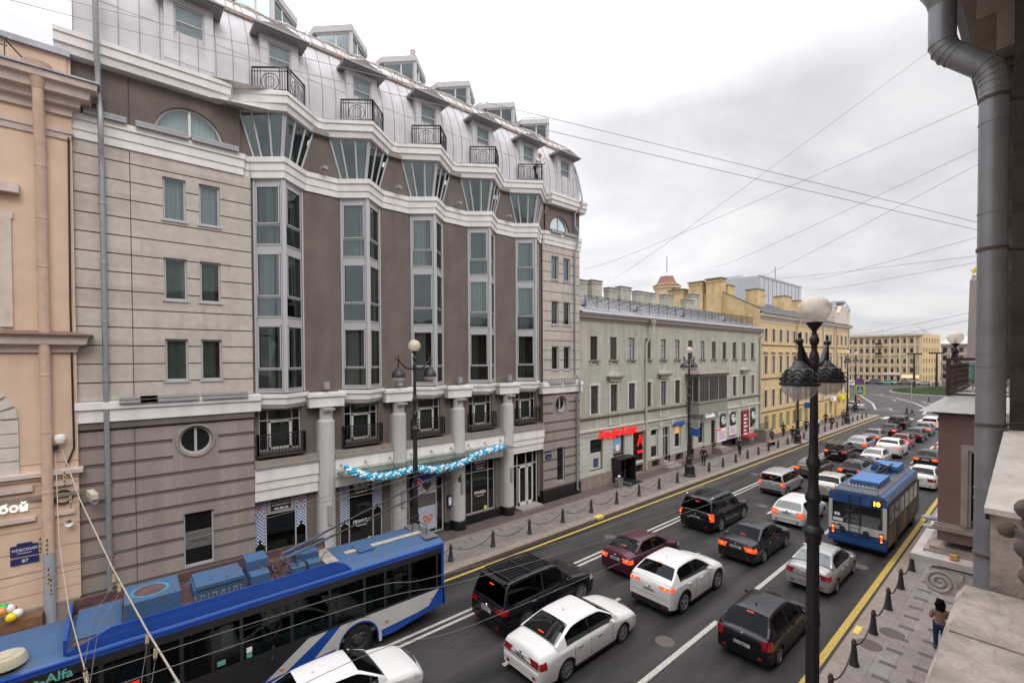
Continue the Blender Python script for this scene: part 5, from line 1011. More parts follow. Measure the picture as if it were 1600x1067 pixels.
m = MB().use(beigew); m.box(-.5, 3, 7.0, 40, 13.6, 13.9); m.box(-.62, 3, 7.0, 40, 13.9, 14.2); m.box(-.35, 3, 7.0, 40, 13.2, 13.6); m.use(roofg); m.box(-.75, 4, -60, 60, 14.2, 14.28); m.build('eaves', ow)
for i, y in enumerate((7.3, 9.2, 11.5)):
    m = MB().use(darkst if i == 0 else mtr); m.box(-.36, -.2, y, y + .35, 9.9, 13.3); m.box(-.42, -.2, y - .05, y + .4, 9.75, 9.95); m.box(-.42, -.2, y - .05, y + .4, 13.1, 13.3); m.build('pilaster', ow)
m = MB().use(darkst); m.sphere((-.082, 2.55, 9.34), .030, 14, 10)
for k in range(6):
    z = 9.26 + k * .045; m.sphere((.0 + .012 * sin(k * 2.3), 2.3, z), .05 + .008 * sin(k * 3.1), 10, 7, (1, 1, .8))
m.bar((.0, 2.34, 9.2), (.0, 2.5, 9.5), .06); m.bar((-.06, 2.55, 9.34), (.02, 2.4, 9.34), .03); m.build('carved_jamb', ow, smooth=True, ang=80)
m = MB().use(sand); m.box(-.245, 2.0, 1.2, 2.5, 8.2, 8.9); m.box(-.235, .4, 2.504, 3.06, 8.2, 8.905); m.prism([(-.235, 8.2), (-.235, 8.9), (-.26, 8.86), (-.27, 8.8), (-.25, 8.7), (-.25, 8.2)], (0, 3.06, 0), (1, 0, 0), (0, 0, 1), 0, 1.9); m.build('stone_ledge', ow)
m = MB().use(sand); m.box(-.155, .4, 3.10, 6.3, 8.5, 9.272); m.use(sandw); m.raw([(-.172, 3.02, 9.275), (.4, 3.02, 9.275), (.4, 6.4, 9.275), (-.235, 6.35, 9.275), (-.172, 3.02, 9.30), (.4, 3.02, 9.30), (.4, 6.4, 9.30), (-.235, 6.35, 9.30)], [(0, 3, 2, 1), (4, 5, 6, 7), (0, 1, 5, 4), (0, 4, 7, 3), (1, 2, 6, 5), (2, 3, 7, 6)]); m.use(blackp); m.box(-.170, -.157, 3.07, 3.10, 9.235, 9.274); m.build('window_cornice', ow)
m = MB().use(sandw); m.box(-.42, .2, 8.2, 11.4, 9.12, 9.3); m.use(mtr); m.box(-.36, .2, 8.3, 11.3, 8.6, 9.12); m.build('window_cornice', ow)
# mauve bay
m = MB().use(mauve); wall(m, (-1.53, 14, 0), (1, 0, 0), 0, 1.6, 5.85, 8.72, [(.44, 1.5, 6.35, 7.95)], .12, reveal=mtr)
m.face([(-1.53, 14, 5.85), (-1.53, 19.5, 5.85), (-1.53, 19.5, 8.72), (-1.53, 14, 8.72)]); m.build('bay_wall', ow)
m = MB().use(mtr); m.box(-1.75, .2, 13.88, 19.6, 5.5, 5.62); m.box(-1.66, .2, 13.94, 19.55, 5.62, 5.7); m.box(-1.6, .2, 13.9, 13.99, 6.1, 6.2); m.box(-1.58, .2, 13.95, 13.995, 6.2, 6.26); m.use(white_r2); m.box(-1.95, .2, 13.7, 19.8, 5.36, 5.5); m.face([(-1.95, 13.7, 5.5), (.2, 13.7, 5.5), (.2, 14, 5.62), (-1.53, 14, 5.62)]); m.build('bay_base', ow)
m = MB().use(mtr)
for k, (e, d) in enumerate(((.0, .05), (.05, .09), (.10, .06))): m.box(-1.15 + e, -1.09 + e + .0, 13.98 - d, 13.99, 6.28, 8.0 - e); m.box(-1.15 + e, .1, 13.98 - d, 13.99, 8.0 - e, 8.06 - e)
m.build('window_surround', ow)
w = window(ow, (-1.53, 14, 0), (1, 0, 0), .44, 1.5, 6.35, 7.95, .1, frameg, g_dark, .06)
tinb = mat('pale_tin_cap', (.42, .41, .38), .5, metal=.2, noise=.2)
m = MB().use(tinb); m.face([(-1.85, 13.8, 8.76), (.2, 13.8, 8.76), (.2, 14.5, 9.08), (-1.45, 14.5, 9.08)]); m.face([(-1.85, 13.8, 8.76), (-1.45, 14.5, 9.08), (-1.45, 19.5, 9.08), (-1.85, 19.9, 8.76)]); m.face([(-1.45, 14.5, 9.08), (.2, 14.5, 9.08), (.2, 19.5, 9.08), (-1.45, 19.5, 9.08)]); m.use(darkst); m.box(-1.62, .2, 13.9, 19.7, 8.70, 8.752); m.build('bay_roof', ow)

brz = mat('bronze_iron', (.06, .035, .03), .6, noise=.3)
m = MB().use(brz); m.box(-1.47, -1.40, 14.55, 14.62, 9.08, 9.95)
for (p, q) in (((-1.45, 14.6), (.1, 14.6)), ((-1.45, 14.6), (-1.45, 19.3))):
    p = Vector((*p, 0)); q = Vector((*q, 0)); L = (q - p).length; u = (q - p) / L
    for z, w_ in ((9.93, .06), (9.78, .02), (9.2, .02), (9.12, .04)): m.bar(p + ZU * z, q + ZU * z, w_)
    n = int(L / .14)
    for i in range(n):
        c_ = p + u * (.07 + i * .14)
        for zc in (9.28, 9.42, 9.56, 9.70): m.tube([c_ + u * .07 * cos(t * pi / 5) + ZU * (zc + .07 * sin(t * pi / 5)) for t in range(11)], .006, 4)
        if i % 4 == 3: m.bar(c_ + u * .07 + ZU * 9.12, c_ + u * .07 + ZU * 9.9, .012)
m.build('balcony_railing', ow)
m = MB().use(white_r2)   # scroll console
for k in range(46): pass
sp = [(-1.45 + (.27 - .0055 * k) * cos(k * .34), 4.98 + (.27 - .0055 * k) * sin(k * .34)) for k in range(44)]
m.tube([(x, 13.75, z) for x, z in sp], .035, 6); m.prism([(-1.74 + .02, 4.98), (-1.6, 5.25), (-1.3, 5.3), (.1, 5.3), (.1, 5.1), (-.9, 4.9), (-1.1, 4.75), (-1.4, 4.7), (-1.65, 4.75)], (0, 13.95, 0), (1, 0, 0), (0, 0, 1), 0, .18)
for k in range(7): m.box(-1.15 + k * .16, -1.08 + k * .16, 13.72, 13.76, 5.12, 5.26)
m.build('scroll_console', ow, smooth=True, ang=40)
m = MB().use(mat('lamp_amber', (.7, .4, .12), .5)); m.box(-1.3, -1.18, 13.75, 13.87, 5.55, 5.64); m.build('wall_lamp', ow)
m = MB().use(mat('window_box_grey', (.35, .35, .34), .6)); m.sphere((-1.72, 14.6, 5.95), .1, 8, 6, (1.6, 1, .5)); m.sphere((-1.8, 15.4, 5.95), .12, 8, 6, (1.6, 1, .5)); m.build('bay_lamp', ow)
# big drainpipes
pg = mat('pipe_zinc_near', (.30, .305, .32), .45, metal=.45, noise=.25, nscale=2.5, bump=.15, bscale=5)
m = MB().use(pg); px, py = -.325, 6.3
m.tube([(px, py, 7.0), (px, py, 12.55)], .104, 28)
A_ = [Vector((x_, py, z_)) for x_, z_ in ((-.325, 12.5), (-.327, 12.58), (-.335, 12.64), (-.355, 12.70), (-.39, 12.76), (-.60, 12.98), (-.64, 13.02), (-.67, 13.07), (-.687, 13.13), (-.69, 13.2), (-.69, 13.62))]
m.tube(A_, .108, 28)
m.tube([(-.69, py, 13.5), (-.69, py, 13.58), (-.69, py, 13.72), (-.69, py, 13.9)], [.11, .13, .2, .24], 28)
for z in (7.6, 8.62, 8.72, 9.9, 10.02, 11.35, 12.2): m.tube([(px, py, z), (px, py, z + .012)], .1085, 28)
for k in range(1, 5):
    for i0 in (0, 5):
        c_ = A_[i0 + (0 if i0 == 0 else 0) + k - (0 if i0 else 0)] if i0 == 0 else A_[i0 + k - 1]; d_ = (A_[min(len(A_) - 1, A_.index(c_) + 1)] - A_[max(0, A_.index(c_) - 1)]).normalized(); m.tube([c_ - d_ * .006, c_ + d_ * .006], .1135, 28)
m.use(mat('rusty_strap', (.13, .09, .075), .8, noise=.4))
for z in (8.08, 9.33, 11.0, 12.42): m.tube([(px, py, z), (px, py, z + .03)], .113, 28); m.bar((px, py, z + .015), (-.0, py + .4, z + .015), .02)
m.build('drainpipe', None, 'thick grey zinc drainpipe with double elbow close on the right', 'drainpipe', smooth=True, ang=35)
m = MB().use(pg); m.tube([(-.335, 13, 8.8), (-.335, 13, 12.2), (-.4, 13, 12.7), (-.5, 13, 13.4)], .095, 16); m.use(MATS['rusty_strap'])
for z in (9.2, 10.6, 12.0): m.tube([(-.335, 13, z), (-.335, 13, z + .04)], .105, 16)
m.build('drainpipe', None, 'second grey drainpipe farther along the right wall, partly hidden by the near one', 'drainpipe', smooth=True)
# ================================================================ STREET LAMPS
lampiron = mat('lamp_cast_iron', (.020, .019, .021), .45, noise=.35, nscale=14, bump=.2, bscale=40)
gl_ball = bpy.data.materials.new('smoky_globe'); gl_ball.use_nodes = True
_b = gl_ball.node_tree.nodes['Principled BSDF']; _b.inputs['Base Color'].default_value = (.78, .70, .54, 1); _b.inputs['Roughness'].default_value = .08; _b.inputs['Alpha'].default_value = .55
gl_bowl = bpy.data.materials.new('frosted_bowl'); gl_bowl.use_nodes = True
_b = gl_bowl.node_tree.nodes['Principled BSDF']; _b.inputs['Base Color'].default_value = (.72, .68, .66, 1); _b.inputs['Roughness'].default_value = .25; _b.inputs['Alpha'].default_value = .55
def make_lamp(label, group, hi=True, H=11.3, ang=0.0, cat='street lamp'):
    root = thing('street_lamp', label, cat, (0, 0, 0), 0, group)
    n = 20 if hi else 10
    p = MB().use(lampiron)
    p.lathe([(.42, 0), (.42, .12), (.34, .2), (.34, .75), (.40, .8), (.36, .9), (.26, 1.0), (.24, 1.35), (.30, 1.4), (.28, 1.5), (.17, 1.65), (.15, 2.6), (.17, 2.65), (.14, 2.75)], (0, 0, 0), 8 if not hi else 16)
    base = p.build('pole_base', root, smooth=True, ang=30)
    p = MB().use(lampiron); z1 = H - .42
    pr = [(.115, 2.7), (.11, 4.8), (.125, 4.86), (.13, 4.92), (.115, 4.98), (.125, 5.06), (.108, 5.14), (.10, 6.4), (.13, 6.44), (.125, 6.5), (.15, 6.56), (.14, 6.62), (.185, 6.66), (.17, 6.72), (.115, 6.78), (.10, 6.9), (.10, 7.2), (.135, 7.26), (.14, 7.34), (.10, 7.42), (.085, 7.55), (.085, 7.85), (.12, 7.92), (.125, 8.0), (.085, 8.08), (.075, 8.3), (.062, z1 - .85), (.075, z1 - .62), (.085, z1 - .52), (.075, z1 - .42), (.05, z1 - .36), (.05, z1 - .26), (.075, z1 - .22), (.085, z1 - .16), (.07, z1 - .10), (.04, z1 - .06), (.04, z1 + .02), (.07, z1 + .06), (.13, z1 + .15), (.15, z1 + .18)]
    p.lathe(pr, (0, 0, 0), n)
    if hi:
        for k in range(12): a = k * pi / 6; p.tube([(.112 * cos(a), .112 * sin(a), 2.8), (.108 * cos(a), .108 * sin(a), 4.8)], .010, 4); p.tube([(.104 * cos(a), .104 * sin(a), 5.2), (.098 * cos(a), .098 * sin(a), 6.38)], .009, 4)
    p.build('pole', root, smooth=True, ang=32)
    g = MB().use(gl_ball); g.sphere((0, 0, H), .275 if hi else .28, 28, 16); g.build('globe', root, smooth=True, ang=180)
    k = MB().use(white_e); k.box(-.05, .05, -.05, .05, H - .22, H - .1); k.tube([(0, 0, H - .25), (0, 0, H)], .03, 8); k.build('bulb', root)
    za = z1 - .48
    for s_ in (-1, 1):
        u = Vector((cos(ang), sin(ang), 0)) * s_; R = .80
        a = MB().use(lampiron); pts = []
        for t in range(13):
            q = t / 12; pts.append(u * (.06 + (R - .06) * q) + ZU * (za - .12 + .40 * (q ** 1.6) - .10 * sin(q * pi)))
        a.tube(pts, [.055 - .025 * (t / 12) + (.018 * sin(t / 12 * pi) if hi else 0) for t in range(13)], 8)
        e = pts[-1]; a.sphere(tuple(e), .065, 10, 6); a.tube([e - u * .04, e + u * .16], .03, 6); a.tube([e + ZU * .15, e - ZU * .40], [.026, .04], 8)
        if hi:
            for t in range(3, 10): a.sphere(tuple(pts[t] - ZU * .04), .022, 6, 4)
        ar = a.build('arm', root, smooth=True, ang=40)
        d = MB().use(lampiron); c = (e.x, e.y, 0); zt = e.z - .45; r = .39; j0 = None
        d.lathe([(.04, zt + .10), (.06, zt + .07), (.145, zt - .01), (.15, zt - .02)], c, n + 4)
        dome = [(.145, zt - .02), (.20, zt - .06), (.25, zt - .13), (.285, zt - .21), (.30, zt - .28), (.32, zt - .29), (.32, zt - .34), (.30, zt - .345)]
        d.lathe(dome, c, n + 8)
        if hi:
            for row, (rr, z_, cnt, o) in enumerate(((.205, zt - .075, 9, 0), (.252, zt - .145, 11, .5), (.284, zt - .22, 13, 0))):
                for k2 in range(cnt):
                    a0 = (k2 + o) * 2 * pi / cnt; cc = Vector((e.x + rr * cos(a0), e.y + rr * sin(a0), z_)); tn = Vector((-sin(a0), cos(a0), 0)); dn = (Vector((cos(a0), sin(a0), 0)) * (.4 if row == 2 else .62) - ZU).normalized(); w_ = rr * pi / cnt * .98
                    d.tube([cc + tn * w_ * cos(pi * t / 8) - dn * (w_ * .9 * sin(pi * t / 8)) + dn * w_ * .55 + Vector((cos(a0), sin(a0), 0)) * .012 for t in range(9)], .010, 5, cap=False)
        dm = d.build('lamp_shade', root, smooth=True, ang=30)
        b = MB().use(gl_bowl); b.lathe([(.292, zt - .34), (.285, zt - .40), (.245, zt - .49), (.17, zt - .56), (.08, zt - .59), (0, zt - .595)], c, n + 4); b.build('lamp_bowl', root, smooth=True, ang=180)
    return root
L0 = make_lamp('large near black street lamp with scaled lamp shades at the near kerb', None, True, 10.9, pi / 2)
L0.location = (-2.85, 10.05, 0)
far_l = make_lamp('black street lamp in front of the hotel entrance behind the long trolleybus', 'street lamps on the far pavement', False, 10.45, pi / 2)
far_l.location = (-18.7, 10.15, .15)
LP = [((-19.1, 35.7), 'black street lamp before the green building oriel'), ((-18.2, 58.6), 'black street lamp where the green and yellow buildings meet'), ((-18.7, 81), 'black street lamp before the far end of the yellow building'), ((-22.2, 101.5), 'black street lamp at the pavement corner beside the crossing sign')]
for (x, y), lb in LP:
    c = copy_tree(far_l); c.location = (x, y, .15); c['label'] = lb
# near lamp beyond on the right: only its globe shows over the bay railing
c = make_lamp('black street lamp whose globe shows above the bay railing on the right', None, False, 10.8, pi / 2); c.location = (-2.5, 27.6, .0)
# ================================================================ CHAIN POSTS
def make_post(label, group):
    r = thing('bollard', label, 'bollard', (0, 0, 0), 0, group)
    m = MB().use(irong); m.lathe([(.145, 0), (.145, .05), (.12, .09), (.10, .3), (.075, .55), (.065, .66), (.085, .68), (.085, .73), (.05, .76), (.06, .80), (.035, .84), (0, .85)], (0, 0, 0), 12); m.build('post', r, smooth=True, ang=35)
    m = MB().use(irong); 
    for s_ in (-1, 1): m.tube([(0, s_ * .06, .66), (0, s_ * .11, .66), (0, s_ * .12, .62)], .014, 5)
    m.build('chain_hook', r)
    return r
def chain(x, y0, y1, z0, label, group, links=True, sag=.33):
    m = MB().use(irong); n = 34; L = y1 - y0 - .24; pts = []
    for i in range(n + 1): t = i / n; pts.append(Vector((x, y0 + .12 + L * t, z0 + .62 - sag * 4 * t * (1 - t))))
    if links:
        for i in range(n):
            a, b = pts[i], pts[i + 1]; d = (b - a).normalized(); v = Vector((1, 0, 0)) if i % 2 else d.cross(Vector((1, 0, 0))).normalized(); c_ = (a + b) / 2
            m.tube([c_ + d * .045 * cos(k * pi / 4) + v * .024 * sin(k * pi / 4) for k in range(9)], .0085, 4, cap=False)
    else: m.tube(pts, .014, 4)
    return m.build('chain', None, label, 'chain', group)
ys = [4.1, 6.75, 9.4] + [12.03, 14.65, 17.26, 19.98, 22.63] + [25.3 + 2.62 * i for i in range(12)] + [57 + 2.7 * i for i in range(14)]
pf = make_post('black cone chain post standing in the row along the far kerb', 'chain posts along the far kerb')
for i, y in enumerate(ys):
    o = pf if i == 0 else copy_tree(pf); o.location = (-18.7, y, .15)
for i, (a, b) in enumerate(zip(ys[2:], ys[3:])): chain(-18.7, a, b, .15, 'sagging black chain hung in the row of posts along the far kerb', 'chains along the far kerb', a < 30)
yn = [12.75, 15.2, 17.65, 20.2, 22.6, 25.0, 27.5, 30.0, 32.5, 35, 37.5]
pn = make_post('black cone chain post standing in the row along the near kerb', 'chain posts along the near kerb')
for i, y in enumerate(yn): o = pn if i == 0 else copy_tree(pn); o.location = (-3.85, y, .15)
for a, b in zip(yn, yn[1:]): chain(-3.85, a, b, .15, 'sagging black chain hung in the row of posts along the near kerb', 'chains along the near kerb', True, .3)
# litter bin
r = thing('litter_bin', 'grey hexagonal litter bin with white bag beside the basement entrance', 'litter bin', (-21.0, 28.7, .15))
m = MB().use(mat('bin_grey', (.19, .18, .17), .75, noise=.2)); m.lathe([(.3, .15), (.33, .75), (.35, .78), (.3, .8), (.26, .6)], (-21.0, 28.7, .0), 6); m.build('bin_body', r)
m = MB().use(white_e); m.sphere((-21.0, 28.7, .95), .12, 8, 6, (1, 1, .8)); m.build('bag', r, smooth=True)
# ================================================================ CARS
tyre_m = mat('tyre_rubber', (.018, .017, .017), .85, noise=.3, nscale=20); rim_m = mat('alloy_rim', (.45, .45, .46), .35, metal=.7); rim_d = mat('rim_dark', (.02, .02, .02), .6)
car_glass = glassmat('car_glass', (.26, .29, .28), .0, .02, (.65, .7, .72), .55); privacy = glassmat('privacy_glass', (.05, .055, .06), .0, .03, (.5, .55, .6), .4); car_in = mat('car_interior', (.03, .03, .03), .8)
car_glass_l = glassmat('car_glass_pale', (.34, .38, .36), .10, .03, (.75, .8, .8))
plate_m = mat('licence_plate', (.55, .55, .55), .5); trim_b = mat('car_black_trim', (.014, .014, .015), .6); chrome = mat('chrome', (.6, .6, .6), .12, metal=1)
tail_on = mat('tail_light_on', (.5, .01, .01), .3, emit=(1, .11, .02), estr=.6); tail_off = mat('tail_light_red', (.16, .005, .008), .15, coat=.6, emit=(1, .01, .01), estr=.05); tail_hot = mat('brake_light', (.8, .15, .03), .3, emit=(1, .16, .02), estr=1.9)
head_m = mat('headlight_lens', (.55, .56, .58), .1, coat=.8); seam = mat('panel_gap', (.012, .012, .012), .8)
def paint(name, c, metal=.0, rough=.32): return mat('car_paint_' + name, c, rough, metal=metal, coat=.6 if sum(c) > .3 else .3, spec=.35)
WH = paint('white', (.74, .73, .71)); SIL = paint('silver', (.42, .42, .43), .4, .38); BLK = paint('black', (.006, .006, .010), 0, .22); GRPH = paint('graphite', (.022, .022, .028), .2, .25); MAR = paint('maroon', (.075, .018, .035), .2); BRN = paint('brown', (.13, .10, .09), .4); REDC = paint('red', (.28, .04, .04), .2); CHAM = paint('champagne', (.46, .43, .39), .45, .4); GREYC = paint('grey', (.16, .16, .17), .4)
WHEELS = {}
def wheel_meshes(r, w, sp):
    k = (r, w, sp)
    if k in WHEELS: return WHEELS[k]
    t = MB().use(tyre_m); t.lathe([(r * .66, -w / 2), (r * .93, -w / 2), (r, -w / 2 + .03), (r, w / 2 - .03), (r * .93, w / 2), (r * .66, w / 2)], (0, 0, 0), 24, axis='x'); to = t.build('tyre', None, smooth=True, ang=35)
    q = MB().use(rim_m); q.lathe([(r * .69, -w / 2), (r * .69, w / 2 + .003), (r * .63, w / 2 + .005), (r * .62, w / 2 - .04)], (0, 0, 0), 24, axis='x')
    q.use(rim_d); q.lathe([(r * .63, w / 2 - .05), (0, w / 2 - .05)], (0, 0, 0), 20, axis='x'); q.lathe([(r * .63, -w / 2 + .05), (0, -w / 2 + .05)], (0, 0, 0), 20, axis='x')
    q.use(rim_m); q.lathe([(r * .14, w / 2 - .05), (r * .13, w / 2), (0, w / 2 + .002)], (0, 0, 0), 12, axis='x')
    for i in range(sp):
        a = 2 * pi * i / sp; d = Vector((0, cos(a), sin(a))); sd = Vector((0, -sin(a), cos(a)))
        for e in ((-.05, .05) if sp <= 6 else (0,)): q.obox(Vector((w / 2 - .015, 0, 0)) + d * r * .36 + sd * e * r * 1.1, d, sd, (1, 0, 0), r * .30, r * .045, .012)
    qo = q.build('rim', None); WHEELS[k] = (to.data, qo.data); bpy.data.objects.remove(to); bpy.data.objects.remove(qo); return WHEELS[k]
def interp(tab, y):
    if y <= tab[0][0]: return tab[0][1]
    for (a, za), (b, zb) in zip(tab, tab[1:]):
        if y <= b: t = (y - a) / (b - a) if b > a else 1; return za + (zb - za) * t
    return tab[-1][1]
def sm(tab, y, e=.06): return (interp(tab, y - e) + interp(tab, y) * 2 + interp(tab, y + e)) / 4
KINDS_ = dict(
 sedan=dict(L=4.85, W=1.83, H=1.47, rb=-1.72, rr=-.95, rf=.42, fb=1.20, deck=[(-2.42, .78), (-2.40, 1.0), (-2.3, 1.08), (-1.7, 1.10), (1.2, 1.0), (1.9, .88), (2.25, .76), (2.42, .55)], belt=[(-2.42, .86), (-1.7, .97), (1.2, .90), (2.1, .72), (2.42, .55)], wr=.68, r=.335, wb=2.80, fo=.97, tl=(.70, .93), tw=.46, pill=(-.22, .75)),
 compact=dict(L=4.4, W=1.74, H=1.47, rb=-1.62, rr=-.98, rf=.32, fb=1.08, deck=[(-2.2, .80), (-2.18, .98), (-2.1, 1.06), (-1.62, 1.09), (1.08, .99), (1.75, .86), (2.05, .72), (2.2, .55)], belt=[(-2.2, .86), (-1.6, .97), (1.1, .88), (1.9, .72), (2.2, .55)], wr=.67, r=.315, wb=2.60, fo=.86, tl=(.72, .98), tw=.42, pill=(-.25, .7)),
 hatch=dict(L=4.25, W=1.78, H=1.50, rb=-1.99, rr=-1.36, rf=.22, fb=1.1, deck=[(-2.12, .88), (-2.09, 1.02), (-1.95, 1.05), (1.1, 1.02), (1.7, .86), (2.0, .72), (2.12, .55)], belt=[(-2.12, .96), (-1.8, .98), (1.1, .92), (1.9, .72), (2.12, .55)], wr=.64, r=.325, wb=2.65, fo=.82, tl=(.74, 1.12), tw=.36, pill=(-.4, .6)),
 cross=dict(L=4.41, W=1.94, H=1.70, rb=-2.10, rr=-1.36, rf=.05, fb=.92, deck=[(-2.2, 1.0), (-2.17, 1.17), (-2.05, 1.20), (.92, 1.16), (1.6, 1.06), (2.0, .90), (2.2, .62)], belt=[(-2.2, 1.08), (-1.6, 1.20), (-.8, 1.12), (.92, 1.05), (1.9, .86), (2.2, .62)], wr=.66, r=.405, wb=2.70, fo=.84, tl=(1.02, 1.12), tw=.52, pill=(-.45, .50), rg=.20, rh=.12),
 suv=dict(L=4.85, W=1.93, H=1.82, rb=-2.33, rr=-2.08, rf=.30, fb=1.0, deck=[(-2.42, 1.02), (-2.38, 1.14), (-2.2, 1.16), (1.0, 1.18), (1.9, 1.06), (2.25, .92), (2.42, .65)], belt=[(-2.42, 1.12), (1.0, 1.12), (2.1, .95), (2.42, .7)], wr=.76, r=.39, wb=2.85, fo=.92, tl=(.92, 1.16), tw=.36, pill=(-.5, .55)),
 wagon=dict(L=4.6, W=1.78, H=1.47, rb=-2.18, rr=-1.75, rf=.35, fb=1.15, deck=[(-2.3, .86), (-2.26, .97), (-2.1, .99), (1.15, .98), (1.8, .86), (2.1, .72), (2.3, .55)], belt=[(-2.3, .95), (1.1, .90), (2.0, .72), (2.3, .55)], wr=.70, r=.32, wb=2.62, fo=.92, tl=(.68, 1.0), tw=.34, pill=(-.4, .6)),
 mpv=dict(L=4.47, W=1.75, H=1.64, rb=-2.2, rr=-2.06, rf=.35, fb=1.12, deck=[(-2.24, .95), (-2.22, 1.02), (-2.1, 1.05), (1.1, 1.04), (1.75, .90), (2.05, .75), (2.24, .55)], belt=[(-2.24, 1.0), (1.1, .96), (2.0, .74), (2.24, .55)], wr=.78, r=.31, wb=2.90, fo=.80, tl=(.78, 1.05), tw=.22, pill=(-.45, .55)))
def make_car(kind, pm, label, x, y, rz=0, group='cars queuing in the street', glassm=None, tail='on', roofm=None, rails=False, two=False, spokes=10, lowtrim=False, scale=1.0, far=False, name='car', cat='car', rearm=None, tlm=None, bar=None, tdim=None, spare=False, plate=True, rear=True):
    K = KINDS_[kind]; L, Wd, H = K['L'], K['W'], K['H']; hL = L / 2; gm = glassm or car_glass
    root = thing(name, label, cat, (0, 0, 0), 0, group)
    yr = -hL + (L - K['wb'] - K['fo']); yf = yr + K['wb']; R = K['r']; arc = R + .055
    st = 0.12 if far else 0.075
    ysn = {-hL, hL, -hL + .03, -hL + .07, hL - .03, hL - .08, K['rb'], K['rr'], K['rf'], K['fb'], K['rb'] + .05, K['fb'] - .05, K['rr'] - .03, K['rf'] + .04}
    for t, _ in K['deck']: ysn.add(t)
    for p in K['pill']: ysn |= {p - .035, p + .035}
    for wc in (yr, yf): ysn |= {wc - arc, wc + arc, wc - arc * .93, wc + arc * .93, wc - arc * .8, wc + arc * .8, wc}
    yy = -hL
    while yy < hL: ysn.add(yy); yy += st
    ysn = sorted(v for v in ysn if -hL <= v <= hL); out = [ysn[0]]
    for v in ysn[1:]:
        if v - out[-1] > .012: out.append(v)
    ysn = out
    def w(yv):
        e = .55; a = max(0, (yv + hL)); b = max(0, hL - yv); k = 1
        if a < e: k -= .05 * ((e - a) / e) ** 2
        if a < .16: k -= .07 * ((.16 - a) / .16) ** 2
        if b < .8: k -= .12 * ((.8 - b) / .8) ** 2
        if b < .16: k -= .10 * ((.16 - b) / .16) ** 2
        return Wd / 2 * k
    def zlow(yv):
        gz = .28 if kind in ('cross', 'suv') else .20
        z = gz if abs(yv) < hL - .5 else gz + .04
        if yv < -hL + .12: z = gz + .07
        for wc in (yr, yf):
            d = abs(yv - wc)
            if d < arc: z = max(z, R + sqrt(max(0, arc * arc - d * d)) - .02)
        return z
    deck = lambda yv: sm(K['deck'], yv, .05 if abs(yv) > hL - .2 else .12); belt = lambda yv: min(sm(K['belt'], yv, .1), deck(yv) - .02)
    def sec(yv):
        W_ = w(yv); zl = zlow(yv); zb = belt(yv); zd = deck(yv)
        def side(z):   # half width at height z
            t = (z - .2) / max(.1, zb - .2); f = .955 + .045 * min(1, t / .45) if t < .45 else 1 - .012 * ((t - .45) / .4) ** 2 if t < .85 else .992 - .05 * ((t - .85) / .15) ** 2
            for wc in (yr, yf):
                d = abs(yv - wc)
                if d < arc * 1.35 and .15 < t < .95: f += .014 * (1 - d / (arc * 1.35))
            return W_ * f
        zs = [zl, zl + (zb - zl) * .12, zl + (zb - zl) * .3, zl + (zb - zl) * .5, zl + (zb - zl) * .68, zl + (zb - zl) * .82, zl + (zb - zl) * .93, zb]
        P = [(side(z), z) for z in zs]
        P += [(W_ * .885, zb + (zd - zb) * .5), (W_ * .78, zb + (zd - zb) * .82), (W_ * .45, zd + .012), (0, zd + .022)]
        return P, side
    body = MB().use(pm); S_ = [sec(v)[0] for v in ysn]; m = len(S_[0]); vs = []
    for yv, P in zip(ysn, S_):
        vs += [(px_, yv, z) for px_, z in P] + [(-px_, yv, z) for px_, z in P[-2::-1]]
    M = 2 * m - 1; fs = []
    for i in range(len(ysn) - 1):
        for j in range(M - 1): fs.append((i * M + j, (i + 1) * M + j, (i + 1) * M + j + 1, i * M + j + 1))
    n_ = len(ysn)
    for base_i, rev in ((0, False), ((n_ - 1) * M, True)):
        for j in range(m - 1): f = (base_i + j, base_i + j + 1, base_i + M - 2 - j, base_i + M - 1 - j); fs.append(f if not rev else f[::-1])
    nb0 = len(body.f); body.raw(vs, fs); body.use(car_in); ci_ = body.cur; body.use(pm)
    for i in range(len(ysn) - 1):
        if K['rb'] + .06 < (ysn[i] + ysn[i + 1]) / 2 < K['fb'] - .06:
            for j in range(9, M - 10): body.m[nb0 + i * (M - 1) + j] = ci_
    # greenhouse
    gy = [v for v in ysn if K['rb'] <= v <= K['fb']]
    rfz = [(K['rb'], deck(K['rb']) + .01), (K['rr'], H - .035), (K['rr'] + (K['rf'] - K['rr']) * .25, H - .006), (K['rr'] + (K['rf'] - K['rr']) * .6, H), (K['rf'], H - .03), (K['fb'], deck(K['fb']) + .01)]
    def ztop(v):
        e = min(.1, abs(v - K['rb']) * .5 + .001, abs(v - K['fb']) * .5 + .001); return sm(rfz, v, e)
    side_g = {1: [], -1: []}; ws = []; rw = []; gp = []
    hm = H - deck(0)
    rows_ = []
    for v in gy:
        zb = belt(v) + .005; zt = ztop(v); wbm = w(v) * .94; h = max(.02, zt - zb); wt = wbm - (wbm - Wd / 2 * K['wr'] / .9 * .90) * min(1, h / (H - zb)) ** 1.1
        def sx(f): return wbm + (wt - wbm) * f
        z8 = zb + h * .86 if h > .3 else zb + h * .8
        rows_.append([(wbm, zb), (sx(.08), zb + h * .07), (sx(.5), zb + h * .5), (sx(.88), z8), (sx(.96) - .01, zt - min(.04, h * .1)), (wt - .07, zt - .008), (wt * .6, zt + .012), (wt * .25, zt + .02), (0, zt + .022)])
    gm_b = {}; mg = len(rows_[0])
    bodyroof = roofm or pm
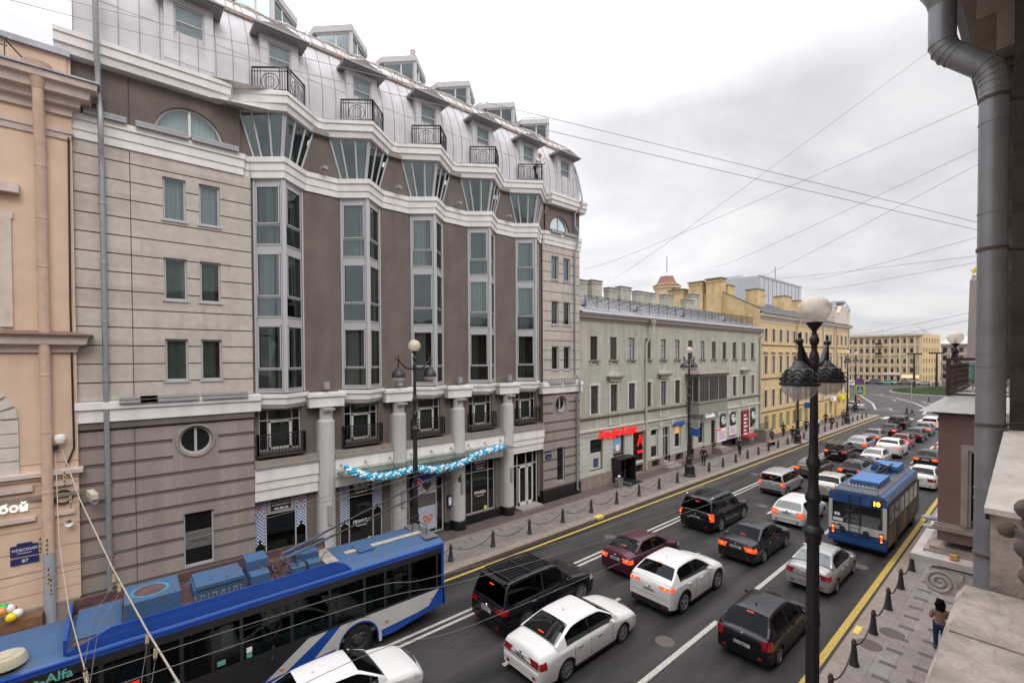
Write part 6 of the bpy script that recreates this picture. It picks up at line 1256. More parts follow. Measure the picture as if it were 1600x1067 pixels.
    for i in range(len(gy) - 1):
        ym = (gy[i] + gy[i + 1]) / 2; A, B = rows_[i], rows_[i + 1]
        for s_ in (1, -1):
            for j in range(mg - 1):
                q = [(s_ * A[j][0], gy[i], A[j][1]), (s_ * B[j][0], gy[i + 1], B[j][1]), (s_ * B[j + 1][0], gy[i + 1], B[j + 1][1]), (s_ * A[j + 1][0], gy[i], A[j + 1][1])]
                if s_ < 0: q = q[::-1]
                pillar = any(abs(ym - p) < .035 for p in K['pill'])
                lim_r = K['rb'] + (.42 if kind in ('sedan', 'compact') else .55 if kind in ('cross', 'hatch', 'wagon') else .22); lim_f = K['fb'] - .22
                if j in (1, 2) and lim_r < ym < lim_f:
                    if pillar: body.use(trim_b); body.face(q); body.use(pm)
                    else: side_g[s_].append(q)
                elif j >= 5 and K['rf'] + .03 < ym < K['fb'] - .02: ws.append(q)
                elif j >= 5 and K['rb'] + K.get('rg', .02) < ym < K['rr'] - K.get('rh', .02) and rear: rw.append(q)
                else: body.use(bodyroof if j >= 4 else pm); body.face(q); body.use(pm)
    if two: pass
    # panel gaps, door handles
    body.use(seam)
    def ribbon_v(yv, z0, z1, s_, dy_=0):
        n = 7
        for k in range(n):
            za = z0 + (z1 - z0) * k / n; zb_ = z0 + (z1 - z0) * (k + 1) / n; sd = sec(yv)[1]; xa = sd(za) + .003; xb = sd(zb_) + .003
            body.face([(s_ * xa, yv - .008 + dy_ * k / n, za), (s_ * xa, yv + .008 + dy_ * k / n, za), (s_ * xb, yv + .008 + dy_ * (k + 1) / n, zb_), (s_ * xb, yv - .008 + dy_ * (k + 1) / n, zb_)])
    if not far:
        if lowtrim:
            body.use(trim_b)
            for s_ in (1, -1):
                for wc in (yr, yf):
                    for q_ in range(14):
                        a0 = pi * q_ / 14; a1 = pi * (q_ + 1) / 14; pp = []
                        for rr_, aa in ((arc - .01, a0), (arc + .055, a0), (arc + .055, a1), (arc - .01, a1)): yv_ = wc + rr_ * cos(aa); zv_ = max(.24, R + rr_ * sin(aa) - .02); pp.append((s_ * (sec(yv_)[1](zv_) + .008), yv_, zv_))
                        body.face(pp)
            body.use(seam)
        for s_ in (1, -1):
            for yv in (K['pill'][0], K['pill'][1] + .12, yr + arc * .9): ribbon_v(yv, .34, belt(yv) - .02, s_)
            body.use(trim_b); body.box(min(s_ * Wd / 2 * .955, s_ * (Wd / 2 * .955 + .02)), max(s_ * Wd / 2 * .955, s_ * (Wd / 2 * .955 + .02)), yr + arc, yf - arc, .2, .27); body.use(seam)
    bo = body.build('body', root, smooth=True, ang=38, merge=True)
    if not far:
        u = MB().use(car_in)
        for yv in ((-.15, -1.05) if kind != 'hatch' else (-.2, -1.0)):
            for s_ in (-1, 1):
                u.obox((s_ * .38, yv, .98 + (.1 if kind in ('suv', 'cross') else 0)), (1, 0, 0), (0, .25, 1), (0, 1, 0), .23, .24, .06); u.obox((s_ * .38, yv - .08, 1.27 + (.16 if kind in ('suv', 'cross') else 0)), (1, 0, 0), (0, 0, 1), (0, 1, 0), .12, .08, .045)
        u.tube([(-.38 + .17 * cos(k * pi / 6), K['fb'] - .78 + .04 * sin(k * pi / 6), 1.0 + .14 * sin(k * pi / 6)) for k in range(13)], .015, 5); u.box(-.62, .62, K['fb'] - .6, K['fb'] - .25, .85, 1.0); u.build('seats', root)
    u = MB().use(trim_b); u.box(-Wd / 2 * .86, Wd / 2 * .86, -hL + .12, hL - .15, .18, .55)
    for wc in (yr, yf): u.box(-Wd / 2 * .93, Wd / 2 * .93, wc - arc, wc + arc, R + .1, R + arc - .03) if False else None
    u.build('underbody', root)
    for nm, qs, gmm in (('windshield', ws, car_glass), ('rear_window', rw, rearm or gm)):
        if qs: g = MB().use(gmm); [g.face(q) for q in qs]; g.build(nm, root, smooth=True, ang=60, merge=True)
    for s_ in (1, -1):
        if side_g[s_]: g = MB().use(gm); [g.face(q) for q in side_g[s_]]; g.build('side_window', root, smooth=True, ang=60, merge=True)
    # wheels
    tm, rm_ = wheel_meshes(R, .22, spokes)
    for wy in (yr, yf):
        for s_ in (1, -1):
            if far and s_ < 0: continue
            t = bpy.data.objects.new('wheel', tm); link(t); t.parent = root; t.location = (s_ * (Wd / 2 - .125), wy, R)
            if s_ < 0: t.rotation_euler = (0, 0, pi)
            q = bpy.data.objects.new('rim', rm_); link(q); q.parent = t
    # lamps
    def lampstrip(name, yend, yl, z0, z1, y_in, mt, s_, rear_):
        g = MB().use(mt); e = -hL if rear_ else hL; sg = 1 if rear_ else -1; rowsn = 5; cols_ = []
        ends = [(v, None) for v in (y_in, (y_in + w(e) * .96) / 2, w(e) * .955)]
        for k in range(rowsn + 1):
            z = z0 + (z1 - z0) * k / rowsn; row = []
            sd0 = sec(e)[1](z)
            for f in (y_in / w(e), .5 * (y_in / w(e) + .96), .96): row.append((s_ * f * w(e) * (sd0 / w(e)), e - sg * .006, z))
            for d in (.01, .05, .11, .18, yl * .75 + .02, yl):
                if d <= yl + 1e-6: yv = e + sg * d; sd = sec(yv)[1](z) + .006; row.append((s_ * sd, yv, z - .0))
            cols_.append(row)
        c = len(cols_[0])
        for k in range(rowsn):
            for j in range(c - 1):
                q = [cols_[k][j], cols_[k][j + 1], cols_[k + 1][j + 1], cols_[k + 1][j]]; g.face(q if s_ > 0 else q[::-1])
        return g.build(name, root)
    tz0, tz1 = tlm or K['tl']; yin = Wd / 2 - K['tw'] if tdim is None else Wd / 2 - tdim
    tz1 = min(tz1, deck(-hL) + .12)
    for s_ in (1, -1):
        lampstrip('taillight', -hL, .24, tz0, min(tz1, belt(-hL) - .0 + .1), max(.1, yin), tail_on if tail == 'on' else tail_off, s_, True)
        hz = K['deck'][-2][1] - .04
        lampstrip('headlight', hL, .38, hz - .16, hz, Wd / 2 - .42, head_m, s_, False)
        if tail == 'on':
            b = MB().use(tail_hot); zc = (tz0 + tz1) / 2; xm = (yin + w(-hL) * .95) / 2 + .03
            b.sphere((s_ * xm, -hL - .006, zc), .05, 10, 6, (1.2, .2, .62 if tz1 - tz0 < .16 else .8)); b.build('brake_lamp', root, smooth=True, ang=180)
        mi = MB().use(pm); mi.sphere((s_ * (Wd / 2 + .06), K['fb'] - .42, belt(.5) + .10), .1, 10, 6, (1.15, .55, .75)); mi.bar((s_ * (Wd / 2 - .1), K['fb'] - .42, belt(.5) + .05), (s_ * (Wd / 2 + .03), K['fb'] - .42, belt(.5) + .09), .04); mi.build('side_mirror', root, smooth=True, ang=60)
        if not far:
            for yv in (K['pill'][0] - .85 if kind not in ('hatch', 'compact') else K['pill'][0] - .62, K['pill'][1] - .85):
                hd_ = MB().use(chrome if pm in (BLK, GRPH, WH) and kind in ('suv', 'sedan') else pm); xx = sec(yv)[1](belt(yv) - .13) + .022; hd_.obox((s_ * xx, yv + .3, belt(yv) - .13), (0, 1, 0), (0, 0, 1), (1, 0, 0), .10, .018, .016); hd_.build('door_handle', root)
    zc = H - .06 if kind in ('suv', 'mpv', 'hatch', 'cross', 'wagon') else deck(K['rb']) + .1
    yb_l = K['rr'] - .07 if kind in ('suv', 'mpv', 'hatch', 'cross', 'wagon') else K['rb'] + .16
    b = MB().use(tail_on); b.box(-.11, .11, yb_l - .03, yb_l, ztop(yb_l) - .004, ztop(yb_l) + .022); b.build('brake_light', root)
    if plate:
        p = MB().use(plate_m); zp = .80 if kind in ('sedan', 'compact', 'mpv', 'suv') else .62 if kind in ('hatch',) else .84; p.box(-.26, .26, -hL - .012, -hL + .05, zp - .06, zp + .06); po_ = p.build('number_plate', root)
        if not far: text_mesh(random.choice(['В417ОР', 'О286ЕК', 'Н530ТА', 'К174МХ', 'Т809СВ']), .11, blackp, (-.04, -hL - .016, zp), (1, 0, 0), (0, 0, 1), .002, .002).build('plate_writing', po_)
    bm_ = MB().use(trim_b if lowtrim else pm); wv = w(-hL) * .93
    bm_.prism([(-wv, 0), (wv, 0), (wv * 1.02, .06), (wv, .12), (-wv, .12), (-wv * 1.02, .06)], (0, -hL + .02, .34 if lowtrim else .46), (1, 0, 0), (0, 0, 1), 0, .045)
    if lowtrim: bm_.box(-wv, wv, -hL - .015, -hL + .3, .24, .36)
    bm_.use(seam); bm_.box(-wv * .98, wv * .98, -hL - .004, -hL + .02, .655 if kind != 'suv' else .7, .664 if kind != 'suv' else .709)
    bm_.use(tail_off); bm_.box(-wv * .85, -wv * .7, -hL - .03, -hL, .36, .42); bm_.box(wv * .7, wv * .85, -hL - .03, -hL, .36, .42); bm_.build('rear_bumper', root)
    if not far:
        c = MB().use(chrome); c.lathe([(0, -hL - .016), (.045, -hL - .014), (.05, -hL)], (0, 0, min(tz1, .98) - .02), 12, axis='y'); c.build('badge', root)
    if bar: c = MB().use(chrome); c.box(-Wd / 2 * .5, Wd / 2 * .5, -hL - .012, -hL + .01, tz0 + .02, tz0 + .055); c.build('chrome_strip', root)
    if rails:
        for s_ in (1, -1): c = MB().use(chrome if rails == 'chrome' else trim_b); xr = Wd / 2 * K['wr'] - .02; c.tube([(s_ * xr, K['rr'] + .1, H - .0), (s_ * xr, K['rr'] + .18, H + .06), (s_ * xr, K['rf'] - .25, H + .06), (s_ * xr, K['rf'] - .12, H)], .022, 6); c.build('roof_rail', root)
    if rails == 'basket':
        c = MB().use(trim_b)
        for k in range(-3, 4): c.bar((k * .16, K['rr'] + .15, H + .045), (k * .16, K['rf'] - .15, H + .045), .03)
        for yv in (K['rr'] + .2, -.9, K['rf'] - .2): c.bar((-.62, yv, H + .05), (.62, yv, H + .05), .05)
        c.use(trim_b); c.box(-.7, .7, K['rr'] - .12, K['rr'] + .08, H - .02, H + .01); c.build('roof_rack', root)
    if spare: c = MB().use(trim_b); c.lathe([(0, -hL - .24), (.3, -hL - .24), (.36, -hL - .2), (.37, -hL - .02)], (0, 0, .95), 20, axis='y'); c.build('spare_wheel', root)
    if kind in ('cross', 'hatch', 'sedan', 'mpv') and not far: c = MB().use(pm); c.prism([(0, 0), (.12, 0), (.02, .07)], (.0, K['rr'] + .35, H + .01), (0, 1, 0), (0, 0, 1), -.015, .015); c.build('antenna', root)
    root.location = (x, y + hL * scale, 0); root.rotation_euler = (0, 0, rz); root.scale = (scale, scale, scale)
    return root
CL = [
 ('suv', BLK, 'black off-road wagon with roof rack beside the white sedan', -13.2, 10.0, dict(rails='basket', rearm=privacy, spokes=10, tdim=.42, scale=1.05, tail='off', bar=True, tlm=(.88, 1.08))),
 ('sedan', WH, 'large white sedan in front, showing its wide pale rear window', -10.45, 9.25, dict(rearm=car_glass_l, tail='off', spokes=10, bar=True, scale=1.03)),
 ('sedan', WH, 'white sedan cut off by the bottom edge beside the long trolleybus', -12.85, 1.95, dict(spokes=10)),
 ('compact', MAR, 'dark maroon sedan behind the black off-road wagon, next to the double line', -12.75, 17.1, dict(rearm=car_glass_l)),
 ('cross', WH, 'white crossover with sloping roof and thin orange taillights', -10.05, 15.7, dict(lowtrim=True, spokes=5, scale=1.04)),
 ('suv', BLK, 'tall black luxury off-roader with chrome roof rails', -12.95, 24.9, dict(rails='chrome', rearm=privacy, spokes=10, tlm=(.72, 1.45), tdim=.14, tail='on', scale=1.06, bar=True)),
 ('sedan', GRPH, 'dark graphite sedan with bright orange taillights ahead of the white crossover', -9.65, 22.5, dict(bar=True, rearm=privacy, spokes=5, scale=1.02)),
 ('hatch', BLK, 'black five-door hatchback at the bottom, left of the near lamp post', -6.35, 15.3, dict(spokes=5, tail='off', rearm=privacy, tlm=(.70, 1.1), tdim=.26)),
 ('compact', SIL, 'silver sedan half hidden by the near lamp post', -6.45, 21.95, dict(rearm=car_glass_l, tail='off', spokes=5, tdim=.34)),
 ('mpv', SIL, 'boxy silver van-like wagon next to the double line', -12.75, 35.5, dict(lowtrim=True, spokes=5, tlm=(.76, 1.1), tdim=.2)),
 ('wagon', WH, 'white estate car just left of the near lamp post', -9.75, 29.6, dict(spokes=10, rearm=car_glass_l)),
 ('sedan', BRN, 'brown sedan behind the near lamp post ahead of the silver van', -12.7, 42.7, dict(rearm=car_glass_l)),
 ('cross', CHAM, 'champagne crossover between the near lamp post and the square trolleybus', -9.75, 36.8, dict(lowtrim=True, spokes=5)),
 ('hatch', GRPH, 'dark grey hatchback with orange triangle ahead of the champagne crossover', -10.0, 44.2, dict()),
 ('suv', BLK, 'black crossover next to the double line with silver roof rails', -12.9, 51.6, dict(rails='chrome', scale=.95)),
 ('sedan', WH, 'white sedan just above the roof of the square trolleybus', -10.2, 51.8, dict(tail='off', rearm=car_glass_l, scale=.95)),
 ('wagon', SIL, 'silver estate ahead of the black crossover with rails', -12.8, 58.8, dict(rearm=car_glass_l)),
 ('cross', WH, 'white crossover with orange lights behind the small red car', -9.95, 57.3, dict(lowtrim=True, far=True, scale=1.05)),
 ('sedan', WH, 'white sedan emerging to the right of the square trolleybus', -5.95, 45.3, dict(far=True, tail='off')),
 ('compact', GRPH, 'dark sedan cut by the mauve wall in the right lane', -6.75, 54.2, dict(far=True)),
 ('compact', WH, 'white car mostly hidden behind the mauve wall in the right lane', -6.1, 62.0, dict(far=True)),
 ('sedan', GREYC, 'dark grey sedan with orange lights ahead of the silver estate', -12.9, 65.3, dict(far=True)),
 ('compact', GRPH, 'dark sedan with bright lights behind the black jeep-like car', -12.6, 72.4, dict(far=True)),
 ('compact', REDC, 'small red sedan in the far queue', -10.1, 63.6, dict(far=True)),
 ('sedan', GRPH, 'dark sedan ahead of the small red sedan', -9.9, 69.8, dict(far=True, tail='off')),
 ('compact', GREYC, 'dark grey sedan two ahead of the small red sedan', -9.9, 76.6, dict(far=True)),
 ('suv', BLK, 'black jeep-like car with spare wheel first at the crossing', -13.0, 80.4, dict(far=True, tail='off', spare=True)),
 ('mpv', WH, 'white van-like car with orange lights first at the crossing', -10.1, 84.2, dict(far=True)),
]
for k, pm, lb, x, y, kw in CL: make_car(k, pm, lb, x, y, **kw)
# cars on the square
for (k, pm, lb, x, y, rz) in (('mpv', WH, 'white van parked before the square building', -45, 205, 1.4), ('suv', GREYC, 'grey van standing in front of the square building', -40.5, 206, 1.5), ('compact', WH, 'white car crossing the square at left', -42, 168, 1.2), ('compact', SIL, 'silver car with yellow light turning at the square corner', -31.5, 124, .9), ('compact', WH, 'white car half hidden at the end of the yellow building', -27, 109, .6), ('sedan', paint('mint', (.16, .4, .32)), 'mint green car parked before the square building', -36.5, 208, 1.55), ('sedan', GREYC, 'grey car parked near the square building right part', -32, 210, 1.55), ('compact', SIL, 'silver car parked beside the lamp post at the pavement corner', -23.8, 104.5, .9), ('suv', WH, 'white van driving on the far side of the square behind the crossing sign', -44, 186, 1.3), ('compact', GRPH, 'dark car driving on the square left of the lamp posts', -37, 150, 1.0), ('compact', BLK, 'black car waiting at the far left of the square', -48, 192, 1.3), ('wagon', SIL, 'silver estate parked at the foot of the square building, far right', -27, 211, 1.55)):
    make_car(k, pm, lb, x, y, rz=rz, far=True, group='cars on the square', tail='off')
# ================================================================ TROLLEYBUSES
tb_blue = mat('bus_blue', (.012, .07, .36), .35, coat=.5, noise=.12, nscale=2); tb_roof = mat('bus_roof_blue', (.022, .095, .235), .65, noise=.5, nscale=3.2, col2=(.07, .095, .13)); tb_white = mat('bus_white', (.60, .59, .57), .4, coat=.4, noise=.12, nscale=2)
rust = mat('rusty_roof', (.13, .05, .035), .85, noise=.6, nscale=4, col2=(.04, .045, .06)); bus_glass = mat('bus_glass', (.012, .014, .015), .04, spec=.9, noise=.3, nscale=.7); bus_fr = mat('bus_frame_black', (.018, .018, .02), .5); grime = mat('roof_grime', (.13, .13, .14), .8, noise=.4, nscale=2)
bg_t = glassmat('bus_tinted_glass', (.46, .50, .50), .0, .02, (.5, .55, .55))
# ---- long trolleybus on the left: rear at y=9.3, front out of frame; near side x=-14.95
tb = thing('trolleybus', 'long blue and white trolleybus with rusty roof equipment at the left kerb', 'trolleybus', (-16.15, 2, 0))
X0, X1, YF, YR = -17.35, -14.95, -3.1, 9.3; WY, WR = 5.95, .5
def zl(y):
    z = .30 if y < 7.2 else .30 + (y - 7.2) * .15
    for wc in (WY, -1.9 + 0.0):
        d = abs(y - wc)
        if d < .66: z = max(z, .5 + sqrt(.66 ** 2 - d * d) - .08)
    return z
ys_ = sorted({YF, YR, *[YF + (YR - YF) * i / 90 for i in range(91)], *[WY + s * .66 * k for s in (-1, 1) for k in (1, .97, .9, .7, .4, 0)], *[-1.9 + s * .66 * k for s in (-1, 1) for k in (1, .97, .9, .7, .4, 0)]})
b = MB().use(tb_blue)
for x in (X0, X1):
    for a, c in zip(ys_, ys_[1:]): b.face([(x, a, zl(a)), (x, c, zl(c)), (x, c, 1.28), (x, a, 1.28)])
b.box(X0, X1, YR - .05, YR, .62, 1.35); b.box(X0, X1, YR - .12, YR, 2.72, 2.95); b.box(X0, X0 + .18, YR - .12, YR, 1.35, 2.72); b.box(X1 - .13, X1 + .0, YR - .1, YR, 1.35, 2.75)
b.box(X0, X1, YF, YF + .05, .4, 1.3)
b.tube([(X1 - .03, YF, 2.9), (X1 - .03, YR, 2.9)], .055, 8); b.box(X1 - .10, X1 + .002, YF, YR, 2.76, 2.93)
b.box(X0 + .02, X1 - .02, YR, YR + .07, .55, .95)
b.build('body', tb)
wb_ = MB().use(tb_white); P = lambda pts: [(X1 + .004, y, z) for y, z in pts]
def SZ(px): return px
wb_.face(P([(6.70, .55), (8.15, .66), (8.62, .74), (9.08, 1.26), (6.1, 1.26), (6.3, 1.18), (6.5, 1.03), (6.64, .82)]))
arc = [(WY + .70 * cos(a), .45 + .70 * sin(a)) for a in [pi * k / 14 for k in range(0, 15)]]; arc_o = [(WY + .80 * cos(a), .45 + .80 * sin(a)) for a in [pi * k / 14 for k in range(0, 15)]]
for i in range(14): wb_.face([(X1 + .012, *arc[i]), (X1 + .012, *arc_o[i]), (X1 + .012, *arc_o[i + 1]), (X1 + .012, *arc[i + 1])])
for s in (-1, 1): wb_.box(X1 + .002, X1 + .014, WY + (s * .80 if s < 0 else .70), WY + (-.70 if s < 0 else .80), .2, .46)
wb_.face(P([(4.5, .52), (5.2, .55), (5.26, .82), (5.42, 1.05), (5.6, 1.18), (5.8, 1.26), (5.35, 1.26)]))
wb_.face(P([(3.1, .42), (3.65, .46), (4.95, 1.26), (4.35, 1.26)])); wb_.use(bus_fr); wb_.face(P([(YF, .5), (-2.6, .5), (-2.6, 1.26), (YF, 1.26)])); wb_.face(P([(-1.2, .52), (3.12, .47), (4.33, 1.26), (-1.2, 1.26)])); wb_.use(tb_white)
wb_.build('white_livery', tb)
w = MB().use(bg_t); w.face([(X1 - .015, YF, 1.28), (X1 - .015, YR - .12, 1.28), (X1 - .015, YR - .12, 2.78), (X1 - .015, YF, 2.78)]); w.use(bus_glass); w.face([(X0 + .01, YF, 1.28), (X0 + .01, YR - .1, 1.28), (X0 + .01, YR - .1, 2.8), (X0 + .01, YF, 2.8)]); w.use(bus_glass); w.box(X0 + .18, X1 - .13, YR - .06, YR - .04, 1.35, 2.72)
w.build('window_band', tb)
w = MB().use(bus_fr)
for y in (9.0, 7.85, 6.9, 6.15, 5.0, 3.85, 2.5, 1.1, .4, -.5, -1.4, -2.4): w.box(X1 - .03, X1 + .004, y - .045, y + .045, 1.28, 2.78)
w.box(X1 - .03, X1 + .006, YF, YR - .1, 2.56, 2.78); w.box(X1 - .03, X1 + .005, YF, YR - .1, 1.25, 1.32)
for (a, c) in ((6.95, 7.8), (5.05, 6.1), (2.55, 3.8)): w.box(X1 - .02, X1 + .003, a, c, 2.2, 2.225)
w.box(X1 - .03, X1 + .006, 1.15, 2.45, .32, 1.28); w.box(X1 - .03, X1 + .008, 1.78, 1.82, .32, 2.6)
w.build('window_frame', tb)
i_ = MB().use(mat('bus_interior', (.22, .23, .22), .8)); i_.box(X0 + .05, X1 - .1, YF, YR - .1, .6, .7); i_.box(X0 + .02, X0 + .06, YF, YR - .1, .7, 1.28)
i_.use(mat('bus_seat', (.06, .20, .24), .7))
for y in (8.2, 7.4, 6.4, 5.2, 4.2, 3.2, .2): 
    for x in (X1 - .55, X0 + .6): i_.box(x - .4, x + .35, y, y + .12, 1.0, 1.75); i_.box(x - .4, x + .35, y - .45, y, 1.05, 1.15)
i_.use(mat('rail_yellow', (.4, .35, .1), .4))
for y in (7.0, 5.6, 3.4, 1.4, -.3): i_.bar((X1 - .9, y, .7), (X1 - .9, y, 2.75), .03)
i_.build('interior', tb)
st_ = MB().use(mat('sticker_green', (.10, .35, .28), .6)); st_.box(X1 - .01, X1 + .009, 1.9, 2.1, 1.42, 1.55); st_.box(X1 - .01, X1 + .009, .75, 1.05, 1.0 + .35, 1.45); st_.box(X1 - .01, X1 + .009, 2.62, 2.76, .95 + .4, 1.07 + .4); st_.use(white_e); st_.box(X1 - .01, X1 + .009, 2.62, 2.76, 1.5, 1.64); st_.use(RED); st_.box(X1 - .01, X1 + .009, .0, .22, 1.6, 1.85); st_.use(mat('notice_pale', (.35, .42, .38), .7))
for (a, c, z0, z1) in ((7.25, 7.55, 1.75, 2.3), (6.95, 7.1, 1.7, 2.2), (2.0, 2.3, 1.8, 2.5)): st_.box(X1 - .04, X1 - .03, a, c, z0, z1)
st_.build('sticker', tb)
sl = MB().use(mat('marker_orange', (.7, .22, .04), .4))
for (y, z) in ((8.75, .98), (6.95, .8), (3.55, .62)): sl.box(X1, X1 + .03, y - .05, y + .05, z - .03, z + .03)
sl.build('side_marker', tb)
text_mesh('Trans-Alfa', .30, mat('writing_teal', (.12, .42, .35), .6), (X1 + .012, -1.62, 2.62), (0, 1, 0), (0, 0, 1), .003, .006).build('bus_writing', tb)
for wc in (WY, -1.9):
    t = MB().use(tyre_m); t.lathe([(.30, -.28), (.46, -.28), (.5, -.24), (.5, -.03), (.46, 0), (.30, 0)], (X1 - .04, wc, .5), 28, axis='x'); to = t.build('wheel', tb, smooth=True, ang=35)
    q = MB().use(mat('bus_hub', (.05, .045, .045), .7, noise=.3)); q.lathe([(.31, 0), (.28, -.08), (.18, -.1), (.15, 0), (.1, .02), (0, .02)], (X1 - .04, wc, .5), 20, axis='x')
    for k in range(8): q.lathe([(0, .02), (.02, .02), (.02, -.04)], (X1 - .08, wc + .2 * cos(k * pi / 4), .5 + .2 * sin(k * pi / 4)), 6, axis='x')
    q.build('hub', to)
    q = MB().use(blackp); q.box(X0 + .1, X1 - .35, wc - .7, wc + .7, .3, 1.1); q.build('wheel_well', tb)
r_ = MB().use(tb_roof)
cr_ = [(X1 - .02, 2.94), (X1 - .25, 3.04), (X1 - .7, 3.1), ((X0 + X1) / 2, 3.12), (X0 + .7, 3.1), (X0 + .25, 3.04), (X0 + .02, 2.94)]
for i in range(24):
    a = YF + (YR - YF) * i / 24; c = a + (YR - YF) / 24
    for (xa, za), (xb, zb) in zip(cr_, cr_[1:]): r_.face([(xa, a, za), (xa, c, za), (xb, c, zb), (xb, a, zb)])
for yy in (YF, YR): r_.face([(x, yy, z) for x, z in cr_] + [(X0, yy, 2.8), (X1, yy, 2.8)])
r_.use(grime); r_.box(X0 + .3, X1 - .3, YR - .6, YR - .05, 3.1, 3.135); r_.use(mat('tape_pale', (.42, .38, .33), .8, noise=.3)); r_.box(-16.2, -15.95, 5.9, 8.9, 3.12, 3.14); r_.build('roof', tb, smooth=True, ang=30)
q = MB().use(rust); q.box(X0 + .06, X0 + .12, -1.1, 5.6, 3.0, 3.42); q.box(X0 + .12, X1 - .12, -1.0, 5.5, 3.13, 3.15); q.build('rear_skirt', tb)
q = MB().use(tb_blue); q.prism([(-1.1, 2.98), (5.75, 2.98), (5.55, 3.2), (5.2, 3.38), (-.3, 3.38), (-1.1, 3.05)], (X1 - .06, 0, 0), (0, 1, 0), (0, 0, 1), -.04, 0); q.box(X0 + .1, X1 - .1, -1.16, -1.1, 3.0, 3.36); q.build('roof_skirt', tb)
q = MB().use(tb_roof); q.box(-16.75, -15.5, -.05, 1.15, 3.15, 3.62); q.use(rust); q.lathe([(0, 3.625), (.36, 3.625)], (-16.12, .5, 0), 24); q.use(mat('ring_teal', (.05, .25, .36), .7, noise=.3)); q.lathe([(.36, 3.623), (.43, 3.623)], (-16.12, .5, 0), 24); q.build('roof_box', tb)
q = MB().use(tb_roof); q.box(-16.6, -15.6, 1.45, 2.75, 3.15, 3.45); q.box(-16.65, -15.55, 1.5, 2.7, 3.45, 3.55); q.build('roof_box', tb)
q = MB().use(tb_roof); q.box(-16.7, -16.0, 2.85, 3.45, 3.15, 3.72); q.build('roof_box', tb); q = MB().use(tb_roof); q.box(-15.8, -15.35, 2.85, 3.35, 3.15, 3.5); q.build('roof_box', tb)
q = MB().use(tb_roof); q.box(-16.5, -16.0, 4.3, 5.0, 3.15, 3.5); q.build('roof_box', tb)
for y in (4.0, 4.5): q = MB().use(tb_roof); q.box(-15.8, -15.4, y, y + .42, 3.15, 3.38); q.build('roof_box', tb)
q = MB().use(tb_roof); q.box(-16.4, -15.7, 6.3, 6.85, 3.12, 3.18); q.build('roof_hatch', tb)
q = MB().use(mat('worn_canvas', (.36, .32, .28), .9, noise=.4)); q.box(-16.7, -15.4, 5.05, 5.45, 3.16, 3.22); q.build('roof_cover', tb)
q = MB().use(tb_roof); q.box(X0 + .3, X1 - .35, -1.0, -.1, 3.155, 3.19); q.build('roof_panel', tb)
q = MB().use(irong)
for k in range(9): q.tube([(-16.9 + .05 * k, 1.2 + k * .4, 3.2), (-16.8, 1.5 + k * .4, 3.35), (-16.6 + .1 * (k % 3), 1.7 + k * .38, 3.2)], .018, 5)
for k in range(30): q.lathe([(.012, 2.945), (0, 2.955)], (X1 - .05, -2.8 + k * .41, 0), 5)
q.build('roof_cabling', tb)
q = MB().use(mat('vent_cream', (.45, .40, .30), .7, noise=.2)); q.lathe([(.0, 3.3), (.3, 3.3), (.34, 3.22), (.36, 3.1)], (-15.3, -2.1, 0), 20); q.lathe([(0, 3.31), (.14, 3.31)], (-15.3, -2.1, 0), 12); q.box(-15.6, -15.0, -2.75, -2.1, 3.08, 3.28); q.build('roof_vent', tb, smooth=True)
q = MB().use(mat('cable_mix', (.16, .09, .06), .7)); random.seed(4)
for k in range(90):
    p = Vector((-16.0 + random.uniform(-.5, .5), (3.85 + random.uniform(-.45, .5)) if k < 60 else random.uniform(1.3, 5.2), 3.2)); pts = [p]
    for j in range(4): pts.append(pts[-1] + Vector((random.uniform(-.12, .12), random.uniform(-.12, .12), random.uniform(-.02, .14))))
    q.use((MATS['cable_mix'], irong, tb_roof, rust)[k % 4]); q.tube(pts, .014, 5)
for k in range(12): y = 1.5 + k * .1; q.use(MATS['vent_cream']); q.bar((-15.5, y, 3.16), (-15.42, y + random.uniform(-.05, .05), 3.34), .018)
q.build('pole_machinery', tb)
for k, (xa, xb) in enumerate(((-16.25, -17.3), (-15.85, -16.7))):
    q = MB().use(irong); s_ = Vector((xa, 3.9, 3.6)); e = Vector((xb, 10.95, 5.0)) if k == 0 else Vector((xb, 11.2, 4.78)); mid = s_.lerp(e, .2)
    q.tube([s_, s_.lerp(e, .5) + ZU * .03, e], [.042, .032, .022], 8); q.use(tb_roof); q.tube([s_, mid], .046, 8); q.use(MATS['marker_orange']); q.tube([s_, s_.lerp(e, .03)], .045, 8); q.use(irong)
    q.tube([e, e + Vector((.02, .12, .1))], .045, 6); q.box(e.x - .03, e.x + .03, e.y - .02, e.y + .1, e.z - .22, e.z)
    q.tube([e - ZU * .1, e + Vector((0, -3, -1.4)), (xa, 8.9, 3.3)], .006, 4); q.build('trolley_pole', tb)
q = MB().use(irong)
for x in (-17.0, -16.3, -15.7): q.bar((x, 9.0, 3.1), (x, 9.0, 3.45), .025)
q.bar((-17.0, 9.0, 3.45), (-15.7, 9.0, 3.45), .025); q.bar((-16.3, 8.7, 3.1), (-16.3, 8.7, 3.4), .025); q.build('roof_rail', tb)
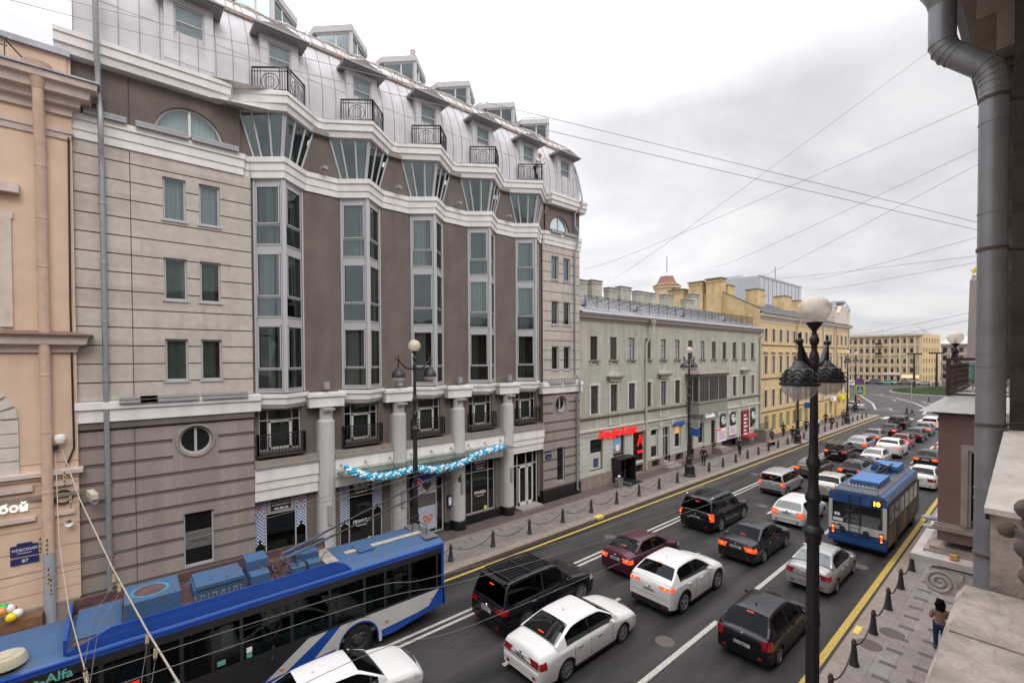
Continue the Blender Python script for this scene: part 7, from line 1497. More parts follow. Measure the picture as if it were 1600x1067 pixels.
# ---- square trolleybus ahead on the right lane, seen from behind
tr = thing('trolleybus', 'blue and white trolleybus seen from behind in the right lane, route number 10', 'trolleybus', (-6.15, 33, 0))
x0, x1, yr_, yf_ = -7.36, -4.94, 28.5, 37.1; tb_blue = mat('bus_blue_dull', (.018, .075, .25), .4, coat=.4, noise=.15, nscale=2)
b = MB().use(tb_blue); b.box(x0, x1, yr_, yf_, .42, 1.0); b.box(x0 + .03, x1 - .03, yr_ + .05, yf_, 1.0, 2.9)
b.box(x0 - .0, x1 + .0, yr_, yr_ + .3, 2.42, 2.92)
b.prism([(x0 - .02, .38), (x1 + .02, .38), (x1 - .02, .62), (x0 + .02, .62)], (0, yr_, 0), (1, 0, 0), (0, 0, 1), 0, .08)
b.use(blackp); b.box(x0 + .15, x1 - .15, yr_ + .2, yf_ - .2, .15, .45)
bo = b.build('body', tr)
q = MB().use(tb_white); q.box(x0, x0 + .16, yr_ - .012, yr_ + .1, .98, 2.5); q.box(x1 - .16, x1, yr_ - .012, yr_ + .1, .98, 2.5); q.box(x0, x1, yr_ - .014, yr_ + .05, .98, 1.36); q.build('white_livery', tr)
q = MB().use(bus_glass); q.box(x0 + .16, x1 - .16, yr_ - .008, yr_ + .04, 1.36, 2.42); q.build('rear_window', tr)
adm = mat('faded_advert', (.26, .20, .075), .6, noise=.6, nscale=1.3, col2=(.03, .03, .035)); q = MB().use(adm); q.box(x1 - .0, x1 + .012, yr_ + .05, yf_ - .4, .45, 1.5); q.use(bus_fr); q.box(x1 - .01, x1 + .02, yr_ + .25, yf_ - .3, 1.5, 2.55)
for y in (30.6, 33.6, 36.2): q.box(x1 - .01, x1 + .022, y, y + 1.1, .5, 2.45)
q.build('side_panel', tr)
for k in range(6):
    q = MB().use(mat('bus_side_glass', (.045, .04, .028), .12, noise=.5, nscale=2)); y = yr_ + .45 + k * 1.3; q.box(x1 + .018, x1 + .026, y, y + 1.05, 1.6, 2.42); q.build('side_window', tr)
rm_ = MB().use(tb_roof); rm_.prism([(x0 + .02, 2.9), (x0 + .12, 2.99), (x0 + .4, 3.04), (x1 - .4, 3.04), (x1 - .12, 2.99), (x1 - .02, 2.9)], (0, yf_, 0), (1, 0, 0), (0, 0, 1), 0, yf_ - yr_ - .04); rm_.use(grime); rm_.box(x0 + .3, x0 + .62, yr_ + .3, yf_ - .5, 3.04, 3.048); rm_.box(x1 - .75, x1 - .3, yr_ + .3, yf_ - .5, 3.04, 3.048); rm_.box(x0 + .3, x1 - .3, yr_ + .1, yr_ + .9, 3.04, 3.05); rm_.build('roof', tr)
for (a, c, h) in ((30.2, 32.7, .28), (34.9, 36.7, .38)): q = MB().use(mat('roof_unit_blue', (.07, .19, .45), .55, noise=.2)); q.box(x0 + .55, x1 - .62, a, c, 3.05, 3.05 + h); q.use(tb_blue); q.box(x0 + .52, x1 - .59, a - .03, c + .03, 3.05, 3.05 + h * .6); q.build('roof_box', tr)
q = MB().use(white_r2); q.box(x0 + .55, x1 - .65, 29.75, 30.1, 3.05, 3.13); q.use(irong)
for k in range(8): q.box(x0 + .62 + k * .15, x0 + .7 + k * .15, 29.78, 30.05, 3.13, 3.2)
q.build('roof_grille', tr)
for k, xx in enumerate((-6.35, -5.95)):
    q = MB().use(irong); s_ = Vector((xx, 34.3, 3.5)); e = Vector((xx - 1.6 - k * .3, 41.3 if False else 28.4, 5.6)); q.tube([s_ + ZU * .1, Vector((xx - 1.0, 33.0, 4.0)), Vector((-9.6 + k * .5, 37.5, 4.6))], .04, 6) if False else None
    q.tube([s_, s_.lerp(Vector((-10.2 + k * .6, 33.0, 4.9)), 1)], [.05, .025], 6); q.tube([s_ - ZU * .35 - Vector((0, .8, 0)), s_ + Vector((0, .6, -.1))], .06, 6); q.build('trolley_pole', tr)
q = MB().use(irong)
for k in range(9): q.bar((-6.35 + .1 * (k % 3), 33.6 + k * .16, 3.1), (-5.8, 33.9 + k * .14, 3.6), .04)
q.build('pole_machinery', tr)
q = MB().use(irong)
for x in (-6.45, -6.0): q.bar((x, yr_ - .12, .75), (x, yr_ - .12, 2.9), .03); q.bar((x, yr_ - .12, 2.9), (x, yr_ + .4, 3.1), .03)
for k in range(10): q.bar((-6.45, yr_ - .12, .8 + k * .22), (-6.0, yr_ - .12, .8 + k * .22), .022)
q.tube([(-7.1, yr_ + .1, 3.05), (-7.1, yr_ + .1, 3.3), (-6.5, yr_ + .1, 3.3)], .02, 6); q.tube([(-5.9, yr_ + .1, 3.3), (-5.3, yr_ + .1, 3.3), (-5.3, yr_ + .1, 3.05)], .02, 6); q.build('ladder', tr)
for x in (-6.75, -5.75): q = MB().use(irong); q.lathe([(.12, -.12), (.14, -.06), (.12, 0)], (x, yr_ - .02, 1.05), 14, axis='y'); q.lathe([(0, -.1), (.12, -.1)], (x, yr_ - .02, 1.05), 14, axis='y'); q.tube([(x, yr_ - .08, 1.15), (x + .3, yr_ - .1, 1.5)], .008, 4); q.build('cable_reel', tr)
for x in (x0 + .2, x1 - .2):
    q = MB().use(bus_fr); q.box(x - .08, x + .08, yr_ - .03, yr_, .72, 1.2); lo = q.build('taillight', tr); q = MB().use(tail_hot); q.sphere((x, yr_ - .035, 1.08), .065, 10, 6, (1, .3, 1)); q.use(tail_on); q.sphere((x, yr_ - .035, .93), .065, 10, 6, (1, .3, 1)); q.use(tail_hot); q.sphere((x, yr_ - .035, .8), .05, 10, 6, (1, .3, 1)); q.build('lens', lo)
amb = mat('amber_display', (.9, .35, .03), .4, emit=(1, .36, .02), estr=3.0)
q = MB().use(blackp); q.box(x1 - .62, x1 - .2, yr_ - .02, yr_ + .02, 2.48, 2.78); do_ = q.build('route_display', tr); text_mesh('10', .3, amb, (x1 - .41, yr_ - .028, 2.63), (1, 0, 0), (0, 0, 1), .004, .015).build('route_number', do_)
text_mesh('1-482', .16, blackp, (x0 + .42, yr_ - .02, 1.2), (1, 0, 0), (0, 0, 1), .004, .006).build('fleet_number', tr)
q = MB().use(white_e); q.box(x0 + .2, x0 + .62, yr_ - .02, yr_ - .01, 1.42, 1.58); q.box(x0 + .25, x0 + .5, yr_ - .02, yr_ - .01, 1.7, 1.85); q.build('sticker', tr)
q = MB().use(tail_off)
for x in (x0 + .25, x1 - .3): q.box(x, x + .12, yr_ - .03, yr_, 2.82, 2.88)
q.build('roof_marker', tr)
for wc in (30.7, 35.6):
    q = MB().use(tyre_m); q.lathe([(.0, 0), (.46, 0), (.5, -.04), (.5, -.26), (.3, -.28)], (x1 + .01, wc, .5), 24, axis='x'); to = q.build('wheel', tr); q = MB().use(MATS['bus_hub']); q.lathe([(0, .015), (.28, .01)], (x1 + .01, wc, .5), 16, axis='x'); q.build('hub', to)
# ================================================================ PEOPLE
skinm = mat('skin', (.42, .25, .18), .6)
def skin_obj(name, chains, m, parent, sub=1):
    """one continuous surface grown over connected joints; chains: lists of (key, pos, radius)"""
    bm = bmesh.new(); ly = bm.verts.layers.skin.verify(); V = {}; first = None
    for ch in chains:
        prev = None
        for key, p, r in ch:
            if key not in V:
                v = bm.verts.new(p); v[ly].radius = (r, r); V[key] = v
                if first is None: first = v; v[ly].use_root = True
            v = V[key]
            if prev is not None and prev is not v and bm.edges.get((prev, v)) is None: bm.edges.new((prev, v))
            prev = v
    me = bpy.data.meshes.new(name); bm.to_mesh(me); bm.free(); me.materials.append(m); o = bpy.data.objects.new(name, me); link(o); o.parent = parent
    s = o.modifiers.new('skin', 'SKIN'); s.use_smooth_shade = True; s.branch_smoothing = .3; d = o.modifiers.new('sub', 'SUBSURF'); d.levels = sub; d.render_levels = sub
    return o
def person(label, x, y, rz, jacket, trousers, hair, z=.15, h=1.75, pose='walk', coat=False, longhair=False, skirt=None, group=None, bag=None, hat=None, lean=0):
    R = thing('person', label, 'person', (0, 0, 0), 0, group); k = h / 1.75
    st = .24 if pose == 'walk' else .02
    hipz = .93; pel = Vector((0, 0, hipz)); ch = Vector((0, .02 + lean * .35, 1.36 - lean * .05)); nk = Vector((0, .03 + lean * .5, 1.49 - lean * .1)); hd = nk + Vector((0, .03 + lean * .08, .12))
    J = lambda p: tuple(Vector(p) * k)
    kl = (-.10, .05 + st * .5, .49); kr = (.10, .03 - st * .1, .50); fl = (-.10, st * 1.0, .09); fr = (.10, -st * .95, .13); tl = (-.11, st * 1.0 + .16, .04); tr2 = (.11, -st * .95 + .15, .05)
    if pose == 'lean': el = (-.26, lean * .35 + .22, 1.13); wl_ = (-.13, lean * .35 + .42, 1.10); er = (.26, lean * .35 + .22, 1.13); wr_ = (.05, lean * .5 + .36, 1.32)
    elif pose == 'phone': el = (-.25, .0, 1.12); wl_ = (-.12, .24, 1.18); er = (.25, .0, 1.12); wr_ = (.10, .25, 1.18)
    elif pose == 'sit': el = (-.25, .0, 1.1); wl_ = (-.14, .24, .98); er = (.25, .0, 1.1); wr_ = (.14, .24, .98)
    else: el = (-.25, -.04 - st * .2, 1.13); wl_ = (-.26, .06 - st * .5, .88); er = (.25, .03 + st * .15, 1.13); wr_ = (.25, .15 + st * .5, .90)
    if pose == 'sit': kl = (-.12, .42, .90); kr = (.12, .42, .90); fl = (-.12, .45, .48); fr = (.12, .45, .48); tl = (-.12, .6, .44); tr2 = (.12, .6, .44)
    hipL, hipR = (-.10, 0, hipz - .06), (.10, 0, hipz - .06); shL = (ch.x - .19, ch.y, ch.z + .04); shR = (ch.x + .19, ch.y, ch.z + .04)
    C = [[('pel', J(pel), .125 * k), ('wst', J((0, (ch.y) * .5, 1.12)), .115 * k), ('ch', J(ch), .135 * k), ('nk', J(nk), .055 * k), ('hd0', J(hd - Vector((0, .01, .03))), .07 * k), ('hd1', J(hd + Vector((0, 0, .07))), .088 * k), ('hd2', J(hd + Vector((0, 0, .15))), .07 * k)],
         [('hd0', 0, 0), ('nose', J(hd + Vector((0, .105, .02))), .018)][:0] or [('hd0', J(hd), .07)],
         [('pel', 0, 0), ('hl', J(hipL), .095 * k), ('kl', J(kl), .062 * k), ('al', J(fl), .042 * k), ('tl', J(tl), .038 * k)], [('pel', 0, 0), ('hr', J(hipR), .095 * k), ('kr', J(kr), .062 * k), ('ar', J(fr), .042 * k), ('tr', J(tr2), .038 * k)],
         [('ch', 0, 0), ('sl', J(shL), .06 * k), ('el', J(el), .042 * k), ('wl', J(wl_), .028 * k)], [('ch', 0, 0), ('sr', J(shR), .06 * k), ('er', J(er), .042 * k), ('wr', J(wr_), .028 * k)]]
    for tag_, wpt, ept, sg in (('l', wl_, el, -1), ('r', wr_, er, 1)):
        wv = Vector(wpt); d = (wv - Vector(ept)).normalized(); sd = Vector((0, 1, 0)).cross(d); sd = sd.normalized() if sd.length > .1 else Vector((1, 0, 0)); sd = d.cross(Vector((1, 0, 0))).normalized()
        pm_ = wv + d * .06; C.append([('w' + tag_, 0, 0), ('pm' + tag_, J(pm_), .030 * k)])
        for f in range(4):
            o = sd * (f - 1.5) * .021; l = (.07, .08, .075, .06)[f]; b0 = pm_ + d * .03 + o
            C.append([('pm' + tag_, 0, 0), ('f%d%s' % (f, tag_), J(b0), .010), ('g%d%s' % (f, tag_), J(b0 + d * l * .5 + Vector((-sg * .012, 0, 0))), .009), ('h%d%s' % (f, tag_), J(b0 + d * l * .85 + Vector((-sg * .035, 0, 0))), .008)])
        C.append([('pm' + tag_, 0, 0), ('t0' + tag_, J(wv + d * .03 + sd * .04), .011), ('t1' + tag_, J(wv + d * .075 + sd * .058), .009)])
    bo = skin_obj('body', C, skinm, R)
    T = [[('p', J(pel), .135 * k), ('hl', J(hipL), .108 * k), ('kl', J(kl), .078 * k), ('al', J(Vector(fl) + Vector((0, -.01, .03))), .062 * k)], [('p', 0, 0), ('hr', J(hipR), .108 * k), ('kr', J(kr), .078 * k), ('ar', J(Vector(fr) + Vector((0, -.01, .03))), .062 * k)]]
    skin_obj('trousers', T, trousers, R)
    low = (.42 if pose == 'lean' else .62) if coat else .90
    JK = [[('p', J((0, .0, low)), .165 * k if coat else .15 * k), ('w', J((0, ch.y * .5, 1.12)), .14 * k), ('c', J(ch), .16 * k), ('n', J(nk - Vector((0, 0, .03))), .085 * k)], [('c', 0, 0), ('sl', J(shL), .078 * k), ('el', J(el), .058 * k), ('wl', J(wl_), .045 * k)], [('c', 0, 0), ('sr', J(shR), .078 * k), ('er', J(er), .058 * k), ('wr', J(wr_), .045 * k)]]
    skin_obj('coat' if coat else 'jacket', JK, jacket, R)
    q = MB().use(mat('shoe_black', (.02, .018, .018), .5))
    for f, t in ((fl, tl), (fr, tr2)):
        a = Vector(f) * k; b = Vector(t) * k; q.tube([a + Vector((0, -.05, -.03)), a, b], [.045, .052, .04], 8)
    q.build('shoes', R, smooth=True, ang=60)
    q = MB().use(hair); hp = (hd + Vector((0, -.015, .09))) * k; q.sphere(tuple(hp), .108 * k, 14, 10, (.95, 1.02, 1.08))
    if longhair:
        for c_ in range(70):
            a_ = c_ * 2.4; v_ = c_ / 70; w_ = sin(pi * (.12 + .8 * v_)) ** .6; q.sphere(tuple(hp + Vector((cos(a_) * .105 * w_, -.045 + sin(a_) * .08 * w_, .085 - v_ * .38))), .038 + .014 * sin(c_ * 1.3), 8, 6)
    ho = q.build('hair', R, smooth=True, ang=180)
    q = MB().use(skinm); fc = (hd + Vector((0, .035, .045))) * k; q.sphere(tuple(fc), .088 * k, 12, 10, (.88, .92, 1.15)); q.sphere(tuple(fc + Vector((0, .085, -.005))), .017, 6, 5, (.8, 1.1, 1.3)); 
    for s_ in (-1, 1): q.sphere(tuple(fc + Vector((s_ * .088, -.03, 0))), .025, 6, 5, (.4, .8, 1.2))
    q.use(mat('eye_dark', (.05, .03, .02), .3))
    for s_ in (-1, 1): q.sphere(tuple(fc + Vector((s_ * .033, .076, .02))), .011, 6, 5)
    q.use(mat('lip', (.35, .13, .11), .5)); q.sphere(tuple(fc + Vector((0, .078, -.045))), .02, 6, 4, (1.2, .4, .35)); q.build('face', R, smooth=True, ang=180)
    if bag: q = MB().use(bag); q.box(.24 * k, .36 * k, -.1, .2, .75 * k, 1.0 * k); q.tube([(.3 * k, -.05, 1.0 * k), (.2 * k, 0, 1.42 * k), (.3 * k, .15, 1.0 * k)], .012, 5); q.build('bag', R)
    R.location = (x, y, z); R.rotation_euler = (0, 0, rz); return R
cl = lambda n, c: mat('cloth_' + n, c, .9, noise=.2, nscale=9)
hb, hk, hf = mat('hair_black', (.006, .005, .005), .75, spec=.15), mat('hair_dark', (.03, .02, .015), .7), mat('hair_fair', (.25, .15, .07), .7)
NV, BK, GY_, JN, OR, WT, BG = cl('navy', (.015, .02, .05)), cl('black', (.015, .015, .017)), cl('grey', (.10, .10, .11)), cl('jeans', (.015, .035, .12)), cl('orange', (.8, .15, .02)), cl('white', (.68, .66, .68)), cl('camel', (.30, .19, .13))
person('woman with long black hair, camel top and blue jeans walking on the near pavement', -2.17, 20.7, .35, BG, JN, hb, h=1.66, pose='phone', longhair=True)
person('person in long white robe leaning on the last balcony railing of the hotel', -21.2, 20.25, -1.3, WT, BK, hf, z=21.26, h=1.72, pose='lean', coat=True, lean=.45)
person('man in black jacket and dark trousers walking past the green building', -20.1, 40.2, .4, BK, BK, hk, bag=BK)
person('person in dark navy coat walking near the price boards', -19.9, 47.3, .2, NV, BK, hk, coat=True)
person('person in grey coat standing by the bench before the yellow building', -20.0, 56.0, -.5, GY_, BK, hk, coat=True)
person('person in black standing at the base of the lamp post near the yellow building', -19.0, 59.6, .1, BK, BK, hk, pose='stand')
person('person in dark coat walking ahead, left of the near lamp post top', -20.3, 68.5, .1, NV, BK, hk, coat=True)
person('person in white and dark clothes on the pavement before the yellow building', -19.5, 70.5, .2, WT, BK, hk)
person('person in black walking on the pavement right of the near lamp post', -19.0, 74.5, .1, BK, BK, hk, bag=BK)
person('road worker in bright orange vest crossing by the street sign', -24.2, 113, .3, OR, BK, hk, h=1.85)
person('person in black at the corner of the yellow building', -21.6, 98.4, .3, BK, BK, hk, pose='stand')
person('person in dark clothes at the far end of the crossing', -14.4, 97.2, 1.3, BK, NV, hk)
person('person in purple clothes on the crossing beyond the jeep-like car', -13.9, 98.4, 1.3, cl('purple', (.15, .09, .13)), BK, hk)
person('passenger in pale jacket seated inside the long trolleybus', -15.45, 3.4, -2.0, cl('pale', (.42, .46, .38)), BK, hk, z=.62, pose='sit')
person('passenger in teal coat seated near the rear of the long trolleybus', -15.4, 7.9, 2.6, cl('teal', (.03, .10, .13)), BK, hf, z=.62, pose='sit')
for i, (x, y, rz, j, t, h_, lb) in enumerate(((-20.6, 78, 3.0, NV, BK, hk, 'person in navy jacket walking towards the camera before the far yellow shops'), (-19.9, 84, .2, GY_, BK, hk, 'person in grey jacket walking away near the end of the yellow building'), (-20.8, 90, 3.1, BG, JN, hf, 'person in camel jacket near the last yellow shopfronts'), (-21.0, 62.5, .1, BK, BK, hk, 'person in black close to the wall of the yellow building, just past the green one'))):
    person(lb, x, y, rz, j, t, h_)
random.seed(11)
for i in range(26):
    x = -48 + i * 1.05 + random.uniform(-.4, .4); y = 214 + random.uniform(-3, 4)
    q = MB().use(random.choice([BK, NV, GY_, WT, BG, cl('rose', (.45, .12, .2))])); q.lathe([(.02, 0), (.16, .05), (.14, .8), (.24, 1.0), (.25, 1.4), (.1, 1.5)], (x, y, 0), 8); q.use(skinm); q.sphere((x, y, 1.62), .12, 8, 6); q.use(hk); q.sphere((x, y + .03, 1.67), .12, 8, 6); q.build('person', None, 'tiny standing person before the shops of the square building', 'person', 'people before the square building')
# ================================================================ SIGNS, POLES, MASTS ON THE SQUARE
def sign_post(label, x, y, h, parts):
    m = MB().use(MATS['lamp_grey']); m.tube([(x, y, 0), (x, y, h)], .05, 8); p = m.build('sign_post', None, label, 'sign'); 
    for nm, mb_ in parts: mb_.build(nm, p)
a = MB().use(mat('sign_lime', (.45, .62, .04), .5)); a.box(-21.9, -20.5, 99.9, 99.95, 3.2, 4.9); a.use(mat('sign_blue2', (.02, .12, .4), .5)); a.box(-21.65, -20.75, 99.86, 99.9, 3.45, 4.65); a.use(white_e); a.prism([(-.35, 0), (.35, 0), (0, .75)], (-21.2, 99.85, 3.7), (1, 0, 0), (0, 0, 1), 0, .02); a.use(blackp); a.prism([(-.1, 0), (.12, 0), (.05, .4), (-.05, .4)], (-21.2, 99.82, 3.8), (1, 0, 0), (0, 0, 1), 0, .02)
b_ = MB().use(mat('sign_purple', (.12, .06, .35), .5)); b_.lathe([(0, 0), (.6, 0)], (-21.2, 99.9, 5.6), 20, axis='y'); b_.use(mat('sign_violet', (.2, .08, .1), .5)); b_.tube([(-21.2 + .55 * cos(k * pi / 8), 99.86, 5.6 + .55 * sin(k * pi / 8)) for k in range(17)], .06, 5)
sign_post('pedestrian crossing sign with lime border under a round sign at the corner', -21.2, 100, 6.3, [('crossing_sign', a), ('round_sign', b_)])
for (x, y, h, lb) in ((-27.2, 195, 12, 'tall dark floodlight mast standing on the round lawn'), (-22.4, 200, 12.3, 'second dark floodlight mast right of the round lawn')):
    m = MB().use(iron); m.tube([(x, y, 0), (x, y, h * .9)], [.35, .22], 8); m.box(x - 1.9, x + 1.9, y - .2, y + .2, h * .88, h * .92); m.build('light_mast', None, lb, 'light mast')
    
for (x, y, lb) in ((-20.0, 122, 'thin grey lane signal pole standing in the crossing island'),):
    m = MB().use(MATS['lamp_grey']); m.tube([(x + 4, y - 10, 0), (x + 4, y - 10, 5.5)], .07, 6); m.box(x + 3.6, x + 4.4, y - 10.1, y - 10, 5.3, 5.7); m.build('signal_pole', None, lb, 'pole')
for i, (x, y) in enumerate(((-16, 132), (-14, 130), (-11.5, 128))):
    m = MB().use(irong); m.lathe([(.3, 0), (.12, .3), (.08, 1.1), (0, 1.15)], (x, y, 0), 8); m.build('bollard', None, 'dark traffic post standing on the hatched island', 'bollard', 'traffic posts on the hatched island')
m = MB().use(irong)   # bicycle/motorbike by the corner lamp
bx_, by_ = -21.7, 97.6
for d in (-.55, .55): m.tube([(bx_, by_ + d + .33 * cos(k * pi / 8), .5 + .33 * sin(k * pi / 8)) for k in range(17)], .03, 5)
m.tube([(bx_, by_ - .55, .5), (bx_, by_, .75), (bx_, by_ + .55, .5)], .04, 5); m.tube([(bx_, by_ - .3, .95), (bx_, by_, .75), (bx_, by_ + .4, 1.1), (bx_, by_ + .55, .5)], .03, 5); m.tube([(bx_ - .28, by_ + .4, 1.15), (bx_ + .28, by_ + .4, 1.15)], .02, 5); m.box(bx_ - .07, bx_ + .07, by_ - .45, by_ - .15, .95, 1.02); m.build('bicycle', None, 'black bicycle parked at the pavement corner by the lamp post', 'bicycle')
m = MB().use(mat('bench_wood', (.3, .2, .1), .7)); m.box(-19.9, -19.4, 54.2, 55.6, .58, .63); m.use(irong)
for y in (54.3, 55.4): m.box(-19.85, -19.45, y, y + .06, .15, .58)
m.build('bench', None, 'small wooden bench on the far pavement before the yellow building', 'bench')
# ================================================================ OVERHEAD WIRES
wire_m = mat('wire_dark', (.30, .295, .295), .7); cont_m = mat('contact_wire', (.15, .14, .13), .6)
def wire(a, b, sag=.3, r=.012, m=wire_m, n=18, name='overhead_wire', label=None, group=None, cat='wire'):
    a = Vector(a); b = Vector(b); mb = MB().use(m)
    C0 = Vector((0, 0, 10)); q0 = b if (b - C0).length < (a - C0).length else a; rr = [r * (.2 + .8 * min(1, abs((a.lerp(b, i / n)) - q0) if False else min(1, (a.lerp(b, i / n) - q0).length / 22))) for i in range(n + 1)] if abs(b.x) < 1 else r
    mb.tube([a.lerp(b, i / n) - ZU * sag * 4 * (i / n) * (1 - i / n) for i in range(n + 1)], rr, 5, cap=False)
    return mb.build(name, None, label, cat, group)
G1 = 'thin cables crossing the sky above the street'
for a, b, sg, lb in (((-18, -2.18, 19.6), (-.34, 5.2, 11.0), .05, 'lower of the two long cables running from the hotel roof to the near drainpipe'), ((-18, -1.08, 20.14), (-.34, 5.2, 11.06), .0, 'upper of the two long cables running from the hotel roof to the near drainpipe'),
                     ((-22.2, 29.8, 16.3), (-.6, 6.85, 13.5), .1, 'steepest cable rising from the green roof to the drainpipe elbow'), ((-22, 25.9, 16.5), (-.34, 4.8, 11.85), .15, 'cable rising from the hotel corner below the steepest one')):
    wire(a, b, sg, .009, label=lb, group=G1)
for a, b, sg in (((-25, 51.5, 20.3), (-.34, 5.1, 11.62), .2), ((-25, 61, 19.7), (-.34, 5.1, 11.5), .2), ((-22.4, 74, 21.4), (-.34, 5.2, 10.95), .3), ((-22.4, 73.2, 19.9), (-.34, 5.2, 10.75), .3), ((-30, 70, 22), (-.34, 5.2, 10.8), .3), ((-22.4, 95, 14.2), (-.34, 5.3, 10.37), .3), ((-22.4, 100, 13.2), (-.34, 5.3, 10.31), .3)):
    wire(a, b, sg, .008, label='thin cable among those rising from the far yellow roofs to the right wall', group='cables from the far roofs to the right wall')
def polywire(pts, r, label, group, m=cont_m):
    mb = MB().use(m); P = [Vector(p) for p in pts]; out = []
    for i in range(len(P) - 1):
        a, b = P[i], P[i + 1]; p0 = P[max(0, i - 1)]; p3 = P[min(len(P) - 1, i + 2)]
        for k in range(10):
            t = k / 10; out.append(.5 * ((2 * a) + (b - p0) * t + (2 * p0 - 5 * a + 4 * b - p3) * t * t + (3 * a - p0 - 3 * b + p3) * t ** 3))
    out.append(P[-1]); mb.tube(out, r, 5, cap=False); return mb.build('contact_wire', None, label, 'wire', group)
G2 = 'trolleybus contact wires'
polywire([(-8.9, -8, 5.6), (-8.5, 2.66, 5.6), (-7.95, 4.8, 5.6), (-7.3, 10, 5.6), (-6.9, 18.5, 5.6), (-6.6, 40, 5.6), (-6.8, 80, 5.6), (-12, 130, 5.8)], .006, 'contact wire over the right lanes, the one nearer the middle of the street', G2)
polywire([(-8.4, -8, 5.6), (-8.0, 2.5, 5.6), (-7.4, 5.2, 5.6), (-6.75, 10, 5.6), (-6.3, 18.5, 5.6), (-6.05, 40, 5.6), (-6.2, 80, 5.6), (-11.4, 130, 5.8)], .006, 'contact wire over the right lanes, the one nearer the right kerb', G2)
polywire([(-5.5, -6, 5.6), (-6.51, 2.03, 5.6), (-6.03, 4.3, 5.65), (-5.4, 9, 5.9)], .005, 'third contact wire crossing above the front white cars', G2)
for k, (dx_, dz_) in enumerate(((0, 0), (.55, 0))):
    polywire([(-13.4 + dx_, -6, 5.6), (-13.64 + dx_, -1.9, 5.6), (-14.39 + dx_ * .8, 2.8, 5.6), (-16.0 + dx_, 9, 5.6), (-16.7 + dx_, 14, 5.6), (-16.4 + dx_, 40, 5.6), (-16.5 + dx_, 80, 5.6), (-24, 130, 5.8)], .007, 'contact wire over the far lane, ' + ('the outer one by the hotel' if k == 0 else 'the inner one'), G2)
for k, (y, x0, z0) in enumerate(((-1.5, -21.8, 6.2), (26.5, -22.2, 7.2), (34.5, -22.2, 8.4), (46, -22.2, 8), (60, -22.4, 8.2), (76, -22.4, 8), (92, -22.4, 8))):
    if k: wire((x0, y, z0), (-.25, y + 1.5, 7.6), .9, .009, cont_m, label='span wire carrying the contact wires across the street', group='span wires', name='span_wire')
m = MB().use(irong)
# catenary fittings with insulators and the thick span rope at the left
ropem = mat('twisted_rope', (.42, .36, .31), .8, noise=.3, nscale=40); insm = mat('porcelain_beige', (.50, .40, .25), .4)
rp = MB().use(ropem); RA = [Vector((-21.7, -1.6, 7.0)), Vector((-20, -1.09, 5.75)), Vector((-17, -.35, 4.95)), Vector((-13, .35, 4.25)), Vector((-9, .62, 4.6)), Vector((-4, .2, 6.5))]
RA = [Vector((-21.7, -1.6, 7.0)), Vector((-20, -1.09, 5.57)), Vector((-17, -.3, 4.2)), Vector((-13, .34, 3.95)), Vector((-9, .62, 4.8)), Vector((-5, .5, 6.6))]
rp.tube(RA, .018, 8); rp.build('span_rope', None, 'thick pale twisted rope sloping down across the long trolleybus at the left', 'rope')
rp = MB().use(ropem); RB = [Vector((-21.7, -1.75, 6.9)), Vector((-19, -1.5, 4.6)), Vector((-16.5, -1.15, 3.5)), Vector((-14, -.75, 3.1)), Vector((-12, -.5, 3.0))]; rp.tube(RB, .012, 6); rp.build('span_rope', None, 'thinner pale rope left of the thick one, ending over the trolleybus roof', 'rope')
def insulator(c, L, label, r=.045, tilt=(0, 0, 1)):
    d = Vector(tilt).normalized(); c = Vector(c); b = MB().use(insm); n = 7
    rot = Vector((0, 0, 1)).rotation_difference(d).to_matrix(); pr = []
    for k in range(n): z = -L / 2 + L * k / n; pr += [(r * .5, z), (r, z + L / n * .3), (r * .95, z + L / n * .45), (r * .5, z + L / n * .6)]
    i0 = len(b.v); b.lathe(pr, (0, 0, 0), 12)
    for i in range(i0, len(b.v)): b.v[i] = tuple(c + rot @ Vector(b.v[i]))
    t = thing('insulator', label, 'insulator', tuple(c), 0, 'beige insulators on the span ropes'); b.build('ribbed_body', t, smooth=True, ang=50)
    q = MB().use(MATS['rusty_strap']); q.tube([c + d * L / 2, c + d * (L / 2 + .05)], r * .8, 8); q.tube([c - d * L / 2, c - d * (L / 2 + .05)], r * .8, 8); q.build('cap', t)
    return c - d * (L / 2 + .05), c + d * (L / 2 + .05)
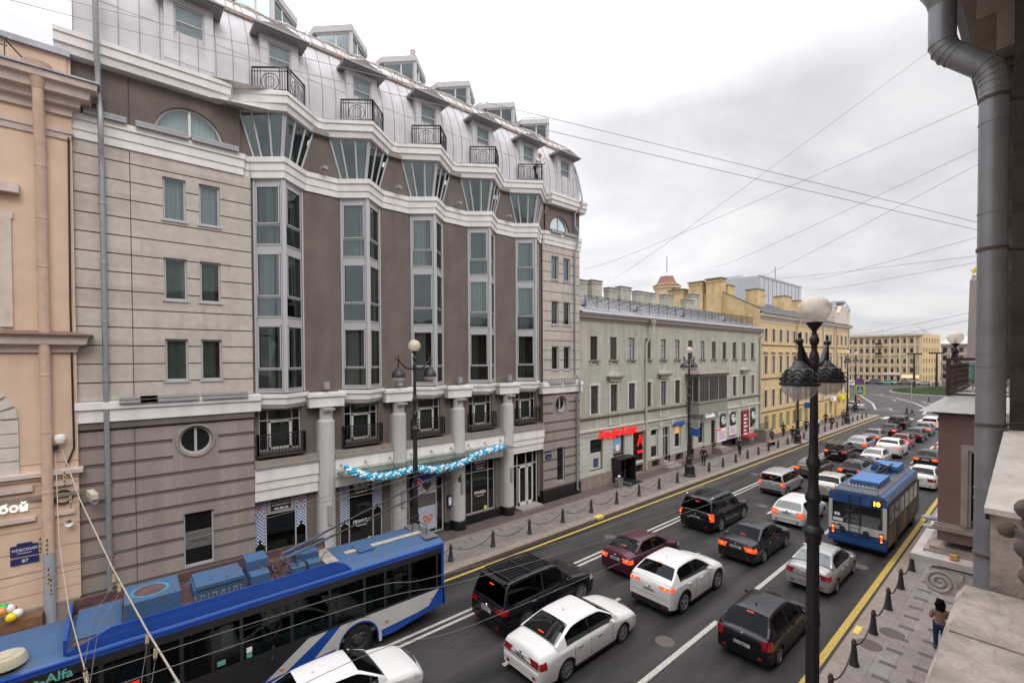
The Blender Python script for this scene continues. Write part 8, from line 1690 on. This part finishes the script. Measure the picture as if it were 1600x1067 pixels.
lbs = ['upper left insulator of the pair hanging from the thick rope above the bus roof box', 'upper right insulator of the pair hanging from the thick rope above the bus roof box', 'left insulator of the lower pair on the thick rope before the bus windows', 'right insulator of the lower pair on the thick rope before the bus windows', 'upper insulator on the thin rope at the bus side', 'lower insulator on the thin rope at the bus side']
def on(R, t):
    n = len(R) - 1; i = min(int(t * n), n - 1); return R[i].lerp(R[i + 1], t * n - i)
for k, t in enumerate((.415, .45, .60, .665)):
    p = on(RA, t); L = .24 if k < 2 else .2; bt, tp = insulator(p - ZU * (.07 + L / 2), L, lbs[k], .042 if k < 2 else .036, (.0, .05, 1))
    m = MB().use(cont_m); m.tube([bt, bt + Vector((.3, -.1, -.5)), bt + Vector((.9, -.2, -1.3))] if k > 1 else [bt, bt + Vector((.5, -.4, -.5)), on(RB, .75 + .12 * (k))], .007, 4); m.build('tie_wire', None, 'thin tie wire hanging from the ' + ('first', 'second', 'third', 'fourth')[k] + ' insulator down the thick rope', 'wire')
for k, t in enumerate((.80, .95)): p = on(RB, t); insulator(p, .26, lbs[4 + k], .042, (.1, -.1, 1))
for k, (x, y, z) in enumerate(((-21.3, -1.52, 6.05), (-21.2, -1.38, 5.3), (-19.6, -1.95, 4.45), (-19.5, -1.8, 4.4), (-19.2, -1.75, 3.6), (-19.1, -1.7, 3.3))):
    m = MB().use(insm); m.tube([(x, y, z + .18), (x, y, z - .18)], .035, 8); m.use(irong)
    for dz in (-.2, -.07, .07, .2): m.tube([(x - .08, y, z + dz), (x + .08, y, z + dz)], .02, 5)
    m.build('wire_clamp', None, 'beige and black wire clamp hanging in front of the peach drainpipe', 'clamp', 'wire clamps before the peach drainpipe')
# haze of the damp air
hz = bpy.data.materials.new('haze_air'); hz.use_nodes = True; nt = hz.node_tree; nt.nodes.clear(); ho = nt.nodes.new('ShaderNodeOutputMaterial'); pv = nt.nodes.new('ShaderNodeVolumePrincipled'); pv.inputs['Color'].default_value = (.86, .88, .92, 1); pv.inputs['Density'].default_value = .0006; nt.links.new(pv.outputs[0], ho.inputs['Volume'])
USE_HAZE = False
if USE_HAZE: mb = MB().use(hz); mb.box(-200, 120, -80, 330, -1.2, 44); mb.build('haze', None, kind='stuff')
